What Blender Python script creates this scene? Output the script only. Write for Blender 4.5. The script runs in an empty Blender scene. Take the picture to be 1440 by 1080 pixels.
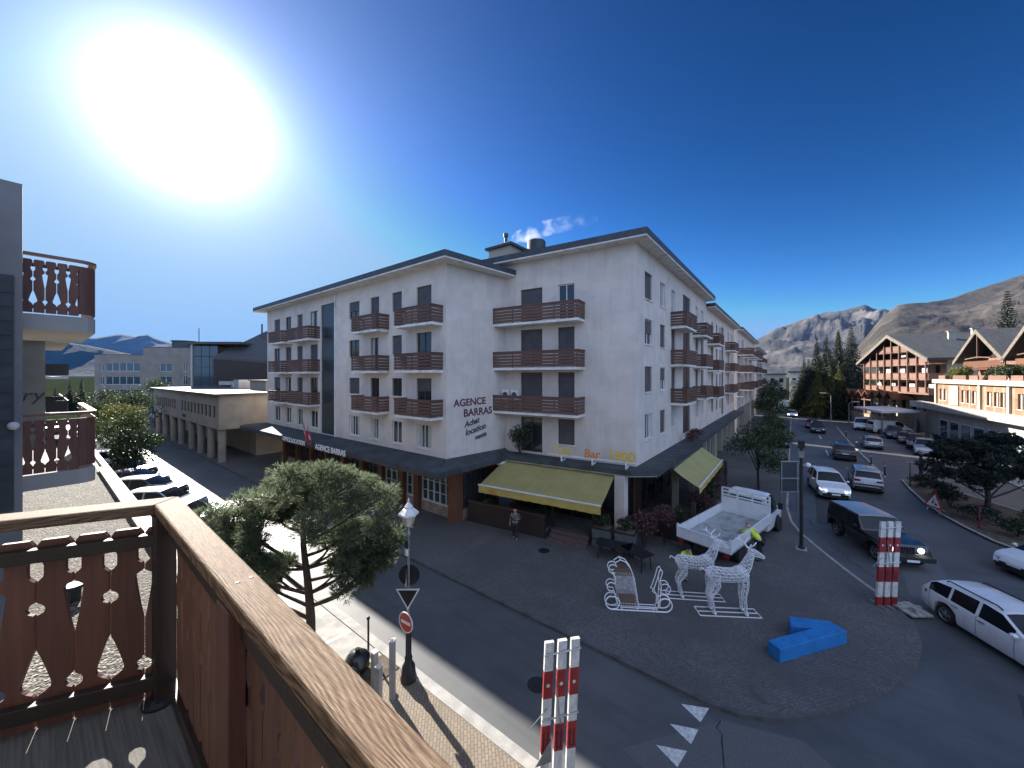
import bpy, bmesh, math, random
import numpy as np
from mathutils import Vector, Matrix, noise as mnoise
rnd = random.Random(7)
sc = bpy.context.scene
COL = sc.collection
R = math.radians
PI = math.pi

# ------------------------------------------------------------------ mesh builder
class MB:
    def __init__(s):
        s.v = []; s.f = []; s.m = []; s.M = None; s.mi = 0
    def add(s, vs, fs):
        b = len(s.v)
        if s.M is not None:
            vs = [tuple(s.M @ Vector(p)) for p in vs]
        s.v.extend(vs)
        for f in fs:
            s.f.append(tuple(b + i for i in f)); s.m.append(s.mi)
        return s
    def box(s, x0, x1, y0, y1, z0, z1):
        return s.add([(x0,y0,z0),(x1,y0,z0),(x1,y1,z0),(x0,y1,z0),(x0,y0,z1),(x1,y0,z1),(x1,y1,z1),(x0,y1,z1)],
              [(3,2,1,0),(4,5,6,7),(0,1,5,4),(1,2,6,5),(2,3,7,6),(3,0,4,7)])
    def obox(s, p, d, a0, a1, b0, b1, z0, z1):
        # box along ground direction d (a) and its right-hand outward normal (b), from origin p
        n = (d[1], -d[0])
        P = lambda a, b, z: (p[0]+d[0]*a+n[0]*b, p[1]+d[1]*a+n[1]*b, z)
        return s.add([P(a0,b1,z0),P(a1,b1,z0),P(a1,b0,z0),P(a0,b0,z0),P(a0,b1,z1),P(a1,b1,z1),P(a1,b0,z1),P(a0,b0,z1)],
              [(3,2,1,0),(4,5,6,7),(0,1,5,4),(1,2,6,5),(2,3,7,6),(3,0,4,7)])
    def prism(s, poly, z0, z1):
        n = len(poly)
        a = sum(poly[i][0]*poly[(i+1)%n][1]-poly[(i+1)%n][0]*poly[i][1] for i in range(n))
        if a < 0: poly = poly[::-1]
        vs = [(x,y,z0) for x,y in poly]+[(x,y,z1) for x,y in poly]
        fs = [tuple(range(n-1,-1,-1)), tuple(range(n,2*n))]+[(i,(i+1)%n,n+(i+1)%n,n+i) for i in range(n)]
        return s.add(vs, fs)
    def ring_frames(s, pts):
        pts = [Vector(p) for p in pts]; out = []
        up = Vector((0,0,1))
        prev = None
        for i,p in enumerate(pts):
            t = (pts[min(i+1,len(pts)-1)]-pts[max(i-1,0)])
            if t.length < 1e-9: t = Vector((0,0,1))
            t.normalize()
            if prev is None:
                u = t.cross(up)
                if u.length < 1e-3: u = t.cross(Vector((1,0,0)))
            else:
                u = prev - t*prev.dot(t)
                if u.length < 1e-6: u = t.cross(up)
            u.normalize(); prev = u
            out.append((p,u,t.cross(u)))
        return out
    def tube(s, pts, r, n=6, cap=True, sq=None):
        fr = s.ring_frames(pts); rs = r if isinstance(r,(list,tuple)) else [r]*len(fr)
        vs = []; fs = []
        for (p,u,w),rr in zip(fr,rs):
            for k in range(n):
                a = 2*PI*k/n + (PI/4 if n==4 else 0)
                vs.append(tuple(p+u*(math.cos(a)*rr)+w*(math.sin(a)*rr*(sq or 1))))
        m = len(fr)
        for i in range(m-1):
            for k in range(n):
                fs.append((i*n+k,i*n+(k+1)%n,(i+1)*n+(k+1)%n,(i+1)*n+k))
        if cap:
            fs.append(tuple(range(n-1,-1,-1))); fs.append(tuple((m-1)*n+k for k in range(n)))
        return s.add(vs, fs)
    def lathe(s, prof, n=12, c=(0,0,0), cap=True):
        vs = []; fs = []
        for r,z in prof:
            for k in range(n):
                a = 2*PI*k/n
                vs.append((c[0]+r*math.cos(a), c[1]+r*math.sin(a), c[2]+z))
        m = len(prof)
        for i in range(m-1):
            for k in range(n):
                fs.append((i*n+k,i*n+(k+1)%n,(i+1)*n+(k+1)%n,(i+1)*n+k))
        if cap:
            fs.append(tuple(range(n-1,-1,-1))); fs.append(tuple((m-1)*n+k for k in range(n)))
        return s.add(vs, fs)
    def ball(s, c, r, n=10, m=6, sz=1):
        prof = [(max(1e-4,r*math.sin(PI*i/m)), -r*sz*math.cos(PI*i/m)) for i in range(m+1)]
        return s.lathe(prof, n, c, True)
    def build(s, name, mats, parent=None, smooth=False, world=None, bevel=0, loc=None):
        me = bpy.data.meshes.new(name)
        me.from_pydata(s.v, [], s.f)
        if not isinstance(mats,(list,tuple)): mats = [mats]
        for m in mats: me.materials.append(m)
        if len(mats) > 1: me.polygons.foreach_set('material_index', s.m)
        if smooth:
            me.polygons.foreach_set('use_smooth', [True]*len(me.polygons))
            me.set_sharp_from_angle(angle=R(smooth if smooth > 1 else 40))
        me.update()
        o = bpy.data.objects.new(name, me); COL.objects.link(o)
        if parent is not None:
            o.parent = parent
            if parent.type == 'EMPTY' and parent.get('w'):
                o.location = -parent.location
        if loc: o.location = loc
        if bevel:
            b = o.modifiers.new('bevel','BEVEL'); b.width = bevel; b.segments = 2; b.limit_method = 'ANGLE'; b.angle_limit = R(40)
        return o

def each(mb, name, mats, parent=None, **k):
    """one object per separate piece"""
    par = list(range(len(mb.v)))
    def root(i):
        while par[i] != i: par[i] = par[par[i]]; i = par[i]
        return i
    for f in mb.f:
        a = root(f[0])
        for i in f[1:]: par[root(i)] = a
    grp = {}
    for f, m in zip(mb.f, mb.m): grp.setdefault(root(f[0]), []).append((f, m))
    out = []
    for fs in grp.values():
        q = MB(); ix = {}
        for f, m in fs:
            for i in f:
                if i not in ix: ix[i] = len(q.v); q.v.append(mb.v[i])
            q.f.append(tuple(ix[i] for i in f)); q.m.append(m)
        out.append(q.build(name, mats, parent, **k))
    return out
def tag(o, label=None, cat=None, group=None, kind=None):
    if label: o['label'] = label
    if cat: o['category'] = cat
    if group: o['group'] = group
    if kind: o['kind'] = kind
    return o
def thing(name, label, cat, loc=(0,0,0), rotz=0, group=None, w=False):
    o = bpy.data.objects.new(name, None); COL.objects.link(o)
    o.empty_display_size = .3
    o.location = loc; o.rotation_euler = (0,0,rotz)
    if w: o['w'] = 1        # parts of this thing are modelled in world coordinates
    return tag(o, label, cat, group)
def struct(name, mb, m, **k):
    return tag(mb.build(name, m, **k), kind='structure')
def kids(o): return [c for c in bpy.data.objects if c.parent == o]
def dup(root, loc, rotz, label, group=None, scale=None):
    r = root.copy(); COL.objects.link(r); r.location = loc; r.rotation_euler = (0,0,rotz); r['label'] = label
    if group: r['group'] = group
    if scale: r.scale = scale if isinstance(scale, tuple) else (scale,)*3
    for ch in list(root.children):
        c = ch.copy(); COL.objects.link(c); c.parent = r
        for g in list(ch.children):
            d = g.copy(); COL.objects.link(d); d.parent = c
    return r
def text(name, body, m, size, M, parent=None, ext=.01, shear=0, align='CENTER', off=0, sx=1):
    cu = bpy.data.curves.new(name, 'FONT'); cu.body = body; cu.size = size; cu.extrude = ext; cu.shear = shear
    cu.align_x = align; cu.offset = off; cu.materials.append(m); cu.resolution_u = 4
    tmp = bpy.data.objects.new(name, cu); COL.objects.link(tmp); bpy.context.view_layer.update()
    me = bpy.data.meshes.new_from_object(tmp.evaluated_get(bpy.context.evaluated_depsgraph_get()))
    bpy.data.objects.remove(tmp); bpy.data.curves.remove(cu)
    if not me.materials: me.materials.append(m)
    o = bpy.data.objects.new(name, me); COL.objects.link(o)
    if parent is not None: o.parent = parent
    o.matrix_local = M
    if sx != 1: o.scale = (sx, 1, 1)
    return o
def wall_matrix(p, d, z, tilt=0, out=.02):
    # upright text frame on a wall running along d from p, facing its right-hand normal
    n = Vector((d[1], -d[0], 0)); x = Vector((d[0], d[1], 0)); y = Vector((0,0,1))
    if tilt:
        x2 = x*math.cos(tilt)+y*math.sin(tilt); y = -x*math.sin(tilt)+y*math.cos(tilt); x = x2
    M = Matrix((x, y, n)).transposed().to_4x4()
    M.translation = Vector((p[0], p[1], z)) + n*out
    return M

# ------------------------------------------------------------------ materials
def nt(name):
    m = bpy.data.materials.new(name); m.use_nodes = True
    t = m.node_tree; b = t.nodes['Principled BSDF']
    return m, t, b
def node(t, ty, **k):
    n = t.nodes.new(ty)
    for a, v in k.items():
        if a.startswith('i_'):
            key = a[2:]
            key = int(key) if key.isdigit() else key
            n.inputs[key].default_value = v
        else: setattr(n, a, v)
    return n
def c4(c): return (c[0], c[1], c[2], 1)
def mapped(t, scale=(1,1,1), rot=(0,0,0), coord='Object'):
    tc = node(t,'ShaderNodeTexCoord'); mp = node(t,'ShaderNodeMapping')
    mp.inputs['Scale'].default_value = scale; mp.inputs['Rotation'].default_value = rot
    t.links.new(tc.outputs[coord], mp.inputs['Vector'])
    return mp.outputs['Vector']
def ramp(t, fac, stops):
    r = node(t,'ShaderNodeValToRGB')
    e = r.color_ramp.elements
    while len(e) > 1: e.remove(e[-1])
    e[0].position = stops[0][0]; e[0].color = c4(stops[0][1])
    for p,c in stops[1:]:
        x = e.new(p); x.color = c4(c)
    t.links.new(fac, r.inputs['Fac'])
    return r.outputs['Color']
def mix(t, fac, a, b, mode='MIX'):
    n = node(t,'ShaderNodeMix', data_type='RGBA', blend_type=mode)
    for s_, v in ((n.inputs[0],fac),(n.inputs[6],a),(n.inputs[7],b)):
        if hasattr(v,'links') or hasattr(v,'is_linked'): t.links.new(v, s_)
        elif isinstance(v,(int,float)): s_.default_value = v
        else: s_.default_value = c4(v)
    return n.outputs[2]
def mth(t, op, a, b=None, c=None):
    n = node(t,'ShaderNodeMath', operation=op)
    for i,v in enumerate((a,b,c)):
        if v is None: continue
        if hasattr(v,'is_linked'): t.links.new(v, n.inputs[i])
        else: n.inputs[i].default_value = v
    return n.outputs[0]
def bump(t, b, h, strength=.3, dist=.02):
    n = node(t,'ShaderNodeBump'); n.inputs['Strength'].default_value = strength; n.inputs['Distance'].default_value = dist
    t.links.new(h, n.inputs['Height']); t.links.new(n.outputs[0], b.inputs['Normal'])
def noise(t, vec, scale, detail=4, rough=.55, dist=0):
    n = node(t,'ShaderNodeTexNoise'); n.inputs['Scale'].default_value = scale; n.inputs['Detail'].default_value = detail
    n.inputs['Roughness'].default_value = rough; n.inputs['Distortion'].default_value = dist
    t.links.new(vec, n.inputs['Vector']); return n.outputs['Fac']
def pm(name, c1, c2=None, scale=3, rough=.7, metal=0, bmp=0, bscale=40, stretch=(1,1,1), lo=.35, hi=.65, spec=.5, coat=0, dirt=None, streak=0):
    m, t, b = nt(name)
    b.inputs['Roughness'].default_value = rough; b.inputs['Metallic'].default_value = metal
    b.inputs['Specular IOR Level'].default_value = spec
    if coat: b.inputs['Coat Weight'].default_value = coat; b.inputs['Coat Roughness'].default_value = .05
    if c2 is None: c2 = tuple(x*.8 for x in c1)
    v = mapped(t, stretch)
    col = ramp(t, noise(t, v, scale, 5), [(lo,c2),(hi,c1)])
    if dirt:
        col = mix(t, ramp(t, noise(t, mapped(t,(1.3,1.3,.35)), dirt[1], 6, .65), [(.5,(0,0,0)),(.72,(dirt[2],)*3)]), col, dirt[0])
    if streak:   # rain streaks and patched render
        st = noise(t, mapped(t,(2.6,2.6,.1)), 1.6, 6, .7)
        col = mix(t, ramp(t, st, [(.5,(0,0,0)),(.72,(streak,)*3)]), col, tuple(x*.55 for x in c2))
        pt = noise(t, mapped(t,(.5,.5,.8)), .7, 2, .5)
        col = mix(t, ramp(t, pt, [(.54,(0,0,0)),(.56,(.3,.3,.3))]), col, tuple(x*1.1 for x in c1))
    t.links.new(col, b.inputs['Base Color'])
    if bmp: bump(t, b, noise(t, v, bscale, 4), bmp, .02)
    return m
def glass_mat(name, c=(.02,.025,.03), rough=.06):
    m, t, b = nt(name)
    b.inputs['Base Color'].default_value = c4(c); b.inputs['Roughness'].default_value = rough
    b.inputs['Specular IOR Level'].default_value = .8
    v = mapped(t,(1,1,1)); bump(t, b, noise(t, v, 1.5, 2), .03, .02)
    return m
M = {}
M['plaster'] = pm('white_plaster', (.635,.565,.505), (.56,.5,.45), 1.2, .9, bmp=.12, bscale=60, dirt=((.4,.365,.33),.5,.55), streak=.22)
M['plaster_warm'] = pm('warm_plaster', (.4,.365,.3), (.34,.31,.255), .8, .9, bmp=.1, bscale=50, dirt=((.35,.31,.26),.5,.5))
M['plaster_cream'] = pm('cream_plaster', (.42,.39,.33), (.36,.33,.28), .8, .9, bmp=.1, bscale=50, dirt=((.25,.22,.18),.6,.6))
M['hotel'] = pm('hotel_render', (.25,.225,.2), (.2,.18,.16), .8, .9, bmp=.1, bscale=50, dirt=((.14,.125,.11),.5,.5))
M['arcade'] = pm('brownish_plaster', (.31,.27,.215), (.25,.215,.17), .8, .9, bmp=.1, bscale=50, dirt=((.17,.145,.115),.5,.5))
M['fin'] = pm('dark_render', (.25,.245,.25), (.19,.19,.195), 1, .9, bmp=.1, bscale=50)
M['plaster_grey'] = pm('grey_plaster', (.4,.39,.37), (.33,.325,.31), .8, .9, bmp=.1, bscale=50, dirt=((.3,.28,.26),.5,.5))
M['soffit'] = pm('soffit_white', (.72,.69,.66), (.62,.6,.57), 2, .85, dirt=((.3,.28,.26),1.2,.7))
M['fascia'] = pm('dark_fascia', (.06,.065,.075), (.035,.04,.048), 3, .5)
M['roofdark'] = pm('dark_roof', (.075,.078,.085), (.045,.047,.052), 4, .75, bmp=.2, bscale=12)
M['canopyroof'] = pm('canopy_roofing', (.055,.066,.072), (.028,.033,.038), 1.3, .75, bmp=.2, bscale=18, dirt=((.02,.022,.026),.9,.8))
M['shutter'] = pm('dark_shutter', (.085,.078,.085), (.06,.055,.06), 2, .6)
M['frame_white'] = pm('white_frame', (.7,.7,.7), (.6,.6,.6), 3, .5)
M['frame_brown'] = pm('brown_frame', (.11,.06,.035), (.07,.04,.025), 6, .5)
M['glass'] = glass_mat('window_glass')
M['glass_blue'] = glass_mat('blue_glass', (.03,.06,.08))
M['curtain'] = pm('curtain', (.5,.5,.47), (.3,.3,.29), 3, .9, stretch=(12,12,.4))
M['red_panel'] = pm('dark_panel', (.05,.035,.035), (.03,.022,.025), 2, .5)
M['green_panel'] = pm('green_panel', (.035,.045,.05), (.025,.03,.035), 2, .35)
def wood(name, c1, c2, scale=6, rough=.6, axis='x', bmp=.25):
    m, t, b = nt(name)
    st = {'x':(.6,9,9),'y':(9,.6,9),'z':(9,9,.6)}[axis]
    v = mapped(t, st)
    f = noise(t, v, scale, 6, .65, .4)
    big = noise(t, mapped(t,(1,1,1)), 1.1, 3)
    col = mix(t, .35, ramp(t, f, [(.3,c2),(.62,c1)]), ramp(t, big, [(.35,c2),(.65,c1)]))
    oi = node(t,'ShaderNodeObjectInfo')      # each board weathers a little differently
    col = mix(t, mth(t,'MULTIPLY', oi.outputs['Random'], .45), col, tuple(x*.5 for x in c2))
    kn = node(t,'ShaderNodeTexVoronoi'); kn.inputs['Scale'].default_value = 1
    t.links.new(mapped(t,{'x':(2.5,9,9),'y':(9,2.5,9),'z':(9,9,2.5)}[axis]), kn.inputs['Vector'])
    col = mix(t, ramp(t, kn.outputs['Distance'], [(.06,(.75,.75,.75)),(.11,(0,0,0))]), col, tuple(x*.3 for x in c2))
    t.links.new(col, b.inputs['Base Color']); b.inputs['Roughness'].default_value = rough
    bump(t, b, f, bmp, .01)
    return m
M['plank'] = wood('balcony_planks', (.165,.085,.06), (.085,.043,.032), 3, .65)
M['plank_y'] = wood('balcony_planks_side', (.165,.085,.06), (.085,.043,.032), 3, .65, 'y')
M['red_board'] = wood('red_boards', (.21,.088,.06), (.1,.04,.029), 4, .55, 'z')
M['lit_board'] = wood('lit_red_boards', (.25,.12,.075), (.1,.048,.034), 4, .6, 'z')  # second copy of the red boards, colour lightened as if lit
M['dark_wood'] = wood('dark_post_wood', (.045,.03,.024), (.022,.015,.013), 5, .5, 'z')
M['chalet_wood'] = wood('chalet_wood', (.3,.165,.12), (.17,.085,.06), 2, .6, 'y')
M['chalet_wood_z'] = wood('chalet_post_wood', (.22,.115,.08), (.12,.06,.042), 2, .6, 'z')
M['orange_wood'] = wood('orange_pillar_wood', (.2,.085,.04), (.12,.048,.025), 4, .6, 'z')

def rail_mat():
    m, t, b = nt('weathered_handrail')
    v = mapped(t, (1,1,1))
    n1 = noise(t, mapped(t,(.9,4,4)), 1.3, 2, .5)
    sx = node(t,'ShaderNodeSeparateXYZ'); t.links.new(v, sx.inputs[0])
    g = mth(t,'MULTIPLY_ADD', n1, .2, sx.outputs['Y'])
    rings = mth(t,'SINE', mth(t,'MULTIPLY', g, 900))
    fib = noise(t, mapped(t,(5,200,200)), 3, 6, .75)
    fib2 = noise(t, mapped(t,(14,420,420)), 1.2, 4, .7)
    crk = noise(t, mapped(t,(2.5,95,95)), 2.2, 7, .8)
    f = mth(t,'ADD', mth(t,'MULTIPLY', rings, .045), mth(t,'ADD', mth(t,'MULTIPLY', fib, .6), mth(t,'MULTIPLY', fib2, .4)))
    col = ramp(t, f, [(.4,(.03,.015,.008)),(.48,(.135,.078,.042)),(.56,(.26,.175,.11)),(.66,(.36,.275,.2))])
    col = mix(t, ramp(t, crk, [(.33,(1,1,1)),(.4,(0,0,0))]), col, (.06,.036,.024))
    wear = noise(t, mapped(t,(2.5,9,9)), 4, 6, .65)
    col = mix(t, ramp(t, wear, [(.48,(0,0,0)),(.75,(.35,.35,.35))]), col, (.25,.185,.13))
    col = mix(t, ramp(t, noise(t, mapped(t,(1.6,5,5)), 2, 4), [(.5,(0,0,0)),(.75,(.55,.55,.55))]), col, (.14,.08,.048))
    # knots
    vo = node(t,'ShaderNodeTexVoronoi'); vo.inputs['Scale'].default_value = 1; vo.inputs['Randomness'].default_value = 1
    t.links.new(mapped(t,(3.2,9,9)), vo.inputs['Vector'])
    kn = ramp(t, vo.outputs['Distance'], [(.05,(.7,.7,.7)),(.085,(0,0,0)),(.1,(.8,.8,.8)),(.125,(0,0,0))])
    col = mix(t, kn, col, (.08,.045,.028))
    t.links.new(col, b.inputs['Base Color']); b.inputs['Roughness'].default_value = .72; b.inputs['Specular IOR Level'].default_value = .25
    h = mth(t,'ADD', f, mth(t,'MULTIPLY', crk, .8))
    bump(t, b, h, .5, .004)
    return m
M['rail'] = rail_mat()

def asphalt_mat():
    m, t, b = nt('asphalt')
    v = mapped(t)
    fine = noise(t, v, 90, 3, .7); big = noise(t, v, .35, 5, .6); mid = noise(t, mapped(t,(.3,2.5,1)), 1.1, 4)
    col = mix(t, .5, ramp(t, fine, [(.3,(.04,.044,.05)),(.75,(.13,.135,.142))]), ramp(t, big, [(.35,(.05,.055,.062)),(.65,(.12,.124,.13))]))
    col = mix(t, ramp(t, mid, [(.5,(0,0,0)),(.75,(.5,.5,.5))]), col, (.045,.048,.053))
    vo = node(t,'ShaderNodeTexVoronoi', feature='DISTANCE_TO_EDGE'); vo.inputs['Scale'].default_value = .09
    dv = node(t,'ShaderNodeVectorMath', operation='ADD'); nz = node(t,'ShaderNodeTexNoise'); nz.inputs['Scale'].default_value = .5
    t.links.new(v, nz.inputs['Vector']); t.links.new(v, dv.inputs[0]); t.links.new(nz.outputs['Color'], dv.inputs[1])
    t.links.new(dv.outputs[0], vo.inputs['Vector'])
    col = mix(t, ramp(t, vo.outputs['Distance'], [(.001,(.3,.3,.3)),(.005,(0,0,0))]), col, (.02,.021,.025))
    t.links.new(col, b.inputs['Base Color']); b.inputs['Roughness'].default_value = .58; b.inputs['Specular IOR Level'].default_value = .5
    bump(t, b, fine, .3, .008)
    return m
M['asphalt'] = asphalt_mat()
def cobble_mat(name, c1, c2, joint, size=.11, fan=True):
    m, t, b = nt(name)
    v = mapped(t)
    if fan:   # segmental arcs of small setts
        sx = node(t,'ShaderNodeSeparateXYZ'); t.links.new(mapped(t,(1,1,1),(0,0,R(38))), sx.inputs[0])
        W = 1.5
        xm = mth(t,'SUBTRACT', mth(t,'MODULO', mth(t,'ADD', sx.outputs['X'], 300), W), W/2)
        arc = mth(t,'SQRT', mth(t,'SUBTRACT', .95*.95*1.4, mth(t,'MULTIPLY', xm, xm)))
        yy = mth(t,'SUBTRACT', sx.outputs['Y'], arc)
        cb = node(t,'ShaderNodeCombineXYZ'); t.links.new(mth(t,'ADD', sx.outputs['X'],0), cb.inputs[0]); t.links.new(yy, cb.inputs[1])
        vec = cb.outputs[0]
        row = mth(t,'ABSOLUTE', mth(t,'SINE', mth(t,'MULTIPLY', yy, PI/size)))
    else: vec = v; row = None
    vo = node(t,'ShaderNodeTexVoronoi', feature='DISTANCE_TO_EDGE'); vo.inputs['Scale'].default_value = 1/size; vo.inputs['Randomness'].default_value = .45
    t.links.new(vec, vo.inputs['Vector'])
    vc = node(t,'ShaderNodeTexVoronoi'); vc.inputs['Scale'].default_value = 1/size; vc.inputs['Randomness'].default_value = .45
    t.links.new(vec, vc.inputs['Vector'])
    sp = node(t,'ShaderNodeSeparateColor'); t.links.new(vc.outputs['Color'], sp.inputs[0])
    col = ramp(t, sp.outputs[0], [(0,c2),(1,c1)])
    jm = ramp(t, vo.outputs['Distance'], [(.04,(1,1,1)),(.12,(0,0,0))])
    col = mix(t, jm, col, joint)
    big = noise(t, v, .3, 6, .65)
    col = mix(t, ramp(t, big, [(.42,(.6,.6,.6)),(.62,(0,0,0))]), col, tuple(x*.62 for x in c2))
    if row is not None:
        col = mix(t, ramp(t, row, [(.05,(.8,.8,.8)),(.3,(0,0,0))]), col, joint)
    t.links.new(col, b.inputs['Base Color']); b.inputs['Roughness'].default_value = .75
    bump(t, b, vo.outputs['Distance'], .5, .03)
    return m
M['plaza'] = cobble_mat('porphyry_setts', (.16,.15,.145), (.1,.096,.097), (.06,.058,.06), .095)
M['pavers'] = None
def brick_mat(name, c1, c2, mortar, scale=1, bw=.5, rh=.25, ms=.02, coord_rot=(0,0,0), bmp=.4, off=.5, rough=.85):
    m, t, b = nt(name)
    br = node(t,'ShaderNodeTexBrick'); br.offset = off
    t.links.new(mapped(t,(1,1,1),coord_rot), br.inputs['Vector'])
    br.inputs['Color1'].default_value = c4(c1); br.inputs['Color2'].default_value = c4(c2); br.inputs['Mortar'].default_value = c4(mortar)
    br.inputs['Scale'].default_value = scale; br.inputs['Brick Width'].default_value = bw; br.inputs['Row Height'].default_value = rh
    br.inputs['Mortar Size'].default_value = ms; br.inputs['Bias'].default_value = 0
    big = noise(t, mapped(t), .7, 6, .65)
    col = mix(t, ramp(t, big, [(.4,(.45,.45,.45)),(.65,(0,0,0))]), br.outputs['Color'], tuple(x*.6 for x in c2))
    t.links.new(col, b.inputs['Base Color']); b.inputs['Roughness'].default_value = rough
    inv = mth(t,'SUBTRACT', 1, br.outputs['Fac'])
    bump(t, b, inv, bmp, .02)
    return m
M['pavers'] = brick_mat('tan_pavers', (.27,.215,.16), (.205,.165,.122), (.11,.09,.068), 1, .17, .085, .009, (0,0,R(45)))
M['concrete'] = pm('concrete', (.4,.39,.37), (.28,.27,.255), 1.5, .85, bmp=.2, bscale=60, dirt=((.16,.15,.14),.8,.7))
M['kerb'] = pm('kerb_stone', (.36,.35,.33), (.24,.235,.225), 2.5, .8, bmp=.2, bscale=70)
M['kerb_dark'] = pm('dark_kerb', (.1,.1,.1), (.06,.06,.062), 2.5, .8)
M['paint_white'] = pm('road_paint', (.72,.72,.7), (.5,.5,.5), 9, .75, dirt=((.1,.1,.11),6,.7))
def gravel_mat():
    m, t, b = nt('roof_gravel'); v = mapped(t)
    vo = node(t,'ShaderNodeTexVoronoi'); vo.inputs['Scale'].default_value = 20; t.links.new(v, vo.inputs['Vector'])
    sp = node(t,'ShaderNodeSeparateColor'); t.links.new(vo.outputs['Color'], sp.inputs[0])
    col = ramp(t, sp.outputs[0], [(0,(.05,.042,.035)),(.45,(.16,.14,.115)),(1,(.5,.46,.4))])
    col = mix(t, ramp(t, vo.outputs['Distance'], [(.38,(0,0,0)),(.62,(.9,.9,.9))]), col, (.012,.01,.009))  # shade in the gaps between pebbles, painted near black
    col = mix(t, ramp(t, noise(t, v, .9, 5), [(.4,(.45,.45,.45)),(.65,(0,0,0))]), col, (.07,.06,.05))
    t.links.new(col, b.inputs['Base Color']); b.inputs['Roughness'].default_value = .85
    bump(t, b, mth(t,'SUBTRACT', 1, vo.outputs['Distance']), 1.0, .05)
    return m
M['gravel'] = gravel_mat()
M['soil'] = pm('planting_soil', (.13,.1,.07), (.05,.04,.03), 5, .95, bmp=.5, bscale=30)
M['grass'] = pm('meadow', (.03,.038,.02), (.016,.022,.012), .05, 1.0, spec=0)
M['white_metal'] = pm('white_metal', (.75,.75,.75), (.66,.66,.66), 4, .4, spec=.5)
M['dark_metal'] = pm('dark_metal', (.03,.032,.036), (.02,.021,.024), 6, .45, metal=.3)
M['grey_metal'] = pm('grey_metal', (.33,.34,.35), (.24,.25,.26), 6, .4, metal=.6)
M['steel'] = pm('galvanised_steel', (.5,.5,.5), (.36,.36,.37), 14, .35, metal=.8)
M['red_paint'] = pm('red_paint', (.33,.02,.025), (.2,.015,.018), 5, .5)
M['sign_red'] = pm('sign_red', (.5,.03,.03), (.4,.02,.02), 5, .4)
M['barrier_white'] = pm('barrier_white', (.7,.69,.66), (.52,.51,.48), 6, .5, dirt=((.25,.23,.2),5,.7))
M['blue'] = pm('blue_paint', (.02,.2,.52), (.015,.155,.43), 2, .5, dirt=((.03,.1,.24),3.5,.8), bmp=.15, bscale=6)
M['black'] = pm('black_rubber', (.018,.018,.019), (.012,.012,.013), 6, .8)
M['rim'] = pm('alloy_rim', (.38,.38,.4), (.28,.28,.3), 6, .3, metal=.9)
M['car_glass'] = glass_mat('car_glass', (.012,.015,.02), .05); M['car_glass'].node_tree.nodes['Principled BSDF'].inputs['Specular IOR Level'].default_value = .3
M['tail'] = pm('tail_lamp', (.3,.01,.012), (.2,.008,.01), 6, .25)
M['headlamp'] = pm('head_lamp', (.62,.65,.68), (.45,.47,.5), 12, .12, metal=.3)
def emit(name, c, s):
    m, t, b = nt(name)
    b.inputs['Base Color'].default_value = c4(c); b.inputs['Emission Color'].default_value = c4(c); b.inputs['Emission Strength'].default_value = s
    return m
M['lamp_on'] = emit('lit_lamp', (1,.97,.9), 3.0); M['lamp_day'] = emit('daytime_lamp', (.8,.82,.85), .45)
def paint(name, c, metal=.25, rough=.32):
    return pm(name, c, tuple(x*.93 for x in c), 3, rough, metal=metal, coat=.6, dirt=(tuple(x*.55+.02 for x in c),2.5,.35))
P_ = {}
P_['white'] = paint('car_white', (.72,.73,.75), 0)
P_['silver'] = paint('car_silver', (.4,.42,.45), .5)
P_['black'] = paint('car_black', (.014,.015,.018), .2, .25)
P_['dark'] = paint('car_dark_grey', (.05,.055,.065), .4)
P_['navy'] = paint('car_navy', (.025,.04,.09), .3)
P_['blue'] = paint('car_blue', (.06,.1,.22), .3)
P_['red'] = paint('car_red', (.2,.015,.02), .2)
def canvas(name, c, stripe, period, axis):
    m, t, b = nt(name)
    sx = node(t,'ShaderNodeSeparateXYZ'); t.links.new(mapped(t), sx.inputs[0])
    w = mth(t,'FRACT', mth(t,'MULTIPLY', sx.outputs[axis], 1/period))
    col = ramp(t, w, [(0,c),(.9,c),(.93,stripe),(.97,stripe),(1,c)])
    big = noise(t, mapped(t,(.8,.8,.8)), 1.3, 5, .6)
    col = mix(t, ramp(t, big, [(.4,(.5,.5,.5)),(.62,(0,0,0))]), col, tuple(x*.72 for x in c))
    t.links.new(col, b.inputs['Base Color']); b.inputs['Roughness'].default_value = .85
    bump(t, b, noise(t, mapped(t,(.5,.5,.5)), 2, 3), .3, .05)
    return m
M['awning'] = canvas('yellow_canvas', (.31,.265,.1), (.27,.23,.085), 1.2, 'X')
M['awning2'] = canvas('yellow_canvas_striped', (.36,.32,.13), (.17,.16,.07), .75, 'Y')
M['awning_edge'] = pm('yellow_valance', (.46,.35,.09), (.38,.29,.07), 2, .8)
M['letter_yellow'] = pm('yellow_letters', (.7,.5,.09), (.58,.41,.07), 5, .5)
M['letter_orange'] = pm('orange_letters', (.68,.22,.05), (.58,.17,.04), 5, .5)
M['letter_red'] = pm('dark_red_letters', (.11,.035,.05), (.08,.025,.035), 5, .6)
M['letter_dark'] = pm('dark_letters', (.06,.06,.07), (.045,.045,.05), 5, .6)
M['letter_white'] = pm('white_letters', (.75,.75,.75), (.65,.65,.65), 5, .5)
M['wire'] = pm('white_light_rope', (.85,.85,.87), (.75,.75,.78), 9, .4)
M['wire_fill'] = pm('frosted_net', (.6,.62,.68), (.35,.33,.33), 8, .6)
M['wire_brown'] = pm('brown_net', (.3,.2,.13), (.16,.1,.07), 8, .7)
M['hivis'] = pm('hi_vis_yellow', (.6,.78,.04), (.48,.66,.03), 9, .7)
M['skin'] = pm('skin', (.5,.3,.22), (.44,.25,.18), 14, .55)
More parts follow.
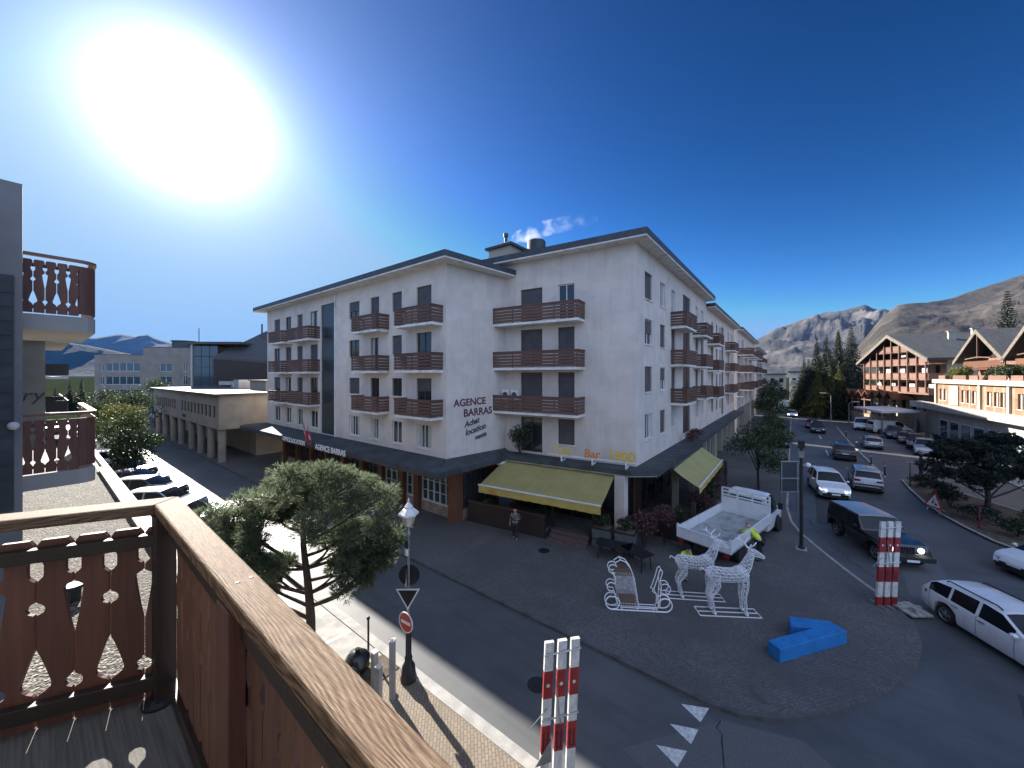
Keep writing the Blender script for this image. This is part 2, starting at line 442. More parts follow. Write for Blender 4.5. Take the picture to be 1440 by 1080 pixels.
M['cloth_dark'] = pm('dark_cloth', (.02,.022,.03), (.013,.014,.018), 9, .9)
M['cloth_grey'] = pm('grey_cloth', (.3,.3,.32), (.16,.16,.17), 9, .9)
M['cloth_mix'] = pm('dark_checked_cloth', (.22,.21,.2), (.02,.02,.025), 9, .9)
M['reflective'] = pm('reflective_tape', (.7,.72,.68), (.6,.62,.58), 9, .3)
M['hair'] = pm('dark_hair', (.02,.014,.01), (.012,.009,.007), 30, .6)
M['brick'] = brick_mat('reddish_brick', (.32,.18,.1), (.23,.125,.072), (.3,.235,.17), 1, .5, .16, .02, (R(90),0,R(90)), .3)
M['stone'] = pm('stone_base', (.34,.28,.22), (.2,.165,.13), 2.5, .9, bmp=.5, bscale=6)
M['slate'] = brick_mat('slate_roof', (.075,.08,.085), (.055,.058,.063), (.03,.03,.032), 1, .6, .35, .02, (0,0,R(90)), .3)
M['bark'] = pm('bark', (.1,.065,.045), (.04,.027,.02), 7, .95, bmp=.8, bscale=14, stretch=(3,3,.7))
M['bark_dark'] = pm('dark_bark', (.05,.037,.03), (.022,.017,.014), 7, .95, bmp=.8, bscale=14, stretch=(3,3,.7))
def leafm(name, c1, c2, trans=.25):
    m, t, b = nt(name)
    oi = node(t,'ShaderNodeTexCoord')
    f = noise(t, oi.outputs['Object'], 1.1, 4, .6); g = noise(t, oi.outputs['Object'], 14, 2)
    col = mix(t, .4, ramp(t, f, [(.36,c2),(.62,c1)]), ramp(t, g, [(.3,c2),(.7,c1)]))
    t.links.new(col, b.inputs['Base Color']); b.inputs['Roughness'].default_value = .6
    tr = node(t,'ShaderNodeBsdfTranslucent'); t.links.new(col, tr.inputs['Color'])
    mx = node(t,'ShaderNodeMixShader'); mx.inputs[0].default_value = trans
    t.links.new(b.outputs[0], mx.inputs[1]); t.links.new(tr.outputs[0], mx.inputs[2])
    out = [n for n in t.nodes if n.type == 'OUTPUT_MATERIAL'][0]
    t.links.new(mx.outputs[0], out.inputs['Surface'])
    return m
M['pine'] = leafm('pine_needles', (.18,.215,.125), (.07,.1,.06), .55)
M['pine_dark'] = leafm('dark_pine_needles', (.03,.042,.028), (.014,.022,.016), .2)
M['spruce'] = leafm('spruce_needles', (.03,.046,.026), (.012,.022,.014), .2)
M['larch'] = leafm('larch_needles', (.17,.17,.05), (.07,.09,.03), .35)
M['leaf'] = leafm('broad_leaves', (.06,.085,.03), (.025,.045,.016), .35)
M['leaf_red'] = leafm('reddish_leaves', (.16,.05,.055), (.05,.035,.03), .25)
M['box_green'] = leafm('shrub_leaves', (.045,.07,.028), (.018,.03,.014), .25)
M['flower'] = pm('red_flowers', (.3,.05,.04), (.2,.03,.03), 9, .7)
# ------------------------------------------------------------------ camera, sun, sky
YAW = R(37.5)
BACK_FILL = 9
SUN = Vector((-1.3098, .2555, .695)).normalized()
cd = bpy.data.cameras.new('camera'); cam = bpy.data.objects.new('camera', cd); COL.objects.link(cam)
cam.location = (0,0,9.3); cam.rotation_euler = (R(90),0,YAW)
cd.sensor_width = 36; cd.lens = 36*515/1440; cd.shift_y = -12/1440; cd.clip_start = .05; cd.clip_end = 60000
sc.camera = cam
def dep(px, d):          # ground direction of an azimuth seen from the viewpoint, used to lay out the far ranges
    x = (px-720)/515*d
    return (math.cos(YAW)*x-math.sin(YAW)*d, math.sin(YAW)*x+math.cos(YAW)*d)
ld = bpy.data.lights.new('sun','SUN'); lo = bpy.data.objects.new('sun', ld); COL.objects.link(lo)
ld.energy = 4.6; ld.angle = R(.55); ld.color = (1,.94,.84)
lo.rotation_euler = SUN.to_track_quat('Z','Y').to_euler(); lo.location = (-40,10,60)
w = bpy.data.worlds.new('World'); sc.world = w; w.use_nodes = True
t = w.node_tree; bg = t.nodes['Background']
sky = node(t,'ShaderNodeTexSky', sky_type='NISHITA', sun_disc=False)
sky.sun_elevation = math.asin(SUN.z); sky.sun_rotation = math.atan2(SUN.x, SUN.y)
sky.altitude = 1500; sky.air_density = 1.0; sky.dust_density = .35; sky.ozone_density = 3.0
tc = node(t,'ShaderNodeTexCoord')
dt = node(t,'ShaderNodeVectorMath', operation='DOT_PRODUCT'); dt.inputs[1].default_value = SUN
nv = node(t,'ShaderNodeVectorMath', operation='NORMALIZE'); t.links.new(tc.outputs['Generated'], nv.inputs[0]); t.links.new(nv.outputs[0], dt.inputs[0])
ang = mth(t,'ARCCOSINE', mth(t,'MINIMUM', dt.outputs['Value'], 1.0))
# clear high-altitude sky: deep blue overhead, paler towards the horizon
sp = node(t,'ShaderNodeSeparateXYZ'); t.links.new(sky.outputs[0], sp.inputs[0])
cb = node(t,'ShaderNodeCombineXYZ')
for i,(p,k) in enumerate(((2.7,.125),(2.05,.235),(1.95,.25))):
    t.links.new(mth(t,'MINIMUM', mth(t,'MULTIPLY', mth(t,'POWER', sp.outputs[i], p), k), (1.9,3.5,5.6)[i]), cb.inputs[i])
# circumsolar aureole round the sun's own direction
g1 = mth(t,'MULTIPLY', mth(t,'EXPONENT', mth(t,'MULTIPLY', mth(t,'DIVIDE', ang, R(2.25)), -1)), 90)
g2 = mth(t,'MULTIPLY', mth(t,'EXPONENT', mth(t,'DIVIDE', ang, -R(11))), 5)
gl = mth(t,'ADD', g1, g2)
gc = node(t,'ShaderNodeVectorMath', operation='SCALE'); gc.inputs[0].default_value = (.93,.98,1.05); t.links.new(gl, gc.inputs['Scale'])
ad = node(t,'ShaderNodeVectorMath', operation='ADD'); t.links.new(cb.outputs[0], ad.inputs[0]); t.links.new(gc.outputs[0], ad.inputs[1])
# unseen glow added to the sky behind the view, lifts the shaded fronts
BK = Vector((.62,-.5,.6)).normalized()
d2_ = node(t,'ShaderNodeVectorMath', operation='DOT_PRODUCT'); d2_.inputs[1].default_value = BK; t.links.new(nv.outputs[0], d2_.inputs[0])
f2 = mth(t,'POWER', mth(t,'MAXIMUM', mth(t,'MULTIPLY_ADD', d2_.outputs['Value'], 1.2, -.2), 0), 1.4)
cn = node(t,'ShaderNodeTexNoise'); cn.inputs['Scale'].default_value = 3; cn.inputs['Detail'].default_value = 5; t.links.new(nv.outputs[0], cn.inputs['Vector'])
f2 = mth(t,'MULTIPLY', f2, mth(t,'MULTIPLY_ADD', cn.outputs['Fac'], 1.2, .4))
bc = node(t,'ShaderNodeVectorMath', operation='SCALE'); bc.inputs[0].default_value = (.8,.96,1.3); t.links.new(mth(t,'MULTIPLY', f2, BACK_FILL), bc.inputs['Scale'])
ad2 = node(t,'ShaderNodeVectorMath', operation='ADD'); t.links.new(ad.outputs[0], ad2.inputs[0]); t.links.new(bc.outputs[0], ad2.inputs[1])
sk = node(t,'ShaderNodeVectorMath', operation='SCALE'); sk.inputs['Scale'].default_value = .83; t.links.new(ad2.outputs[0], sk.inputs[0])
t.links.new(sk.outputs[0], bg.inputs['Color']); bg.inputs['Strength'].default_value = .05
vs = sc.view_settings; vs.view_transform = 'Standard'; vs.look = 'None'; vs.exposure = 1.75; vs.gamma = 1
sc.cycles.max_bounces = 8; sc.cycles.diffuse_bounces = 4; sc.cycles.transparent_max_bounces = 12

# ------------------------------------------------------------------ ground, roads, pavements
mb = MB(); mb.add([(14000*math.cos(2*PI*i/64),14000*math.sin(2*PI*i/64),-.06) for i in range(64)],[tuple(range(64))])
struct('ground', mb, M['grass'])
mb = MB(); mb.add([(-118,-45,0),(45,-45,0),(45,175,0),(-118,175,0)],[(0,1,2,3)])
struct('road', mb, M['asphalt'])
tip = [(-1.95,11.65),(-1.2,11.78),(-.5,12.15),(.3,12.85),(1.1,13.7),(1.9,14.75),(2.6,15.9),(3.15,17.1),(3.5,18.4),(3.62,19.7),(3.3,20.9),(2.6,22),(1.9,23.4),(1.1,25.2),(.3,27.2),(-.15,29),(-.4,32)]
mb = MB(); mb.prism([(-100,11.65)]+tip+[(-.4,150),(-100,150)], -.05, .10)
struct('pavement', mb, M['plaza'])
def kerb(name, pts, wd, z0, z1, m, segs=1.0):
    mb = MB(); acc = 0
    P = [Vector((p[0],p[1],0)) for p in pts]
    L = []; R_ = []
    for i,p in enumerate(P):
        tt = (P[min(i+1,len(P)-1)]-P[max(i-1,0)]).normalized(); n = Vector((tt.y,-tt.x,0))
        L.append(p); R_.append(p+n*wd)
    vs = [(v.x,v.y,z) for z in (z0,z1) for a in (L,R_) for v in a]; n = len(P); fs = []
    for i in range(n-1):
        fs += [(2*n+i,3*n+i,3*n+i+1,2*n+i+1),(i,2*n+i,2*n+i+1,i+1),(n+i,n+i+1,3*n+i+1,3*n+i)]
    fs += [(0,n,3*n,2*n),(n-1,3*n-1,4*n-1,2*n-1)]
    mb.add(vs, fs)
    return struct(name, mb, m)
kerb('plaza_kerb', [(-100,11.65)]+tip[:5], .14, -.05, .105, M['kerb_dark'])
kerb('main_road_kerb', tip[10:]+[(-.4,150)], .14, -.05, .112, M['kerb'])
# near side: pavers, planted bed, drive, parking bays
mb = MB(); mb.box(-9.85,20,2.8,7.0,-.05,.09); struct('paved_footpath', mb, M['pavers'])
mb = MB(); mb.box(-10.75,-9.85,2.8,7.0,-.05,.11); struct('planting_bed', mb, M['soil'])
mb = MB(); mb.box(-15.6,-10.75,2.8,7.0,-.05,.07); struct('driveway', mb, M['concrete'])
mb = MB(); mb.box(-60,20,7.0,7.32,-.05,.1); struct('near_kerb', mb, M['kerb'])
mb = MB()
for k in range(11):
    x = -17-k*3.0
    mb.add([(x,2.9,.004),(x+.12,2.9,.004),(x+.12,6.9,.004),(x,6.9,.004)],[(0,1,2,3)])
mb.add([(-13.2,3,.074),(-13.05,3,.074),(-12.6,6.95,.074),(-12.75,6.95,.074)],[(0,1,2,3)])
struct('parking_lines', mb, M['paint_white'])
# give-way triangles
mb = MB()
for a,b,c in (((-2.51,11.14),(-1.86,11.47),(-1.97,10.86)),((-2.61,10.32),(-1.97,10.61),(-2.04,10.07)),((-2.73,9.52),(-2.08,9.83),(-2.18,9.28))):
    mb.add([(p[0],p[1],.005) for p in (a,c,b)],[(0,1,2)])
struct('give_way_marking', mb, M['paint_white'])
mb = MB()
for y0,y1 in ((33,35),(44,48),(56,60),(70,74),(84,88)):
    mb.add([(3.2,y0,.004),(3.32,y0,.004),(3.32,y1,.004),(3.2,y1,.004)],[(0,1,2,3)])
for y in (51,57,63,69,75,81,87):
    mb.add([(9.6,y,.004),(14.4,y,.004),(14.4,y+.12,.004),(9.6,y+.12,.004)],[(0,1,2,3)])
struct('lane_marking', mb, M['paint_white'])
def patch(pts, m, z=.0025):
    mb = MB(); mb.add([(x,y,z) for x,y in pts],[tuple(range(len(pts)))]); struct('asphalt_patch', mb, m)
pa_ = pm('new_asphalt', (.05,.053,.06), (.03,.032,.037), 30, .7, bmp=.2, bscale=90); pb_ = pm('worn_asphalt', (.13,.132,.136), (.085,.088,.093), 22, .7, bmp=.2, bscale=90)
patch([(-3.4,8.9),(-1.0,8.4),(2.2,10.6),(.2,11.9),(-1.5,11.3)], pb_); patch([(3.9,22.5),(5.4,22.3),(5.9,30),(4.6,30.2)], pb_); patch([(1.2,30),(2.0,29.8),(2.6,48),(1.6,48.2)], pa_); patch([(4.4,13.5),(7.5,12.5),(8.8,16),(5.2,17.5)], pa_)
# crumbled bitumen seam along the edge of the square
for seed,pts in ((1,[(3.95,21.3),(3.2,23.2),(2.3,24.9),(1.75,26.6),(1.1,28.6),(.7,31)]),(2,[(-1.6,11.2),(-1.2,9.6),(-1.4,8.1),(-1.0,6)]),(3,[(3.1,26),(3.5,29),(3.3,33),(3.7,37)])):
    r_ = random.Random(seed); vs = []; q = []
    for (a,b),(c,d) in zip(pts, pts[1:]):
        for k in range(8):
            f = k/8; q.append((a+(c-a)*f+r_.uniform(-.06,.06), b+(d-b)*f+r_.uniform(-.06,.06)))
    for i,(x,y) in enumerate(q):
        w2 = .006+.016*r_.random(); vs += [(x-w2,y,.0045),(x+w2,y+.01,.0045)]
    mb = MB(); mb.add(vs, [(2*i,2*i+1,2*i+3,2*i+2) for i in range(len(q)-1)]); struct('asphalt_crack', mb, M['black'])
for i,(x,y,r) in enumerate(((-10.38,16.28,.3),(-.75,12.75,.32),(-6.1,9.2,.3))):
    mb = MB(); z = .103 if y > 11.65 else .004
    if i == 1: z = .102
    mb.lathe([(r,z-.03),(r,z+.004)], 20, (x,y,0)); struct('manhole_cover', mb, M['dark_metal'] if i != 1 else M['kerb_dark'])
kerb('median_kerb', [(6.25,88),(6.3,70),(6.6,52),(6.75,47)], .2, -.05, .1, M['kerb'])
isl = [(7.55,46.5),(7.45,43),(7.5,39),(7.75,36.5),(8.2,34.4),(8.8,32.4),(9.8,30.8),(11.5,29.6),(14.5,29),(17,31),(15,35.5),(12,41),(9.5,46.5)]
mb = MB(); mb.prism(isl, -.05, .1); struct('planted_island', mb, M['soil'])
kerb('island_kerb', isl[::-1]+[isl[-1]], .16, -.05, .14, M['kerb'])
mb = MB(); mb.prism([(15.2,40),(17.5,40),(17.2,59),(15.4,79),(12,100),(9.6,100),(13.6,79)], -.05, .1); struct('far_pavement', mb, M['concrete'])

# ------------------------------------------------------------------ mountains
def interp(tab, x):
    if x <= tab[0][0]: return tab[0][1]
    for (a,b),(c,d) in zip(tab, tab[1:]):
        if x <= c: return b+(d-b)*(x-a)/(c-a)
    return tab[-1][1]
def mountain(name, tab, px0, px1, npx, d0, dr, d1, nd, m, rough, seed, gully=1.0):
    vs = []; fs = []
    for j in range(nd+1):
        f = j/nd; d = d0+(d1-d0)*f
        for i in range(npx+1):
            px = px0+(px1-px0)*i/npx
            x,y = dep(px, d)
            u = (d-d0)/(dr-d0)
            base = interp(tab, px)*dr
            if u <= 1: h = base*(.18*u+.82*u**1.5)
            else: h = base*max(-.2, 1-(u-1)*1.2)
            q = Vector((x/rough+seed, y/rough, seed*.37))
            nz = mnoise.ridged_multi_fractal(q, .9, 2.1, 6, 1.0, 2.0)-1.1
            nz2 = mnoise.fractal(q*2.7, .8, 2.1, 5)
            amp = base*.16*gully*min(1, u*1.6)*(1 if u < .8 else max(.22, 1-(u-.8)*3.9))
            vs.append((x, y, h+amp*(nz*.75+nz2*.45)-4))
    w_ = npx+1
    for j in range(nd):
        for i in range(npx):
            fs.append((j*w_+i,j*w_+i+1,(j+1)*w_+i+1,(j+1)*w_+i))
    mb = MB(); mb.add(vs, fs)
    o = mb.build(name, m); o.data.polygons.foreach_set('use_smooth',[True]*len(o.data.polygons))
    return tag(o, kind='structure')
def rock_mat(name, c1, c2, c3, sc_, snow=None):
    m, t, b = nt(name)
    v = mapped(t, (sc_,)*3)
    a = noise(t, v, 1, 8, .7); bgn = noise(t, v, .22, 5, .6)
    geo = node(t,'ShaderNodeNewGeometry'); sx = node(t,'ShaderNodeSeparateXYZ'); t.links.new(geo.outputs['Normal'], sx.inputs[0])
    col = ramp(t, a, [(.32,c2),(.55,c1),(.75,c3)])
    col = mix(t, ramp(t, bgn, [(.4,(0,0,0)),(.6,(.8,.8,.8))]), col, c2)
    if snow:
        px_ = node(t,'ShaderNodeSeparateXYZ'); t.links.new(geo.outputs['Position'], px_.inputs[0])
        zz = mth(t,'ADD', mth(t,'DIVIDE', px_.outputs['Z'], snow), mth(t,'MULTIPLY', bgn, .45))
        col = mix(t, ramp(t, zz, [(1.17,(0,0,0)),(1.21,(1,1,1))]), col, (.8,.82,.85))
    t.links.new(col, b.inputs['Base Color']); b.inputs['Roughness'].default_value = .95; b.inputs['Specular IOR Level'].default_value = .1
    bump(t, b, noise(t, v, .8, 9, .68), 1.0, 45)
    return m
M['rock'] = rock_mat('grey_rock', (.13,.122,.118), (.05,.052,.056), (.22,.21,.2), .006)
M['alp'] = rock_mat('brown_alp', (.1,.085,.07), (.042,.038,.033), (.15,.13,.108), .009)
M['forest_slope'] = rock_mat('forest_slope', (.012,.018,.017), (.006,.01,.01), (.02,.026,.024), .01)
M['snow_rock'] = rock_mat('snowy_rock', (.05,.054,.06), (.026,.03,.036), (.08,.085,.09), .002,950)
rt = [(980,.03),(1030,.075),(1045,.088),(1060,.097),(1085,.125),(1110,.147),(1150,.168),(1190,.182),(1215,.192),(1232,.183),(1255,.165),(1280,.15),(1400,.15),(1700,.1)]
mountain('rocky_mountain', rt, 960, 1500, 200, 1500, 4200, 5600, 90, M['rock'], 900, 3.1, 1.7)
rt2 = [(1130,.0),(1190,.05),(1215,.105),(1240,.165),(1262,.198),(1275,.203),(1300,.208),(1340,.222),(1400,.258),(1440,.283),(1600,.37),(1900,.42)]
mountain('alpine_hill', rt2, 1120, 1900, 170, 700, 2400, 3300, 70, M['alp'], 700, 8.4, .75)
lt = [(-200,.1),(20,.1),(60,.104),(100,.117),(130,.105),(150,.108),(172,.115),(190,.108),(206,.113),(225,.1),(240,.093),(260,.077),(275,.081),(300,.07),(420,.065),(600,.03)]
mountain('snowy_mountain', lt, -220, 600, 200, 7700, 9500, 12000, 60, M['snow_rock'], 1500, 5.7, .75)
lt2 = [(-250,.115),(60,.107),(95,.094),(130,.084),(185,.062),(225,.022),(250,0),(400,0)]
mountain('wooded_hill', lt2, -250, 300, 100, 4250, 5000, 6500, 50, M['forest_slope'], 900, 1.3, .5)
# ------------------------------------------------------------------ facades
def facade(mb, p0, p1, z0, z1, ops, dp=.16, s_lo=None):
    """wall from p0 to p1 with rectangular openings (s0,s1,z0,z1) and their reveals"""
    p0 = Vector(p0); p1 = Vector(p1); L = (p1-p0).length; d = (p1-p0)/L; n = Vector((d.y,-d.x))
    ss = sorted({0.0, round(L,4), *[round(o[i],4) for o in ops for i in (0,1)]})
    zs = sorted({round(z0,4), round(z1,4), *[round(o[i],4) for o in ops for i in (2,3)]})
    P = lambda s, z, b=0: (p0.x+d.x*s+n.x*b, p0.y+d.y*s+n.y*b, z)
    for a,b in zip(ss, ss[1:]):
        for c,e in zip(zs, zs[1:]):
            ms, mz = (a+b)/2, (c+e)/2
            if any(o[0]-1e-4 < ms < o[1]+1e-4 and o[2]-1e-4 < mz < o[3]+1e-4 for o in ops): continue
            mb.add([P(a,c),P(b,c),P(b,e),P(a,e)],[(0,1,2,3)])
    for s0,s1,c,e in [o[:4] for o in ops]:
        mb.add([P(s0,c),P(s0,c,-dp),P(s0,e,-dp),P(s0,e)],[(0,3,2,1)])
        mb.add([P(s1,c),P(s1,c,-dp),P(s1,e,-dp),P(s1,e)],[(0,1,2,3)])
        mb.add([P(s0,c),P(s1,c),P(s1,c,-dp),P(s0,c,-dp)],[(0,3,2,1)])
        mb.add([P(s0,e),P(s1,e),P(s1,e,-dp),P(s0,e,-dp)],[(0,1,2,3)])
    return d, n
def window(parent, p0, d, op, kind='shut', dp=.16, frame='frame_white', name='window', glass='glass', mull=1, sill=True):
    """a window set in an opening: frame, then shutter or pane, then sill"""
    s0,s1,z0,z1 = op[:4]; p = (p0[0],p0[1]); d = (d[0],d[1]); fw = .06
    mb = MB(); b0, b1 = -dp+.003, -dp+.06
    mb.obox(p,d,s0,s0+fw,b0,b1,z0,z1); mb.obox(p,d,s1-fw,s1,b0,b1,z0,z1)
    mb.obox(p,d,s0+fw,s1-fw,b0,b1,z0,z0+fw); mb.obox(p,d,s0+fw,s1-fw,b0,b1,z1-fw,z1)
    if kind == 'shut':
        o = mb.build(name, M['frame_brown'], parent)
        sb = MB(); n_ = int((z1-z0-.1)/.12); h = (z1-z0-2*fw)/n_
        for k in range(n_): sb.obox(p,d,s0+fw,s1-fw,b0+.004,b1-.012-(k%2)*.006,z0+fw+k*h,z0+fw+(k+1)*h)
        sb.build('shutter', M['shutter'], o)
    elif kind == 'half':
        for k in range(1, mull+1):
            s = s0+(s1-s0)*k/(mull+1); mb.obox(p,d,s-fw/2,s+fw/2,b0,b1+.003,z0+fw,z1-fw)
        o = mb.build(name, M[frame], parent)
        g = MB(); g.obox(p,d,s0+fw,s1-fw,b0+.012,b0+.022,z0+fw,z1-fw); g.build('pane', M[glass], o)
        sb = MB(); zc = z0+(z1-z0)*(.35+.3*abs(math.sin(s0*7+z0))); n_ = max(2,int((z1-zc)/.12)); h = (z1-fw-zc)/n_
        for k in range(n_): sb.obox(p,d,s0+.02,s1-.02,b1+.006,b1+.03-(k%2)*.006,zc+k*h,zc+(k+1)*h)
        sb.build('shutter', M['shutter'], o)
    else:
        for k in range(1, mull+1):
            s = s0+(s1-s0)*k/(mull+1); mb.obox(p,d,s-fw/2,s+fw/2,b0,b1+.003,z0+fw,z1-fw)
        o = mb.build(name, M[frame], parent)
        g = MB(); g.obox(p,d,s0+fw,s1-fw,b0+.012,b0+.022,z0+fw,z1-fw); g.build('pane', M[glass], o)
        if kind == 'curt':
            g = MB(); g.obox(p,d,s0+fw,s0+(s1-s0)*.32,b0+.026,b0+.03,z0+fw,z1-fw); g.obox(p,d,s1-(s1-s0)*.32,s1-fw,b0+.026,b0+.03,z0+fw,z1-fw)
            g.build('curtain', M['curtain'], o)
    if sill:
        g = MB(); g.obox(p,d,s0-.05,s1+.05,-.02,.06,z0-.06,z0-.002); g.build('sill', M['soffit'], o)
    return o
def balcony(parent, p0, d, s0, s1, zs, depth=1.0, hgt=1.0, axis='plank', near=True):
    """slab on the wall and a rail of horizontal planks round three sides; zs = top of slab"""
    p = (p0[0],p0[1]); d = (d[0],d[1])
    mb = MB(); mb.obox(p,d,s0,s1,-.05,depth,zs-.16,zs)
    o = mb.build('balcony', M['soffit'], parent, bevel=.015)
    rl = MB(); n_ = 5; h = hgt/n_
    for k in range(n_):
        za, zb = zs+.06+k*h, zs+.06+(k+1)*h-.045
        rl.obox(p,d,s0-.02,s1+.02,depth-.005,depth+.035,za,zb)
        rl.obox(p,d,s0-.02,s0+.02,.02,depth-.007,za,zb); rl.obox(p,d,s1-.02,s1+.02,.02,depth-.007,za,zb)
    rl.obox(p,d,s0-.05,s1+.05,depth-.04,depth+.06,zs+.06+hgt-.04,zs+.06+hgt+.02)
    rl.obox(p,d,s0-.05,s0+.04,.02,depth-.042,zs+.06+hgt-.04,zs+.06+hgt+.02); rl.obox(p,d,s1-.04,s1+.05,.02,depth-.042,zs+.06+hgt-.04,zs+.06+hgt+.02)
    rl.build('plank_railing', M[axis], o)
    ps = MB(); k = max(2, int((s1-s0)/1.4)+1)
    for i in range(k):
        s = s0+.06+(s1-s0-.12)*i/(k-1); ps.obox(p,d,s-.025,s+.025,depth-.058,depth-.008,zs,zs+.06+hgt-.045)
    each(ps, 'post', M['dark_metal'], o)
    return o
def hip_roof(mb, poly, z, rise, inset):
    c = [sum(p[0] for p in poly)/len(poly), sum(p[1] for p in poly)/len(poly)]
    n = len(poly); q = []
    for x,y in poly:
        q.append((x+(c[0]-x)*inset, y+(c[1]-y)*inset))
    vs = [(x,y,z) for x,y in poly]+[(x,y,z+rise) for x,y in q]
    mb.add(vs, [(i,(i+1)%n,n+(i+1)%n,n+i) for i in range(n)]+[tuple(range(n,2*n))])

# ------------------------------------------------------------------ corner apartment house: left wing, cafe front, street front
A0 = (-44.0,14.94); A = (-16.4,14.94); I = (-15.7,19.8); C = (-7.06,20.8); E1 = (-7.06,41.9)
ZB = 3.9
apt = thing('apartment_building', 'big white apartment house on the corner with plank balconies on four floors', 'building', (-20,22,0), w=True)
wall = MB()
rows = [(13.65,14.83),(10.75,11.9),(7.9,9.0),(4.7,6.1)]       # sill and head of the left wing's windows
FL = [12.45,9.62,6.8]                                         # balcony slab tops
colsL = [(-42.2,-40.7,'d'),(-39.4,-38.1,'d'),(-36.8,-35.65,'d'),(-34.15,-32.7,'d'),(-27.5,-26.0,'w'),(-24.5,-23.4,'d'),(-21.85,-20.75,'w'),(-19.2,-17.75,'d')]
opsL = []
for x0,x1,k in colsL:
    for r,(a,b) in enumerate(rows):
        z0 = FL[r]+.02 if (k == 'd' and r < 3) else a
        opsL.append((x0-A0[0], x1-A0[0], z0, b+.12))
panL = (-32.15-A0[0], -29.75-A0[0], 4.35, 15.3)
dL,_ = facade(wall, A0, A, ZB, 16.1, opsL+[panL])
for i,op in enumerate(opsL):
    r = i%4
    kind = 'shut' if (i*7)%5 < 2 else ('curt' if (i % 3 == 0 or r == 3) else 'glass')
    if r == 3: kind = 'curt' if i//4 in (4,5,7) else 'glass'
    if r == 0 and i//4 in (6,7): kind = 'shut'
    elif r < 3 and (i*5)%7 == 3: kind = 'half'
    window(apt, A0, dL, op, kind, frame='frame_brown' if r < 3 else 'frame_white', sill=op[3]-op[2] < 1.8)
mb = MB()
for k in range(4):
    z = 4.4+k*2.73; mb.obox(A0,(1,0),panL[0],panL[1],-.155,-.1,z,z+2.68)
mb.build('stair_glazing', M['green_panel'], apt)
for z in FL:
    for s0,s1 in ((-40.9,-37.7),(-36.5,-32.3),(-25.4,-22.2),(-20.2,-16.7)):
        balcony(apt, A0, dL, s0-A0[0], s1-A0[0], z, .95, .98)
mb = MB(); mb.obox(A0,(1,0),panL[1]+.12,panL[1]+.24,.01,.11,4.3,15.9)
mb.build('downpipe', M['soffit'], apt)
# end wall of the left wing (carries the agency sign)
facade(wall, A, I, ZB, 16.3, [])
# cafe front
dc = (Vector(C)-Vector(I)); Lc = dc.length; dc /= Lc
cs = lambda x: (x-I[0])/dc.x
wc = [(cs(-14.55),cs(-12.95)),(cs(-11.85),cs(-10.75))]
opsC = []
for r,(a,b) in enumerate([(12.75,15.05),(9.9,12.35),(7.0,9.5),(4.95,6.55)]):
    for k,(s0,s1) in enumerate(wc):
        opsC.append((s0,s1,4.25 if (r == 3 and k == 0) else a, b))
facade(wall, I, C, ZB, 16.95, opsC)
for i,op in enumerate(opsC):
    r,k = divmod(i,2)
    kind = 'glass' if (r == 0 and k == 1) or (r == 3 and k == 0) else 'shut'
    window(apt, I, dc, op, kind, sill=(r == 3), frame='frame_white' if r == 0 else 'frame_brown')
for z in (12.7,9.8,6.95):
    balcony(apt, I, dc, -.35, cs(-10.1), z, 1.15, .98)
for i,(s_,lab) in enumerate(((.35,'white air conditioner on the lowest cafe balcony, left one of two'),(1.05,'white air conditioner on the lowest cafe balcony, right one of two'))):
    ac = thing('air_conditioner', lab, 'air conditioner', (I[0]+dc.x*s_+dc.y*.55,I[1]+dc.y*s_-dc.x*.55,7.7), math.atan2(dc.y,dc.x), 'air conditioners on the cafe balcony')
    mb = MB(); mb.box(-.27,.27,-.16,.16,.0,.62); mb.build('case', M['frame_white'], ac, bevel=.02)
    mb = MB(); mb.M = Matrix.Translation((0,-.165,.31)) @ Matrix.Rotation(PI/2,4,'X'); mb.lathe([(.2,0),(.2,.012),(.05,.014)],18); mb.build('fan_grille', M['shutter'], ac)
    mb = MB(); mb.box(-.24,-.18,-.12,.12,-.75,0); mb.box(.18,.24,-.12,.12,-.75,0); each(mb, 'leg', M['grey_metal'], ac)
# street front
sR = lambda y: y-C[1]
colsR = [(22.3,23.75),(25.5,26.75),(28.35,29.55),(36.7,37.9),(39.2,40.5)]
opsR = []
for y0,y1 in colsR:
    for r,(a,b) in enumerate([(13.95,15.6),(11.2,12.75),(8.3,9.85),(5.4,6.95)]):
        bal = y0 > 28 and r < 3
        opsR.append((sR(y0),sR(y1), (12.8,10.1,7.3)[r] if bal else a, b))
panR = (sR(31.9),sR(34.6),4.5,15.9)
facade(wall, C, E1, ZB, 16.95, opsR+[panR])
for i,op in enumerate(opsR):
    window(apt, C, (0,1), op, 'half' if i in (1,6,13) else 'shut' if i%4 in (1,2) or i%7 == 0 else 'curt', sill=i < 8)
mb = MB()
for k in range(4):
    for j in range(3):
        z = 4.55+k*2.83; s = panR[0]+j*.9; mb.obox(C,(0,1),s+.02,s+.88,-.155,-.09-.02*(j%2),z,z+2.78)
mb.build('stair_panel', M['red_panel'], apt)
for z in (12.85,10.1,7.3):
    balcony(apt, C, (0,1), sR(28.15), sR(31.6), z, 1.06, .98, 'plank_y'); balcony(apt, C, (0,1), sR(35.5), sR(39.0), z, 1.06, .98, 'plank_y')
# rear and inner walls that close the volume
facade(wall, E1, (-19.5,41.9), ZB, 16.95, []); facade(wall, (-19.5,41.9), (-19.5,27), ZB, 16.95, [])
facade(wall, (-19.5,27), (-44,27), ZB, 16.1, []); facade(wall, (-44,27), A0, ZB, 16.1, [])
facade(wall, I, (-16.4,19.8), 16.0, 16.95, [])
wall.build('wall', M['plaster'], apt)
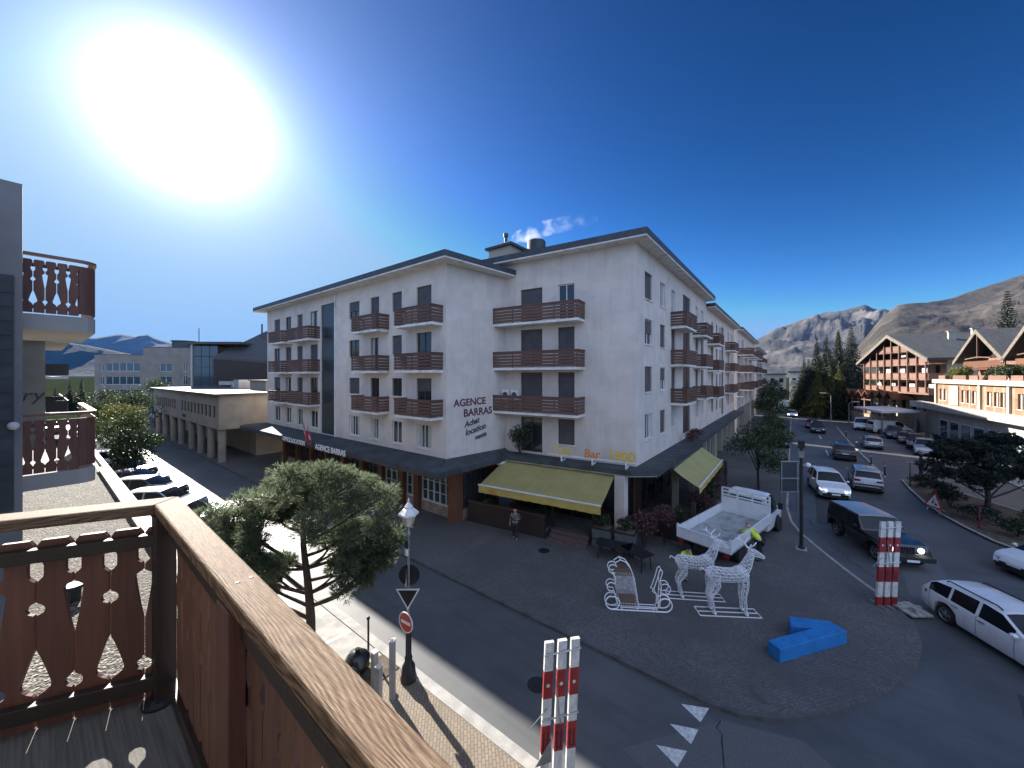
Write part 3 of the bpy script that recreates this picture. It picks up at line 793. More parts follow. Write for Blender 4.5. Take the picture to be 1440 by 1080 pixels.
# roofs: soffit, dark fascia, shallow hip
def roof_slab(parent, poly, z, th, rise, inset, name='roof'):
    mb = MB(); mb.prism(poly, z-.09, z); o = mb.build(name+'_soffit', M['soffit'], parent)
    mb = MB(); cx = sum(p[0] for p in poly)/len(poly); cy = sum(p[1] for p in poly)/len(poly)
    pl = [(x+(.02 if x > cx else -.02), y+(.02 if y > cy else -.02)) for x,y in poly]
    mb.prism(pl, z+.002, z+th); hip_roof(mb, pl, z+th+.003, rise, inset)
    return mb.build(name, M['fascia'], parent)
roof_slab(apt, [(-45.4,14.1),(-15.6,14.1),(-14.85,20.6),(-19,21.5),(-19,27.8),(-45.4,27.8)], 16.1, .34, .9, .6)
roof_slab(apt, [(-18.5,18.75),(-6.25,20.05),(-6.25,42.0),(-20.3,42.0),(-20.3,27.9),(-18.55,27.9)], 16.96, .36, 1.0, .6)
# chimney block behind the ridge, with cowl and tank
mb = MB(); mb.box(-21.3,-18.9,24.4,26.4,16.6,20.3); mb.build('chimney', M['plaster_warm'], apt)
mb = MB(); mb.box(-21.55,-18.65,24.15,26.65,20.3,20.5); hip_roof(mb, [(-21.5,24.2),(-18.7,24.2),(-18.7,26.6),(-21.5,26.6)], 20.501, .4, .6)
mb.lathe([(.14,0),(.14,.8),(.22,.82),(.22,1.1)], 10, (-20.1,25.3,20.7)); mb.build('chimney_cap', M['fascia'], apt)
mb = MB(); mb.lathe([(.75,0),(.8,.1),(.8,2.9),(.72,3.0)], 18, (-17.6,26.4,17.9)); mb.build('water_tank', M['canopyroof'], apt, smooth=True)

# ground floor: shop front under the canopy
shop = MB()
SH = [(-44,16.2),(-16.95,16.2)]; zt = 3.5
pil = [-42.5,-39.5,-36.5,-33.5,-30.5,-27.6,-24.9,-22.3,-20.6]
for x in pil: shop.box(x-.24,x+.24,15.95,16.45,.1,zt)
shop.box(-17.3,-16.6,15.9,16.55,.1,zt)
shop.box(-16.85,-16.35,19.3,19.85,.1,zt)
each(shop, 'shop_pillar', M['orange_wood'], apt, bevel=.02)
mb = MB(); mb.box(-44,-16.9,16.25,16.5,.1,.75); mb.box(-16.95,-16.7,16.5,19.4,.1,.75)
mb.build('shop_plinth', M['stone'], apt)
mb = MB(); mb.box(-44,-16.9,16.3,16.48,3.0,zt); mb.box(-16.95,-16.72,16.5,19.4,3.0,zt)
mb.build('shop_fascia', M['frame_brown'], apt)
edges = [-44]+pil+[-17.3]
for i,(a,b) in enumerate(zip(edges, edges[1:])):
    a += .25; b -= .25 if b != -17.3 else .02
    if b-a < .5: continue
    f = MB(); nn = max(1,int((b-a)/.55))
    f.box(a,b,16.3,16.4,.75,.85); f.box(a,b,16.3,16.4,2.9,3.0)
    for k in range(nn+1):
        x = a+(b-a)*k/nn; f.box(max(a,x-.035),min(b,x+.035),16.3,16.4,.85,2.9)
    for z in (1.5,2.2): f.box(a+.03,b-.03,16.32,16.38,z-.02,z+.02)
    o = f.build('shop_window', M['frame_white'] if i > 6 else M['frame_brown'], apt)
    g = MB(); g.box(a+.02,b-.02,16.42,16.43,.8,2.95); g.build('pane', M['glass_blue'], o)
    if i % 2 == 0:
        g = MB(); g.box(a+.1,b-.1,16.52,16.53,.9,2.3); g.build('curtain', M['curtain'], o)
f = MB()
for k in range(6):
    y = 16.75+k*.5; f.box(-16.8,-16.7,y-.03,y+.03,.75,3.0)
for z in (.8,1.5,2.2,2.95): f.box(-16.79,-16.71,16.7,19.3,z-.025,z+.025)
o = f.build('shop_window', M['frame_brown'], apt)
g = MB(); g.box(-16.86,-16.85,16.6,19.35,.75,3.0); g.build('pane', M['glass_blue'], o)
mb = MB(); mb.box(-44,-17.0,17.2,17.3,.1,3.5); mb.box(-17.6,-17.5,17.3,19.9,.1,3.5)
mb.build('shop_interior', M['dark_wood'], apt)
# canopies
mb = MB()
cp = [(-47.3,14.0),(-46.3,13.2),(-15.25,13.2),(-14.8,20.2),(-17.2,20.0),(-17.2,16.6),(-44,16.6),(-44,19.5),(-47.3,19.5)]
mb.prism(cp, 3.72, 4.0); mb.build('canopy', M['canopyroof'], apt)
mb = MB()
hp = [(-50.4,14.1),(-48.45,13.3),(-15.35,13.3),(-14.9,19.5),(-16.38,19.7),(-16.42,14.93),(-44,14.93),(-44,14.96)]
n = 4
mb.add([(-44,13.3,4.003),(-15.35,13.3,4.003),(-16.42,14.92,4.32),(-44,14.92,4.32)],[(0,1,2,3)])
mb.add([(-15.35,13.3,4.003),(-14.92,19.6,4.003),(-15.72,19.7,4.32),(-16.38,14.93,4.32)],[(0,1,2,3)])
mb.build('canopy_roof', M['canopyroof'], apt)
mb = MB(); mb.prism([(-47.2,14.1),(-46.2,13.3),(-15.35,13.3),(-14.95,20.1),(-17.1,19.9),(-17.1,16.55),(-44,16.55),(-44,19.4),(-47.2,19.4)], 3.62, 3.719)
mb.build('canopy_soffit', M['frame_brown'], apt)
cafe_c = [(-15.9,18.45),(-6.9,19.75),(-5.75,20.6),(-5.75,62),(-7.06,62),(-7.06,20.8),(-15.7,19.75)]
mb = MB(); mb.prism([(-16.0,18.5),(-7.0,19.7),(-5.75,20.65),(-5.75,63.8),(-7.3,63.8),(-7.3,22.5),(-15.9,21.4)], 3.82, 4.12); mb.build('canopy', M['canopyroof'], apt)
mb = MB(); mb.prism([(-15.9,18.6),(-7.05,19.8),(-5.9,20.75),(-5.9,63.7),(-7.3,63.7),(-7.3,22.4),(-15.8,21.3)], 3.74, 3.819); mb.build('canopy_soffit', M['soffit'], apt)
mb = MB(); mb.lathe([(.45,0),(.45,.5)], 16, (-15.35,18.75,3.5)); mb.build('downpipe_head', M['soffit'], apt, smooth=True)
# cafe ground floor, set back in the shade: glazing, counter wall, steps
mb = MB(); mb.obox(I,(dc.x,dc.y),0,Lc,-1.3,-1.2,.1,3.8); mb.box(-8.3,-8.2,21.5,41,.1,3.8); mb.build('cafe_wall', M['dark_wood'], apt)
f = MB()
for k in range(9): f.obox(I,(dc.x,dc.y),.3+k*1.0,.38+k*1.0,-1.19,-1.1,.1,3.7)
for y in range(22,41,2): f.box(-8.19,-8.1,y,y+.1,.1,3.7)
o = f.build('cafe_glazing', M['frame_brown'], apt)
g = MB(); g.obox(I,(dc.x,dc.y),.2,Lc-.5,-1.16,-1.15,.9,3.6); g.box(-8.16,-8.15,21.7,40.9,.9,3.6); g.build('pane', M['glass'], o)
mb = MB()
mb.box(-7.95,-7.35,19.75,20.3,.1,3.82); mb.build('cafe_column', M['plaster'], apt, bevel=.03)
mb = MB()
for y in (26,31,36,41): mb.box(-6.4,-6.05,y-.18,y+.18,.1,3.74)
each(mb, 'street_column', M['plaster_warm'], apt)

# raised terrace with its parapet and steps
ter = thing('cafe_terrace', 'dark raised terrace with low wall and steps under the big yellow awning', 'terrace', (-10,18.5,.1), w=True)
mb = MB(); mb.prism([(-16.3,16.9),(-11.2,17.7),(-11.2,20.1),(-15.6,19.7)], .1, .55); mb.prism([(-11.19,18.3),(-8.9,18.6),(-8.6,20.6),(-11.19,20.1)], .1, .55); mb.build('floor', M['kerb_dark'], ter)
mb = MB(); mb.obox((-16.3,16.85),(.988,.155),0,5.2,-.02,.16,.1,1.35); mb.build('parapet', M['dark_wood'], ter)
mb = MB(); mb.obox((-16.3,16.83),(.988,.155),-.05,5.25,-.05,.2,1.351,1.42); mb.build('parapet_cap', M['frame_brown'], ter)
mb = MB()
for k in range(3): mb.obox((-11.1,18.25),(.988,.155),.1,2.3,.0,.9-k*.3,.1+k*.15,.1+(k+1)*.15-.002)
mb.build('step', pm('reddish_step',(.16,.1,.09),(.1,.065,.06),5,.7), ter)
mb = MB()
for s in (0,2.4): mb.obox((-11.1,18.3),(.988,.155),s,s+.12,.0,.12,.55,2.5)
each(mb, 'post', M['dark_wood'], ter)
# side terrace along the street with dark glass screens
ter2 = thing('street_terrace', 'dark fenced cafe terrace with planters beneath the small striped awning', 'terrace', (-5.5,26,.1), w=True)
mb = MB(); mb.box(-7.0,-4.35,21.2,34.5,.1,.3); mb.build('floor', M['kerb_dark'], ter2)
mb = MB(); mb.box(-4.45,-4.3,22.2,34.5,.3,1.25); mb.box(-7.0,-4.45,21.2,21.35,.3,1.25)
mb.build('screen', M['dark_wood'], ter2)
mb = MB()
for y in (22.2,25,28,31,34.4): mb.box(-4.47,-4.28,y-.09,y+.09,.1,2.3)
each(mb, 'post', M['dark_wood'], ter2)

# awnings
def awning(name, label, p0, d, L, z0, z1, reach, m, me, scallop=.35):
    a = thing(name, label, 'awning', (p0[0]+d[0]*L/2, p0[1]+d[1]*L/2, z0), w=True)
    n_ = (d[1],-d[0]); mb = MB(); N = 14; K = 8
    P = lambda s,b,z: (p0[0]+d[0]*s+n_[0]*b, p0[1]+d[1]*s+n_[1]*b, z)
    vs = []; 
    for lay in (0,-.015):
        for j in range(K+1):
            for i in range(N+1):
                f = j/K
                vs.append(P(L*i/N, reach*f, z0+(z1-z0)*f-.07*math.sin(PI*f)-.012*math.sin(i*1.9+j)+lay))
    fs = []; W = N+1; o_ = W*(K+1)
    for j in range(K):
        for i in range(N):
            q = (j*W+i,j*W+i+1,(j+1)*W+i+1,(j+1)*W+i); fs += [q[::-1], tuple(o_+k for k in q)]
    mb.add(vs, fs); mb.build('fabric', m, a, smooth=True)
    mb = MB(); vs = []
    for i in range(N*2+1):
        s = L*i/(N*2); dz = .015*math.sin(i*1.3)
        vs += [P(s,reach+.012,z1), P(s,reach+.03+dz,z1-scallop+.02*(i%2)), P(s,reach+.002,z1), P(s,reach+.02+dz,z1-scallop+.02*(i%2))]
    fs = []
    for i in range(N*2):
        b = i*4; fs += [(b,b+1,b+5,b+4),(b+2,b+6,b+7,b+3),(b+1,b+3,b+7,b+5)]
    mb.add(vs, fs); v = mb.build('valance', me, a, smooth=True)
    mb = MB(); mb.obox(p0,d,-.03,L+.03,reach-.02,reach+.05,z1,z1+.07); mb.build('front_bar', M['frame_white'], a)
    mb = MB(); mb.obox(p0,d,-.05,L+.05,-.08,.1,z0-.02,z0+.14); mb.build('cassette', M['fascia'], a)
    for s in (L*.12, L*.88):
        mb = MB(); mb.tube([P(s,.05,z0-.05),P(s-.5*(1 if s < L/2 else -1),reach*.5,(z0+z1)/2-.22),P(s,reach,z1-.02)], .03, 6); mb.build('folding_arm', M['grey_metal'], a)
    return a, v, P
aw, va, P1 = awning('awning','wide plain yellow awning over the cafe terrace, left of the corner column',(-15.2,18.95),(.99,.141),7.3,3.75,2.8,2.95,M['awning'],M['awning_edge'],.42)
for z in ():
    pass
text('lettering','1900',M['letter_orange'],.34,wall_matrix((P1(.95,2.98,0)[0],P1(.95,2.98,0)[1]),(.99,.141),2.46,out=.06),va,.004).location -= Vector(aw.location)*0
aw2, va2, P2 = awning('awning','smaller striped yellow awning on the street side of the cafe',(-5.72,23.2),(0,1),8.6,3.75,2.85,1.45,M['awning2'],M['awning_edge'],.36)

# signs
sg = thing('cafe_sign', 'yellow and orange letters of the cafe name on posts above the awning', 'sign', (-9.4,19.6,4.12))
sd = Vector((9.0,1.3)).normalized()
def sgp(s): return (sd.x*s, sd.y*s)
text('lettering','Café',M['letter_yellow'],.74,wall_matrix(sgp(-1.75),sd,.42,0,.0),sg,.03,.25,off=.005)
text('lettering','Bar',M['letter_orange'],.68,wall_matrix(sgp(.15),sd,.42,0,.0),sg,.03,.1,off=.01)
text('lettering','1900',M['letter_yellow'],.76,wall_matrix(sgp(1.85),sd,.42,0,.0),sg,.03,off=.02)
mb = MB(); mb.obox((0,0),sd,-2.6,2.75,-.03,.03,.34,.4); mb.build('rail', M['frame_white'], sg)
for s in (-1.7,.2,2.1):
    mb = MB(); mb.obox((0,0),sd,s-.04,s+.04,-.04,.04,0,.34); mb.obox((0,0),sd,s-.03,s+.03,-.6,-.05,.0,.05); mb.build('post', M['frame_white'], sg)
dE = (Vector(I)-Vector(A)).normalized()
ag = thing('agency_sign', 'dark red and grey painted lettering of an agency on the white end wall', 'sign', (-16.2,16.6,6.3))
def agp(y): 
    s = (y-A[1])/dE.y; return (A[0]+dE.x*s+16.2, A[1]+dE.y*s-16.6)
for body,y,z,size,m,ti,sh,sx in (('AGENCE',16.72,1.13,.62,'letter_red',.03,0,1.05),('BARRAS',17.35,.47,.66,'letter_red',.03,0,1),('Achat',16.85,-.12,.5,'letter_dark',.2,.35,1),('location',17.15,-.6,.52,'letter_dark',.2,.35,1),('vente',17.55,-1.02,.44,'letter_dark',.2,.35,1)):
    text('lettering', body, M[m], size, wall_matrix(agp(y), dE, z, ti, .012), ag, .012, sh, off=.012, sx=sx)
os_ = thing('shop_sign', 'white letters along the edge of the left canopy behind the pine', 'sign', (-29.5,13.16,3.7))
text('lettering','OFFICE LOCATION',M['letter_white'],.5,wall_matrix((-3.6,0),(1,0),-.02,0,.03),os_,.015,off=.01)
text('lettering','AGENCE BARRAS',M['letter_white'],.58,wall_matrix((2.6,0),(1,0),-.04,0,.03),os_,.015,off=.012)
mb = MB(); mb.box(-6.5,5.6,-.02,.02,-.1,-.05); mb.build('rail', M['dark_metal'], os_)
def flag(x, label, h, seed):
    f = thing('flag', label, 'flag', (x,13.25,3.9), group='red flags on the canopy edge')
    mb = MB(); mb.tube([(0,0,0),(0,-.25,h)], .025, 6); mb.build('pole', M['grey_metal'], f)
    mb = MB(); vs = []; K = 8
    for i in range(K+1):
        for j in range(5):
            vs.append((.03+j*.1+.03*math.sin(i*.9+seed), -.25*(h-.05-i*.17)/h+.05*math.sin(j*1.4+i*.5+seed), h-.05-i*.17-j*.12))
    fs = [(i*5+j,i*5+j+1,(i+1)*5+j+1,(i+1)*5+j) for i in range(K) for j in range(4)]
    mb.add(vs, fs); o = mb.build('cloth', M['sign_red'], f, smooth=True)
    sm = o.modifiers.new('thick','SOLIDIFY'); sm.thickness = .012
    mb = MB(); mb.tube([(.1,-.2,h-.62),(.38,-.2,h-.95)],.03,4); mb.build('white_cross', M['letter_white'], f)
flag(-31.0,'taller red flag hanging on the left canopy, left one of two',1.7,0); flag(-30.2,'shorter red flag beside the taller one on the canopy edge',1.35,2)
# planter shrub by the upper door and oleander tubs on the canopy come with the plants
# ------------------------------------------------------------------ the row along the main road
def street_block(label, y0, y1, ztop, cols, bals, panels, x0=-7.06, depth=11.5, group='white apartment blocks along the main road', rise=.8, deep=1.0, base=3.9):
    b = thing('apartment_block', label, 'building', (x0-5,(y0+y1)/2,0), group=group, w=True)
    wl = MB(); p0 = (x0,y0); ops = []; info = []
    for c in cols:
        for r,(a,e) in enumerate([(13.6,15.2),(10.85,12.4),(8.0,9.5),(5.3,6.8)]):
            if e > ztop-.3: continue
            bal = any(q0 <= c <= q1 for q0,q1 in bals) and r < 3
            ops.append((c-.55-y0, c+.55-y0, (12.6,9.85,7.05)[r] if bal else a, e)); info.append(r)
    pn = [(a-y0,e-y0,4.4,ztop-1) for a,e in panels]
    facade(wl, p0, (x0,y1), base, ztop, ops+pn)
    facade(wl, (x0,y1), (x0-depth,y1), .1, ztop, []); facade(wl, (x0-depth,y1), (x0-depth,y0), .1, ztop, []); facade(wl, (x0-depth,y0), p0, .1, ztop, [])
    wl.build('wall', M['plaster'], b)
    for op,r in zip(ops, info): window(b, p0, (0,1), op, 'shut' if (r+int(op[0]*3))%3 else 'glass', sill=False, frame='frame_brown')
    for q in pn:
        mb = MB(); mb.obox(p0,(0,1),q[0],q[1],-.155,-.1,q[2],q[3]); mb.build('stair_panel', M['red_panel'], b)
    for q0,q1 in bals:
        for z in (12.6,9.85,7.05):
            if z < ztop-2: balcony(b, p0, (0,1), q0-y0, q1-y0, z, deep, .98, 'plank_y')
    roof_slab(b, [(x0-depth-.5,y0+.03),(x0+.8,y0+.03),(x0+.8,y1-.03),(x0-depth-.5,y1-.03)], ztop, .34, rise, .6)
    g = MB(); yy = y0+1
    while yy < y1-1: g.box(x0+.01-.3,x0+.2,yy,yy+.35,.1,base-.1); yy += 4
    each(g, 'shop_pillar', M['plaster_warm'], b)
    g = MB(); g.box(x0-1.3,x0-1.2,y0+.02,y1-.02,.1,base); g.build('shop_front', M['dark_wood'], b)
    g = MB(); g.box(x0-1.19,x0-1.18,y0+.3,y1-.3,.6,3.2); g.build('shop_glass', M['glass_blue'], b)
    return b
street_block('white apartment block set end on against the corner house, slightly lower eaves', 42.0, 64.2, 16.35, (45.5,48.5,51,58,61,63), ((42.6,46),(55,59.5)), ((52,53.8),), deep=1.05)
street_block('white apartment block beyond the narrow sunlit gap, with deep balconies', 67.8, 100.8, 16.6, (70.5,74,78,82,86,90,94,98), ((68.2,72.5),(79,83.5),(88,92.5)), ((75.5,77),), deep=2.0)
street_block('farthest white block of the row beside the main road', 104.4, 135, 15.6, (108,112,116,120,124,128), ((110,114),(119,123)), (), deep=1.4)

# ------------------------------------------------------------------ own building on the near side: balcony, neighbour balconies, gravel roof
own = thing('chalet_building', 'near building on the left edge with carved wooden balconies and a light wall strip', 'building', (-14,-3,0), w=True)
mb = MB(); mb.box(-62,-10.85,-8,-1.25,0,12.4); mb.box(-10.849,14,-8,-1.25,0,12.4); mb.build('wall', M['plaster_grey'], own)
mb = MB(); mb.box(-10.86,-10.55,-1.249,-.13,3.7,12.6); mb.build('wall_fin', M['fin'], own)
mb = MB(); mb.box(-10.549,-10.5,-1.24,-.215,7.0,11.0)
for k in range(16): mb.box(-10.499,-10.485,-1.2,-.24,7.1+k*.24,7.28+k*.24)
mb.build('folded_shutter', M['fascia'], own)
mb = MB(); mb.ball((-10.42,-.22,8.45),.07,10,8); mb.tube([(-10.5,-.22,8.45),(-10.42,-.22,8.45)],.03,6); mb.build('shutter_knob', M['soffit'], own, smooth=True)
def prof(kind, t):
    """half width of the cut-out at height t of a board edge"""
    h = .0042
    t = t*1.085-.085
    def ell(c, ry, rx): 
        u = abs(t-c)/ry
        return rx*math.sqrt(1-u*u) if u < 1 else 0
    if kind == 0:
        h = max(h, min(ell(.825,.06,.031),.026), ell(.6,.035,.031))
        if .105 < t < .37:
            u = (t-.105)/.265
            h = max(h, .05*min(1, math.sqrt(max(0,u/.16)))*min(1,(1-u)**.8*1.25))
    else:
        h = max(h, min(ell(.838,.057,.031),.026), ell(.145,.038,.031))
        if .415 < t < .73:
            u = (.73-t)/.315
            h = max(h, .033*min(1, math.sqrt(u/.08) if u > 0 else 0)*(1-u)**.75*1.1)
    if t < .085: h = max(h, .004*(1 if t > .06 else .6))
    return h
def boards(parent, p, d, S, z0, z1, w_, mat, th=.018, k0=0, scale=1.0, N=90, top=True, rad=None):
    """carved boards side by side from p along d; each seam has a turned profile sawn out of both edges"""
    n_ = (d[1],-d[0]); nb = int(round(S/w_))
    for b in range(nb):
        mb = MB(); vs = []; ca = (b+k0)%2; cb = (b+1+k0)%2
        for i in range(N+1):
            t_ = i/N; z = z0+(z1-z0)*t_
            a = b*w_+prof(ca,t_)*scale; e = (b+1)*w_-prof(cb,t_)*scale
            if top and t_ > .972:
                q = (t_-.972)/.028; a += q*.016*scale; e -= q*.016*scale
            for off in (0, th):
                for s in (a,e): vs.append((p[0]+d[0]*s+n_[0]*off, p[1]+d[1]*s+n_[1]*off, z))
        fs = []
        for i in range(N):
            q = i*4; fs += [(q,q+4,q+5,q+1),(q+2,q+3,q+7,q+6),(q,q+2,q+6,q+4),(q+1,q+5,q+7,q+3)]
        fs += [(0,1,3,2),(N*4,N*4+2,N*4+3,N*4+1)]
        mb.add(vs, fs); mb.build('board', mat, parent)
# the balcony the view is taken from
K = 1.127
bal = thing('balcony', 'near wooden balcony with a weathered handrail and carved red boards', 'balcony', (-1,-.4,7.44), w=True)
X0 = -2.65; YR = .41; ZR = 8.68; ZF = 7.73
LD = Vector((.49,.87)).normalized(); LC = Vector((-2.43,.349)); LO = LC+Vector((-LD.y,LD.x))*.125
mb = MB(); mb.prism([(-2.47,.425),(1.6,.39),(1.6,-1.24),(-3.36,-1.24)], ZF-.18, ZF)
mb.build('floor', pm('balcony_concrete',(.2,.19,.175),(.12,.115,.105),3,.85,bmp=.4,bscale=50,stretch=(1,30,1)), bal)
mt = (-2.515,.452)
mb = MB(); mb.prism([mt,(1.6,.361),(1.6,.300),tuple(LC)], ZR-.052, ZR); hr = mb.build('handrail', M['rail'], bal, bevel=.008)
th_ = math.atan2(-LD.y,-LD.x); rot = Matrix.Rotation(-th_,2)
mb = MB(); mb.prism([tuple(rot @ (Vector(q)-LC)) for q in (mt,tuple(LC),tuple(LC-LD*1.78),tuple(LO-LD*1.72))], -.052, -.0006)
hl = mb.build('handrail', M['rail'], bal, bevel=.008); hl.location = Vector((LC.x,LC.y,ZR))-bal.location; hl.rotation_euler = (0,0,th_)
LP = LC+Vector((-LD.y,LD.x))*.05
boards(bal, tuple(LP-LD*1.393), tuple(LD), 1.464, 7.735, 8.567, .122, M['red_board'], k0=0)
mb = MB(); mb.obox(tuple(LP),tuple(LD),-1.5,.06,.024,.062,8.482,8.54); mb.obox(tuple(LP),tuple(LD),-1.5,.06,.024,.062,7.795,7.862); each(mb, 'batten', M['dark_wood'], bal, bevel=.004)
mb = MB(); mb.box(-2.47,-2.375,.345,.42,ZF,ZR-.053); mb.build('corner_post', M['dark_wood'], bal, bevel=.005)
mb = MB(); mb.lathe([(.07,0),(.07,.012),(.035,.03)], 14, (-2.42,.37,ZF)); mb.build('post_foot', M['dark_metal'], bal)
boards(bal, (-2.29,.422), (.99978,-.021), 3.4, 7.5, 8.60, .1135, M['lit_board'], k0=0, scale=.8)
for x in (-1.32,-.2,.95):
    mb = MB(); mb.box(x-.055,x+.055,.33,.376,ZF,ZR-.053); mb.build('post', M['red_board'], bal, bevel=.005)
mb = MB(); mb.obox((-2.35,.42),(.99978,-.021),0,3.7,.003,.035,8.53,8.58); mb.obox((-2.35,.42),(.99978,-.021),0,3.7,.003,.035,7.78,7.85); each(mb, 'batten', M['dark_wood'], bal, bevel=.004)
mb = MB()
for x,y in ((-2.33,.39),(-1.32,.37),(-.2,.36),(-1.32,.405)): mb.lathe([(.006,-.001),(.006,.0012),(.003,.0018)], 10, (x,y,ZR))
each(mb, 'screw_head', M['dark_metal'], bal)
# two balconies of the neighbours in the same building
def round_balcony(zf, k0):
    b = MB(); pts = [(-14.5,-1.25)]
    cx, cy, r = -11.12, .52, .22
    pts += [(-14.5,cy+r)] + [(cx+r*math.cos(a), cy+r*math.sin(a)) for a in (PI/2, PI/3, PI/6, 0)] + [(-10.9,-1.2)]
    b.prism(pts, zf-.28, zf); o = b.build('balcony', M['plaster_grey'], own)
    boards(o, (-10.9,-1.1), (0,1), 1.62, zf+.02, zf+.98, .135, M['red_board'], k0=k0, scale=.95, N=44)
    mb = MB(); arc = [(cx+(r)*math.cos(a), cy+(r)*math.sin(a)) for a in [PI/2*i/8 for i in range(9)]]+[(-12,cy+r),(-13,cy+r),(-14.4,cy+r)]
    vs = []; 
    for x,y in arc: vs += [(x,y,zf+.06),(x,y,zf+.98),(x-.02,y-.02,zf+.06),(x-.02,y-.02,zf+.98)]
    fs = []
    for i in range(len(arc)-1):
        q = i*4; fs += [(q,q+1,q+5,q+4),(q+2,q+6,q+7,q+3),(q+1,q+3,q+7,q+5)]
    mb.add(vs, fs); mb.build('curved_boarding', M['red_board'], o)
    mb = MB(); path = [(-10.93,-1.1,zf+1.08),(-10.93,.5,zf+1.08)]+[(cx+(r-.03)*math.cos(a), cy+(r-.03)*math.sin(a), zf+1.08) for a in [PI/2*i/6 for i in range(1,7)]]+[(-14.4,cy+r-.03,zf+1.08)]
    mb.tube(path, .07, 4, sq=.5); mb.build('handrail', M['chalet_wood'], o)
    mb = MB(); mb.box(-10.96,-10.925,-1.1,.5,zf+.1,zf+.16); mb.box(-10.96,-10.925,-1.1,.5,zf+.86,zf+.92); mb.build('batten', M['dark_wood'], o)
round_balcony(10.42, 0); round_balcony(7.5, 1)
low = thing('gravel_roof_annexe', 'low flat roof covered in gravel with a bright white coping, below the balcony', 'building', (-15,.8,0), w=True)
mb = MB(); mb.box(-58,16,-1.24,2.45,0,3.66); mb.build('wall', M['plaster_grey'], low)
mb = MB(); N = 120; vs = []; 
W_ = 14
for i in range(N+1):
    for j in range(W_+1):
        x = -58+74*i/N; y = -1.24+3.5*j/W_
        vs.append((x,y,3.69+.03*mnoise.noise(Vector((x*1.5,y*1.5,2)))))
mb.add(vs, [(i*(W_+1)+j,(i+1)*(W_+1)+j,(i+1)*(W_+1)+j+1,i*(W_+1)+j+1) for i in range(N) for j in range(W_)])
mb.build('gravel', M['gravel'], low)
mb = MB(); mb.box(-32.3,16,2.3,2.62,3.5,3.86); mb.build('parapet', M['plaster_grey'], low)
mb = MB(); mb.box(-32.35,16,2.24,2.70,3.861,3.92); mb.build('coping', M['soffit'], low)
mb = MB(); mb.box(-58,-32.4,2.5,2.72,3.6,3.84); mb.build('roof_edge', M['steel'], low)
mb = MB(); mb.lathe([(.12,0),(.12,.3),(.2,.32),(.2,.4)], 12, (-14.2,.6,3.7)); mb.build('roof_vent', M['dark_metal'], low)

# ------------------------------------------------------------------ left side in the distance
nb = thing('shop_building', 'beige building with dark eaves and stacked balconies behind the near wall, left edge', 'building', (-50,-4,0), w=True)
wl = MB(); facade(wl, (-46,-9), (-46,.5), 0, 12.2, [(5.5,6.9,1,3.2)]); facade(wl, (-46,.5), (-66,.5), 0, 12.2, [(s,s+1.6,z,z+1.7) for s in (1.5,5,9,13) for z in (3.5,6.5,9.4)])
facade(wl, (-66,.5), (-66,-9), 0, 12.2, []); facade(wl, (-66,-9), (-46,-9), 0, 12.2, []); wl.build('wall', M['arcade'], nb)
roof_slab(nb, [(-67,-10),(-44.8,-10),(-44.8,1.9),(-67,1.9)], 12.25, .5, 1.0, .5)
for z in (3.3,6.3,9.2):
    for x0,x1 in ((-52.5,-46.2),(-64,-56)):
        mb = MB(); mb.box(x0,x1,.51,1.65,z-.18,z); o = mb.build('balcony', M['soffit'], nb)
        r = MB(); r.box(x0,x1,1.61,1.67,z+.1,z+1.0); r.box(x1-.06,x1,.51,1.6,z+.1,z+1.0); r.build('railing', M['dark_wood'], o)
for s in (1.5,5,9,13):
    for z in (3.5,6.5,9.4): window(nb, (-46,.5), (-1,0), (s,s+1.6,z,z+1.7), 'glass', sill=False, frame='frame_brown')
o = text('lettering','ry',M['letter_dark'],1.25,wall_matrix((-46+50,-.12+4),(0,1),7.4,0,.02),nb,.02,.2)
arc = thing('arcade_building', 'low flat roofed building on round columns beside the left street', 'building', (-65,16,0), w=True)
wl = MB(); AX0, AX1, AY = -82.0, -47.5, 11.7
wops = [(s,s+.95,4.75,6.05) for s in [2+i*1.35 for i in range(10)]]+[(s,s+.95,4.75,6.05) for s in [18.3+i*1.55 for i in range(10)]]
dA,_ = facade(wl, (AX0,AY), (AX1,AY), 3.6, 7.2, wops); facade(wl, (AX1,AY), (AX1,23), 3.6, 7.2, [])
facade(wl, (AX1,23), (AX0,23), 0, 7.2, []); facade(wl, (AX0,23), (AX0,AY), 3.6, 7.2, [])
wl.add([(AX0,AY,3.6),(AX1,AY,3.6),(AX1,23,3.6),(AX0,23,3.6)],[(3,2,1,0)])
wl.box(AX0,AX1-1.5,15.5,22.9,.1,3.59); wl.build('wall', M['arcade'], arc)
for op in wops: window(arc, (AX0,AY), dA, op, 'glass', sill=False, frame='frame_brown')
for x in (-48.1,-51.9,-56.0,-60.2,-65.5,-70,-75,-80.5):
    mb = MB(); mb.lathe([(.36,0),(.36,3.5)], 16, (x,AY+.4,.1)); mb.build('column', M['arcade'], arc, smooth=True)
mb = MB(); mb.box(AX0-.4,AX1+.35,AY-.45,23.3,7.201,7.38); mb.build('roof', M['roofdark'], arc)
mb = MB(); mb.box(-57.5,-52,17.5,20.5,7.381,8.6); mb.box(-57.7,-51.8,17.3,20.7,8.601,8.72); mb.build('roof_hut', M['arcade'], arc)
mb = MB()
for x,y,a,h in ((-66,18,2.2,1.3),(-61,20,1.4,1.0),(-71,19,1.0,.7)): mb.box(x,x+a,y,y+1.4,7.382,7.382+h)
mb.tube([(-53,18.5,8.7),(-53,18.5,9.7)],.06,6); mb.build('roof_vent', M['steel'], arc)
text('lettering','GALERIE',M['letter_dark'],.5,wall_matrix((-62+65,AY-16),(1,0),4.0,0,.03),arc,.02)
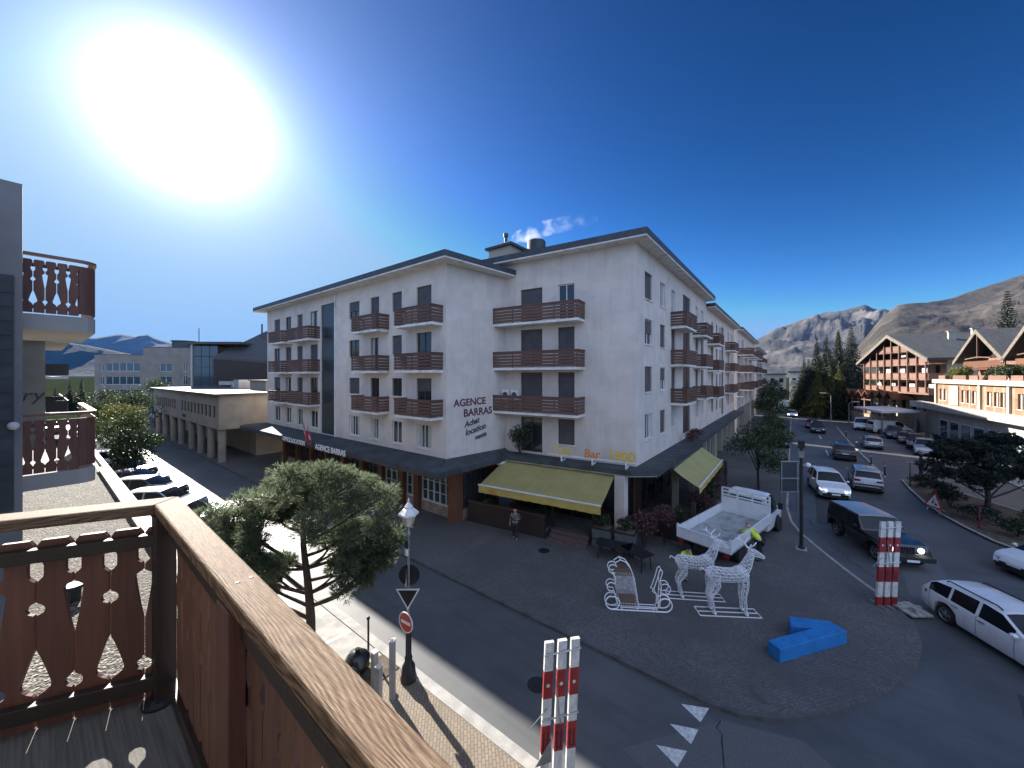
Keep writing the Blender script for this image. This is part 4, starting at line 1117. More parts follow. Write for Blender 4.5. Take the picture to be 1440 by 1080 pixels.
for i,op in enumerate(wops[:1]): pass
ht = thing('white_hotel', 'distant white hotel with bands of greenish windows and a mast on its roof', 'building', (-107,16,0), w=True)
hd = Vector((9.2,9.3)).normalized()   # frontal wall direction
H0 = Vector((-115.7,7.6)); L1 = 9.0; L2 = 12.0
wl = MB(); pA = H0; pB = H0+hd*L1
opsH = [(.9,1.7,z,z+1.6) for z in (4.6,7.4,10.2)]+[(2.0,8.4,z,z+1.75) for z in (4.6,7.4,10.2)]+[(1,2,1.2,3),(3,4.6,1.2,3.2)]
facade(wl, pA, pB, 0, 13.6, opsH)
pC = pB+hd*L2; ops2 = [(3.2,5.4,z,z+1.8) for z in (7.3,10.1)]+[(7.6,8.4,z,z+2) for z in (4.5,7.3,10.1)]+[(10,11,10,12),(1,2,1,3)]
facade(wl, pB, pC, 0, 15.2, ops2)
back = Vector((-hd.y,hd.x))*14
for a,b,h in ((pC,pC+back,15.2),(pC+back,pA+back,13.6),(pA+back,pA,13.6)): facade(wl, a, b, 0, h, [])
facade(wl, pB+back, pB, 13.5, 15.2, [])
wl.build('wall', M['hotel'], ht)
for op in opsH: window(ht, pA, hd, op, 'glass', glass='glass_blue', mull=max(1,int((op[1]-op[0])/1.3)), sill=False)
for op in ops2: window(ht, pB, hd, op, 'glass', glass='glass_blue', sill=False)
mb = MB(); mb.prism([tuple(pA),tuple(pB),tuple(pB+back),tuple(pA+back)],13.6,13.75); mb.prism([tuple(pB),tuple(pC),tuple(pC+back),tuple(pB+back)],15.2,15.35); mb.build('roof', M['roofdark'], ht)
mb = MB(); q = pB+hd*5+back*.3; mb.lathe([(2.1,0),(2.1,1.5),(2.3,1.52),(2.3,1.7)], 16, (q.x,q.y,15.35)); mb.build('roof_drum', M['fascia'], ht)
mb = MB(); q = pB+hd*8+back*.3; mb.tube([(q.x,q.y,15.3),(q.x,q.y,20)],.08,5); mb.build('mast', M['dark_metal'], ht)
br = thing('brown_chalet_block', 'big dark brown building with a sloping roof and a glazed corner behind the arcade', 'building', (-78,24,0), w=True)
B0 = Vector((-81.0,16.4)); bd = Vector((10.2,7.9)).normalized(); Lb = 18; bk = Vector((-bd.y,bd.x))*12
wl = MB(); bops = [(8,10,8.6,10.2),(13,16.5,6.2,7.6),(5.2,6.6,9,10.4)]
facade(wl, B0, B0+bd*Lb, 0, 12.2, bops); facade(wl, B0+bd*Lb, B0+bd*Lb+bk, 0, 12.2, []); facade(wl, B0+bk, B0, 0, 14.6, []); facade(wl, B0+bd*Lb+bk, B0+bk, 0, 12.2, []); wl.build('wall', M['frame_brown'], br)
for op in bops: window(br, B0, bd, op, 'glass', sill=False)
mb = MB(); fr = Vector((bd.y,-bd.x))
c_ = [B0+bd*4.2+fr*.02, B0-bd*.1+fr*.02]
for k in range(4):
    for j in range(3):
        mb.obox(B0,(bd.x,bd.y),.1+j*1.4,1.4+j*1.4,.02,.06,7.2+k*1.8,8.9+k*1.8)
mb.build('corner_glazing', M['glass_blue'], br)
mb = MB(); mb.obox(B0,(bd.x,bd.y),-.2,.05,.02,.25,4,14.6); mb.obox(B0,(bd.x,bd.y),5,18.2,-.3,.8,7.7,8.4); mb.build('white_band', M['plaster_grey'], br)
mb = MB()
P3 = lambda s,b,z: (B0.x+bd.x*s+fr.x*b, B0.y+bd.y*s+fr.y*b, z)
mb.add([P3(4.2,1,12.1),P3(18.6,1,11.0),P3(18.6,-6,17.2),P3(8.5,-6,17.2),P3(4.2,1,12.5),P3(18.6,1,11.4),P3(18.6,-6,17.6),P3(8.5,-6,17.6)],[(0,1,2,3),(7,6,5,4),(0,4,5,1),(1,5,6,2),(2,6,7,3),(3,7,4,0)])
mb.obox(B0,(bd.x,bd.y),-.6,8.3,-8,.6,14.6,15.0); mb.build('roof', M['roofdark'], br)
mb = MB(); mb.add([P3(4.2,.98,12.08),P3(18.6,.98,10.98),P3(18.6,.9,8.4),P3(4.2,.9,8.4)],[(3,2,1,0)]); mb.build('gable_boarding', M['dark_wood'], br)
mb = MB()
for s in (9,10.2,15): mb.tube([P3(s,-4,14.5),P3(s,-4,18.6)],.14,6)
mb.build('chimney_pipe', M['fascia'], br)

# ------------------------------------------------------------------ right side: gabled chalet hotel
hc = thing('chalet_hotel', 'big timber chalet hotel with a sunlit gable, stacked balconies and slate roof', 'building', (16,94,0), w=True)
L_ = Vector((13.55,101.9)); Rr = Vector((18.75,85.35)); gd = (Rr-L_).normalized(); W = (Rr-L_).length; gn = Vector((gd.y,-gd.x))
G = lambda s,b,z: (L_.x+gd.x*s+gn.x*b, L_.y+gd.y*s+gn.y*b, z)
zE, zA = 12.1, 16.1; DP = 26
wl = MB()
def gable_ops(floors):
    o = []
    for z,h,lo,hi in floors:
        s = lo
        while s < hi: o.append((s,s+1.3,z,z+h)); s += 2.7
    return o
gops = gable_ops([(3.3,1.9,1.2,W-2),(6.2,1.9,1.2,W-2),(9.2,1.9,1.2,W-2)])
facade(wl, L_, Rr, 0, zE, gops, dp=.3)
rear = -gn*DP
facade(wl, Rr, Rr+rear, 0, zE, [(2,4,7,9),(6,8,7,9),(10,12,7,9)]); facade(wl, L_+rear, L_, 0, zE, []); facade(wl, Rr+rear, L_+rear, 0, zE, [])
wl.add([G(0,0,zE),G(W,0,zE),G(W/2,0,zA)],[(0,1,2)]); wl.build('wall', M['plaster_cream'], hc)
for op in gops: window(hc, L_, gd, op, 'glass', .3, 'frame_brown', sill=False)
mb = MB(); mb.add([G(.3,.02,zE+.15),G(W-.3,.02,zE+.15),G(W/2,.02,zA-.1)],[(0,1,2)]); mb.build('gable_boarding', M['dark_wood'], hc)
# balconies across the whole gable, deep, on posts
for z,lo,hi in ((6.5,-.2,W+.2),(8.8,-.2,W+.2),(11.2,-.2,W+.2),(13.5,4.6,W-4.6)):
    mb = MB(); mb.obox(L_,gd,lo,hi,.03,2.2,z-.25,z-.02); o = mb.build('balcony', M['chalet_wood'], hc)
    r = MB(); r.obox(L_,gd,lo,hi,2.14,2.24,z,z+.85); r.obox(L_,gd,lo,lo+.08,.03,2.13,z,z+.85); r.obox(L_,gd,hi-.08,hi,.03,2.13,z,z+.85); r.build('boarded_railing', M['chalet_wood'], o)
    r = MB(); r.obox(L_,gd,lo-.05,hi+.05,2.08,2.3,z+.851,z+.93); r.build('handrail', M['orange_wood'], o)
for i,s in enumerate((.1,2.2,4.4,6.6,W/2,10.8,13,15.2,W-.1)):
    zt_ = zE+(zA-zE)*(1-abs(s-W/2)/(W/2))-.1
    mb = MB(); mb.obox(L_,gd,s-.08,s+.08,2.31,2.46,6.6,zt_); mb.build('post', M['chalet_wood_z'], hc)
for s,z in ((2.2,6.0),(6.4,6.0),(11.5,6.0),(16,6),(5,8.8),(9,8.8),(14.5,8.8),(9.2,11.6)):
    mb = MB(); mb.obox(L_,gd,s,s+1.3,1.3,1.34,z+.9,z+1.9 if z < 11 else z+1.4); mb.build('balcony_blind', M['frame_white'], hc)
# roof with deep overhang
mb = MB(); ov = 2.9; ex = 1.3; sl = (zA-zE)/(W/2)
for sgn in (-1,1):
    s_e = W/2+sgn*(W/2+ex); zl = zE-sl*ex
    a = [G(W/2,ov,zA+.2),G(s_e,ov,zl+.2),G(s_e,-DP-1,zl+.2),G(W/2,-DP-1,zA+.2)]
    b2 = [(x,y,z+.32) for x,y,z in a]
    fs = [(0,1,2,3),(7,6,5,4),(0,4,5,1),(1,5,6,2),(2,6,7,3),(3,7,4,0)]
    if sgn < 0: fs = [f[::-1] for f in fs]
    mb.add(a+b2, fs)
mb.build('roof', M['slate'], hc)
mb = MB()
for sgn in (-1,1):
    s_e = W/2+sgn*(W/2+ex+.1); zl = zE-sl*(ex+.1)
    a = [G(W/2,ov+.03,zA-.12),G(s_e,ov+.03,zl-.12),G(s_e,ov+.03,zl+.42),G(W/2,ov+.03,zA+.46)]
    b2 = [G(W/2,ov+.14,zA-.12),G(s_e,ov+.14,zl-.12),G(s_e,ov+.14,zl+.42),G(W/2,ov+.14,zA+.46)]
    fs = [(0,1,2,3),(7,6,5,4),(0,4,5,1),(1,5,6,2),(2,6,7,3)]
    mb.add(a+b2, fs)
mb.build('barge_board', pm('grey_brown_barge_board',(.19,.16,.13),(.12,.1,.08),3,.7), hc)  # grey-brown board colour
for s,b,h in ((W*.6,-7.5,1.5),(W*.66,-4.0,1.5)):
    mb = MB(); x,y,z = G(s,b,zA-sl*(s-W/2)-.4); mb.box(x-.42,x+.42,y-.4,y+.4,z,z+h+.6); mb.box(x-.52,x+.52,y-.5,y+.5,z+h+.601,z+h+.75); mb.build('chimney', M['plaster_cream'], hc)
# porch: a row of little gables on arches over a stone base
ph = MB(); po = MB(); pr = MB(); Wp = 2.35
for i in range(7):
    s = -5.2+i*Wp
    q = lambda a,b,z: G(s+a,b,z)
    for sgn in (0,1):
        a = [q(Wp/2,3.6,6.3),q(-.1 if not sgn else Wp+.1,3.6,5.1),q(-.1 if not sgn else Wp+.1,.5,5.1),q(Wp/2,.5,6.3)]
        b2 = [(x,y,z+.2) for x,y,z in a]; fs = [(0,1,2,3),(7,6,5,4),(0,4,5,1),(1,5,6,2),(3,7,4,0)]
        if not sgn: fs = [f[::-1] for f in fs]
        ph.add(a+b2, fs)
    po.obox(L_,gd,s-.13,s+.13,2.9,3.16,1.9,5.15); po.obox(L_,gd,s+.131,s+Wp-.131,2.95,3.12,4.5,4.7)
    po.add([q(.3,3.0,5.15),q(Wp-.3,3.0,5.15),q(Wp/2,3.0,6.15)],[(0,1,2)])
    pr.obox(L_,gd,s+.131,s+Wp-.131,2.9,3.02,2.0,2.8)
ph.build('porch_roof', M['orange_wood'], hc); po.build('porch_frame', M['chalet_wood_z'], hc); pr.build('porch_railing', M['chalet_wood'], hc)
mb = MB(); mb.obox(L_,gd,-5.4,11.6,.35,3.25,0,1.9); mb.build('stone_base', M['stone'], hc)

# brick shop building with roof terrace and gabled chalets on top
bb = thing('brick_shop_building', 'brick fronted building with white pilasters, roof terrace and two timber gables, right edge', 'building', (24,66,0), w=True)
B1 = Vector((16.45,79.4)); B2 = Vector((20.1,39.4)); d2 = (B2-B1).normalized(); Lq = (B2-B1).length; n2 = Vector((d2.y,-d2.x))
Q = lambda s,b,z: (B1.x+d2.x*s+n2.x*b, B1.y+d2.y*s+n2.y*b, z)
wl = MB(); bops = []
for s in (1.1,2.3, 7.2,8.5,9.8, 13.0,14.4,15.6, 18.6,20,21.3, 24.5,25.9,27.2,31,32.4,33.8): bops.append((s,s+.95,5.85,7.45))
facade(wl, B1, B2, 5.3, 8.2, bops, dp=.2); wl.build('brick_wall', M['brick'], bb)
for op in bops: window(bb, B1, d2, op, 'curt', .2, 'orange_wood' if False else 'frame_brown', sill=True)
mb = MB(); mb.obox(B1,d2,4.2,6.6,.003,.12,5.4,7.9); mb.build('white_bay', M['plaster_cream'], bb)
mb = MB()
for s in (0,11.6,17.2,23.2,29.5,36): mb.obox(B1,d2,s,s+.42,.003,.2,5.3,8.2)
each(mb, 'pilaster', M['plaster_cream'], bb)
mb = MB(); mb.obox(B1,d2,-.3,Lq,-.4,.35,8.201,8.75); mb.build('terrace_parapet', M['plaster_cream'], bb)
mb = MB(); mb.obox(B1,d2,-6,Lq,-.3,1.1,4.45,5.3); mb.build('cornice', M['plaster_cream'], bb)
mb = MB(); mb.obox(B1,d2,-.1,Lq,-16,-.4,0,8.2); mb.obox(B1,d2,-5,-.1,-12,-.4,0,4.4); mb.build('wall', M['plaster_cream'], bb)
mb = MB(); mb.obox(B1,d2,.0,Lq,-.38,-.2,0,4.449); mb.build('shop_front', M['plaster_grey'], bb)
for i in range(13):
    s = .8+i*3.0
    mb = MB(); mb.obox(B1,d2,s,s+2.3,-.19,-.12,.4,3.1); o = mb.build('shop_window', M['frame_white'], bb)
    mb = MB(); mb.obox(B1,d2,s+.08,s+2.22,-.119,-.11,.5,3.0); mb.build('pane', M['glass_blue'], o)
mb = MB()
for k in range(9):
    s = .4+k*4.2; mb.obox(B1,d2,s,s+(3.4 if k%2 else 2),-.2,-.1,8.751,9.3)
each(mb, 'terrace_railing', M['chalet_wood'], bb)
def small_gable(s0, wd, setb, ze, za, label=None):
    g = MB(); b0 = -setb
    gb = MB(); gb.obox(B1,d2,s0,s0+wd,b0-9,b0,8.2,ze); gb.add([Q(s0,b0,ze),Q(s0+wd,b0,ze),Q(s0+wd/2,b0,za)],[(0,1,2)])
    o = gb.build('gable_house', M['chalet_wood'], bb)
    sl_ = (za-ze)/(wd/2); ex_ = .9
    for sgn in (-1,1):
        e = s0+wd/2+sgn*(wd/2+ex_); zl = ze-sl_*ex_
        a = [Q(s0+wd/2,b0+2,za+.1),Q(e,b0+2,zl+.1),Q(e,b0-14,zl+.1),Q(s0+wd/2,b0-14,za+.1)]; b2 = [(x,y,z+.3) for x,y,z in a]
        fs = [(0,1,2,3),(7,6,5,4),(0,4,5,1),(1,5,6,2),(2,6,7,3),(3,7,4,0)]
        if sgn < 0: fs = [f[::-1] for f in fs]
        g.add(a+b2, fs)
    g.build('roof', M['slate'], o)
    br_ = MB()
    for sgn in (-1,1):
        e = s0+wd/2+sgn*(wd/2+ex_+.05); zl = ze-sl_*(ex_+.05)
        a = [Q(s0+wd/2,b0+2.02,za-.15),Q(e,b0+2.02,zl-.15),Q(e,b0+2.02,zl+.38),Q(s0+wd/2,b0+2.02,za+.42)]
        b2 = [Q(s0+wd/2,b0+2.12,za-.15),Q(e,b0+2.12,zl-.15),Q(e,b0+2.12,zl+.38),Q(s0+wd/2,b0+2.12,za+.42)]
        br_.add(a+b2, [(0,1,2,3),(7,6,5,4),(0,4,5,1),(1,5,6,2),(2,6,7,3)])
    br_.build('barge_board', bpy.data.materials['grey_brown_barge_board'], o)
    gi = MB(); gi.add([Q(s0+.2,b0+.02,ze+.1),Q(s0+wd-.2,b0+.02,ze+.1),Q(s0+wd/2,b0+.02,za-.1)],[(0,1,2)]); gi.build('gable_boarding', M['dark_wood'], o)
    rr = MB(); rr.obox(B1,d2,s0+.3,s0+wd-.3,b0+1.4,b0+1.5,10.3,11.2); rr.obox(B1,d2,s0+.3,s0+wd-.3,b0+.02,b0+1.39,10.05,10.25); rr.build('balcony', M['orange_wood'], o)
    ww = MB(); ww.obox(B1,d2,s0+wd*.3,s0+wd*.7,b0+.02,b0+.1,8.3,9.9); ww.build('white_front', M['plaster_cream'], o)
    tr = MB(); tr.tube([Q(s0+wd*.2,b0+1.9,ze),Q(s0+wd/2,b0+1.9,ze+.2)],.09,4); tr.tube([Q(s0+wd*.8,b0+1.9,ze),Q(s0+wd/2,b0+1.9,ze+.2)],.09,4); tr.tube([Q(s0+wd/2,b0+1.9,ze),Q(s0+wd/2,b0+1.9,za-.1)],.1,4); tr.build('truss', M['chalet_wood_z'], o)
small_gable(-.05, 10.3, 4.0, 11.5, 14.9); small_gable(11.6, 8.6, 4.0, 11.6, 15.0); small_gable(22.0, 8.4, 4.0, 11.6, 15.0)
mb = MB(); x,y,z = Q(6.5,-11,13.5); mb.box(x-.5,x+.5,y-.5,y+.5,z,z+2.2); mb.build('chimney', M['plaster_cream'], bb)
# far tower-like greenish glass building behind the roofs
gt = thing('greenhouse_building', 'small pale glass roofed building behind the chalet roofs', 'building', (52,118,0), w=True)
mb = MB(); mb.box(44,58,112,120,0,19.5); mb.build('wall', M['plaster_grey'], gt)
mb = MB()
for k in range(8): mb.box(44.2+k*1.7,45.7+k*1.7,111.9,111.97,16,20.6)
mb.build('glass_panel', M['glass_blue'], gt)
# white market tent on the right side of the road
tn = thing('white_canopy_roof', 'flat white canopy roof on posts sheltering vans beside the road', 'shelter', (12,85.5,0), w=True)
mb = MB(); mb.add([(8.6,88.5,3.5),(10.9,80.5,3.4),(15.5,82.5,3.6),(13.2,90.5,3.7),(8.6,88.5,3.8),(10.9,80.5,3.7),(15.5,82.5,3.9),(13.2,90.5,4.0)],[(3,2,1,0),(4,5,6,7),(0,1,5,4),(1,2,6,5),(2,3,7,6),(3,0,4,7)]); mb.build('roof', M['white_metal'], tn)
for x,y in ((9.0,88.1),(11.1,81.1),(15,82.9),(13,89.8)):
    mb = MB(); mb.tube([(x,y,0),(x,y,3.5)],.1,8); mb.build('post', M['grey_metal'], tn)
# grey apartment houses far down the main road
def far_house(label, x0, x1, y, z, m):
    h = thing('apartment_block', label, 'building', ((x0+x1)/2,y+4,0), group='grey apartment houses at the end of the road', w=True)
    wl = MB(); ops = []
    for r in range(int(z//2.9)):
        s = .8
        while s < x1-x0-1.2: ops.append((s,s+1.1,1.2+r*2.9,2.6+r*2.9)); s += 2.4
    facade(wl, (x0,y), (x1,y), 0, z, ops); facade(wl, (x1,y), (x1,y+9), 0, z, []); facade(wl, (x1,y+9), (x0,y+9), 0, z, []); facade(wl, (x0,y+9), (x0,y), 0, z, [])
    wl.build('wall', m, h)
    for r in range(int(z//2.9)):
        mb = MB(); mb.box(x0+.4,x0+(x1-x0)*.45,y-1,y-.01,2.9*r+.9,2.9*r+1.9); mb.build('balcony', M['plaster_grey'], h)
    for op in ops: window(h, (x0,y), (1,0), op, 'glass', sill=False, frame='frame_brown')
    mb = MB(); mb.box(x0-.5,x1+.5,y-.6,y+9.5,z+.001,z+.4); mb.build('roof', M['roofdark'], h)
far_house('grey apartment house closing the main road, wider and left one of two', -14, -2, 150, 9.6, M['plaster_grey'])
far_house('pale blue grey apartment house closing the main road, taller right one of two', -1, 7, 160, 10.4, M['plaster'])
# ------------------------------------------------------------------ vehicles: lofted body with wheel arches, glazing, wheels and lamps
def lerp(tab, x):
    if x <= tab[0][0]: return tab[0][1]
    for (a,b),(c,d) in zip(tab, tab[1:]):
        if x <= c:
            u = (x-a)/(c-a); return b+(d-b)*u
    return tab[-1][1]
# along x (front = +x): belt height, roof height, half width; glass zones given as x ranges
KIND = {
 'suv': dict(L=4.65,W=.95,wr=.36,xf=1.38,xr=-1.42,gc=.26,
   belt=[(-2.32,.72),(-2.25,.98),(-2.1,1.06),(-1,1.08),(.75,1.02),(1.5,.98),(2.1,.86),(2.28,.7),(2.32,.55)],
   roof=[(-2.32,.72),(-2.27,1.0),(-2.05,1.42),(-1.75,1.62),(-1.0,1.68),(0,1.68),(.3,1.64),(.62,1.45),(1.15,1.08),(1.3,1.02),(2.1,.89),(2.28,.72),(2.32,.55)],
   ws=(.34,1.1), rw=(-2.2,-1.86), side=(-1.95,.7), pill=(-.55,-1.35)),
 'estate': dict(L=4.7,W=.92,wr=.33,xf=1.38,xr=-1.38,gc=.2,
   belt=[(-2.35,.6),(-2.3,.9),(-2.1,.96),(-1,.96),(.8,.92),(1.5,.88),(2.1,.76),(2.3,.6),(2.35,.45)],
   roof=[(-2.35,.6),(-2.3,.92),(-2.05,1.25),(-1.8,1.4),(-1.2,1.47),(-.2,1.49),(.25,1.45),(.6,1.25),(1.15,.96),(1.35,.92),(2.1,.79),(2.3,.62),(2.35,.45)],
   ws=(.28,1.12), rw=(-2.24,-1.85), side=(-2.0,.68), pill=(-.35,-1.25)),
 'hatch': dict(L=4.2,W=.9,wr=.31,xf=1.25,xr=-1.28,gc=.2,
   belt=[(-2.1,.6),(-2.03,.92),(-1.8,.98),(-1,.98),(.7,.93),(1.4,.88),(1.9,.76),(2.05,.6),(2.1,.45)],
   roof=[(-2.1,.6),(-2.05,.94),(-1.75,1.3),(-1.45,1.45),(-.9,1.5),(-.2,1.5),(.2,1.46),(.55,1.26),(1.05,.98),(1.25,.93),(1.9,.79),(2.05,.62),(2.1,.45)],
   ws=(.23,1.02), rw=(-1.98,-1.55), side=(-1.7,.6), pill=(-.4,-1.1)),
 'jeep': dict(L=4.7,W=.94,wr=.42,xf=1.5,xr=-1.45,gc=.42,
   belt=[(-2.3,.8),(-2.28,1.1),(-2.1,1.14),(-1,1.14),(.6,1.14),(.72,1.13),(1.4,1.1),(1.95,1.06),(2.02,.95),(2.05,.6)],
   roof=[(-2.3,.8),(-2.28,1.15),(-2.22,1.75),(-2.1,1.84),(-1.0,1.87),(.15,1.86),(.28,1.8),(.45,1.5),(.62,1.2),(.72,1.15),(1.4,1.12),(1.95,1.08),(2.02,.96),(2.05,.6)],
   ws=(.27,.6), rw=(-2.27,-2.23), side=(-2.0,.25), pill=(-.45,-1.25)),
 'van': dict(L=5.1,W=1.0,wr=.34,xf=1.7,xr=-1.65,gc=.22,
   belt=[(-2.55,.7),(-2.53,1.1),(-2.4,1.15),(.9,1.15),(1.7,1.1),(2.3,.95),(2.5,.72),(2.55,.5)],
   roof=[(-2.55,.7),(-2.53,1.2),(-2.45,1.95),(-2.2,2.05),(0,2.08),(.7,2.04),(1.0,1.88),(1.7,1.25),(1.85,1.12),(2.3,.99),(2.5,.75),(2.55,.5)],
   ws=(1.0,1.7), rw=(-2.51,-2.46), side=(.15,1.25), pill=(.2,.2)),
}
for q_ in ('belt','roof'): KIND['suv'][q_] = [(x,z*1.07 if z > .8 else z) for x,z in KIND['suv'][q_]]
def body_grid(k):
    D = KIND[k]; L = D['L']/2; xs = set(); n = 46
    for i in range(n+1): xs.add(round(-L+2*L*i/n,3))
    for xw in (D['xf'],D['xr']):
        for i in range(15): xs.add(round(xw+(D['wr']+.09)*math.cos(PI*i/14),3))
    for a in ('ws','rw','side','pill'):
        for q in D[a]: xs.add(round(q,3))
    for tb in (D['roof'],): 
        for q,_ in tb: xs.add(round(q,3))
    xs = sorted(xs); out = [xs[0]]
    for x in xs[1:]:
        if x-out[-1] > .012: out.append(x)
    return out
def car(kind, label, xy, head, col, group=None, cat='car', name='parked_car', plate=True, lights_on=False, z=0.0, roofcol=None, roofrails=False):
    D = KIND[kind]; L = D['L']/2; W = D['W']; ang = math.atan2(head[1], head[0])
    t_ = thing(name, label, cat, (xy[0],xy[1],z), ang, group)
    xs = body_grid(kind); body = MB(); gl = MB(); gw = MB(); gr = MB(); rf = MB()
    rings = []
    boxy = kind in ('jeep','van')
    for x in xs:
        u = abs(x)/L; tp = max(0,(u-.72)/.28)
        w = W*(1-(.16 if x > 0 else .10)*tp**2*(.6 if boxy else 1.15))
        zs = D['gc']+ .10*tp**3
        for xw in (D['xf'],D['xr']):
            r = D['wr']+.075
            if abs(x-xw) < r: zs = max(zs, D['wr']+math.sqrt(r*r-(x-xw)**2)*.98)
        zb = max(lerp(D['belt'], x), zs+.03); zr = max(lerp(D['roof'], x), zb+.012)
        h = max(0, zr-zb); wt = w-(.06 if boxy else .3)*min(1,h/.62)*(.8 if kind != 'van' else 1)-.02
        mid = zs+(zb-zs)*.55
        rings.append([(x,w*.93,zs),(x,w*.985,zs+(zb-zs)*.12),(x,w,mid),(x,w*.975,zb-.03),(x,w*.955,zb),
                      (x,wt+.02,zr-min(.07,h*.35)),(x,wt-.05,zr-min(.02,h*.1)),(x,wt*.5,zr+.012*min(1,h*4)),(x,0,zr+.018*min(1,h*4))])
    m = len(rings[0])
    V = []
    for r in rings: V.extend(r)
    idx = {}
    def put(mbx, quad, key):
        d_ = idx.setdefault(key,{}); q = []
        for i_ in quad:
            if i_ not in d_:
                d_[i_] = len(mbx.v); mbx.v.append(i_)
            q.append(d_[i_])
        mbx.f.append(tuple(q)); mbx.m.append(0)
    ins = lambda x,a: a[0]-1e-3 <= x <= a[1]+1e-3
    for side in (1,-1):
        for i in range(len(xs)-1):
            xa, xb = xs[i], xs[i+1]; xm = (xa+xb)/2
            for j in range(m-1):
                q = [rings[i][j],rings[i+1][j],rings[i+1][j+1],rings[i][j+1]]
                q = [(a,b*side,c) for a,b,c in q]
                if side < 0: q = q[::-1]
                # outward: front is +x, +y is the left side
                q = q[::-1]
                pil = any(abs(xm-p) < .055 for p in D['pill'])
                ra, rb = lerp(D['roof'],xm), lerp(D['belt'],xm)
                if j >= 6 and ins(xm, D['ws']): put(gw, q, 'w')
                elif j >= 6 and ins(xm, D['rw']): put(gr, q, 'r')
                elif j == 4 and ins(xm, D['side']) and not pil and ra-rb > .16: put(gl, q, 's')
                elif roofcol and j >= 6 and ra-rb > .5: put(rf, q, 'f')
                else: put(body, q, 'b')
    # underside
    for i in range(len(xs)-1):
        a, b = rings[i][0], rings[i+1][0]
        body.add([a,(a[0],-a[1],a[2]),(b[0],-b[1],b[2]),b],[(0,1,2,3)])
    body.build('body', col, t_, smooth=32)
    gw.build('windscreen', M['car_glass'], t_, smooth=True); gr.build('rear_window', M['car_glass'], t_, smooth=True); each(gl, 'side_window', M['car_glass'], t_, smooth=True)
    sm_ = MB()
    for x in (D['side'][0]*.98+.02, *D['pill'], D['side'][1]+.02):
        if kind == 'van' and x == D['pill'][1]: pass
        k_ = min(range(len(xs)), key=lambda i: abs(xs[i]-x)); rg = rings[k_]
        if rg[0][2] > D['gc']+.16: continue
        for sd_ in (1,-1): sm_.tube([(p[0],p[1]*sd_+.001*sd_,p[2]) for p in rg[0:5]], .0055, 4)
    each(sm_, 'door_seam', M['black'], t_)
    hd_ = MB()
    for x in (D['pill'][0]+.16, D['pill'][1]+.22) if D['pill'][0] != D['pill'][1] else (D['pill'][0]+.2,):
        zz = lerp(D['belt'],x)-.12
        for sd_ in (1,-1): hd_.box(x-.1,x+.1,min(sd_*(W-.03),sd_*(W+.012)),max(sd_*(W-.03),sd_*(W+.012)),zz-.015,zz+.015)
    each(hd_, 'door_handle', M['black'] if col.name in ('car_black','car_dark_grey') else M['rim'], t_)
    if roofcol: rf.build('roof', roofcol, t_, smooth=True)
    mb = MB(); mb.box(-L*.86,L*.86,-W*.8,W*.8,D['gc']-.06,D['gc']+.16); mb.build('chassis', M['black'], t_)
    for xw in (D['xf'],D['xr']):
        for sd_ in (1,-1):
            y = sd_*(W-.13); r = D['wr']
            mb = MB(); mb.M = Matrix.Translation((xw,y,r)) @ Matrix.Rotation(-sd_*PI/2,4,'X')
            mb.lathe([(r*.62,-.11),(r*.93,-.11),(r,-.06),(r,.07),(r*.93,.115),(r*.68,.12),(r*.64,.09)], 22)
            w_ = mb.build('wheel', M['black'], t_, smooth=True)
            rm = MB(); rm.M = mb.M
            for s_ in range(5):
                a = 2*PI*s_/5; c_, n_ = math.cos(a), math.sin(a); p_ = .055
                rm.add([(c_*.04-n_*p_,n_*.04+c_*p_,.1),(c_*.04+n_*p_,n_*.04-c_*p_,.1),(c_*r*.66+n_*p_*.7,n_*r*.66-c_*p_*.7,.092),(c_*r*.66-n_*p_*.7,n_*r*.66+c_*p_*.7,.092)],[(0,1,2,3)])
            rm.lathe([(r*.58,.07),(r*.67,.105),(r*.63,.112),(r*.57,.09)], 22, cap=False); rm.lathe([(.001,.105),(.06,.105),(.065,.09)], 10, cap=False)
            rm.build('rim', M['rim'], w_)
    zf = lerp(D['belt'], L-.14)
    def wd(x):
        u = abs(x)/L; tp = max(0,(u-.72)/.28); return W*(1-(.16 if x > 0 else .10)*tp**2*(.6 if boxy else 1.15))
    for sd_ in (1,-1):
        mb = MB(); hm = (M['lamp_on'] if kind in ('jeep','hatch') else M['lamp_day']) if lights_on else M['headlamp']
        if kind == 'jeep':
            mb.M = Matrix.Translation((L-.31,sd_*.62,.86)) @ Matrix.Rotation(PI/2,4,'Y'); mb.lathe([(.12,-.05),(.12,.02),(.09,.05),(.001,.06)], 16)
        else:
            x1 = L-.02; x0 = L-.34
            zt_ = lerp(D['belt'], x0)-.03; zb_ = zf-.12
            y0, y1 = wd(x0)*.995, wd(x1)*.86
            mb.add([(x0,sd_*(y0+.006),zt_-.02),(x0,sd_*(y0+.008),zt_-.15),(L-.1,sd_*(wd(L-.1)+.008),zb_-.02),(L-.1,sd_*(wd(L-.1)+.006),zb_+.1),(L+.006,sd_*.52,zb_-.02),(L-.03,sd_*.5,zb_+.09),(L-.12,sd_*.5,zb_+.14)],
                   [(0,1,2,3),(3,2,4,5),(0,3,5,6)] if sd_ > 0 else [(3,2,1,0),(5,4,2,3),(6,5,3,0)])
        mb.build('headlight', hm, t_)
        mb = MB(); xr_ = -L+.02; zz = lerp(D['belt'], -L+.2)
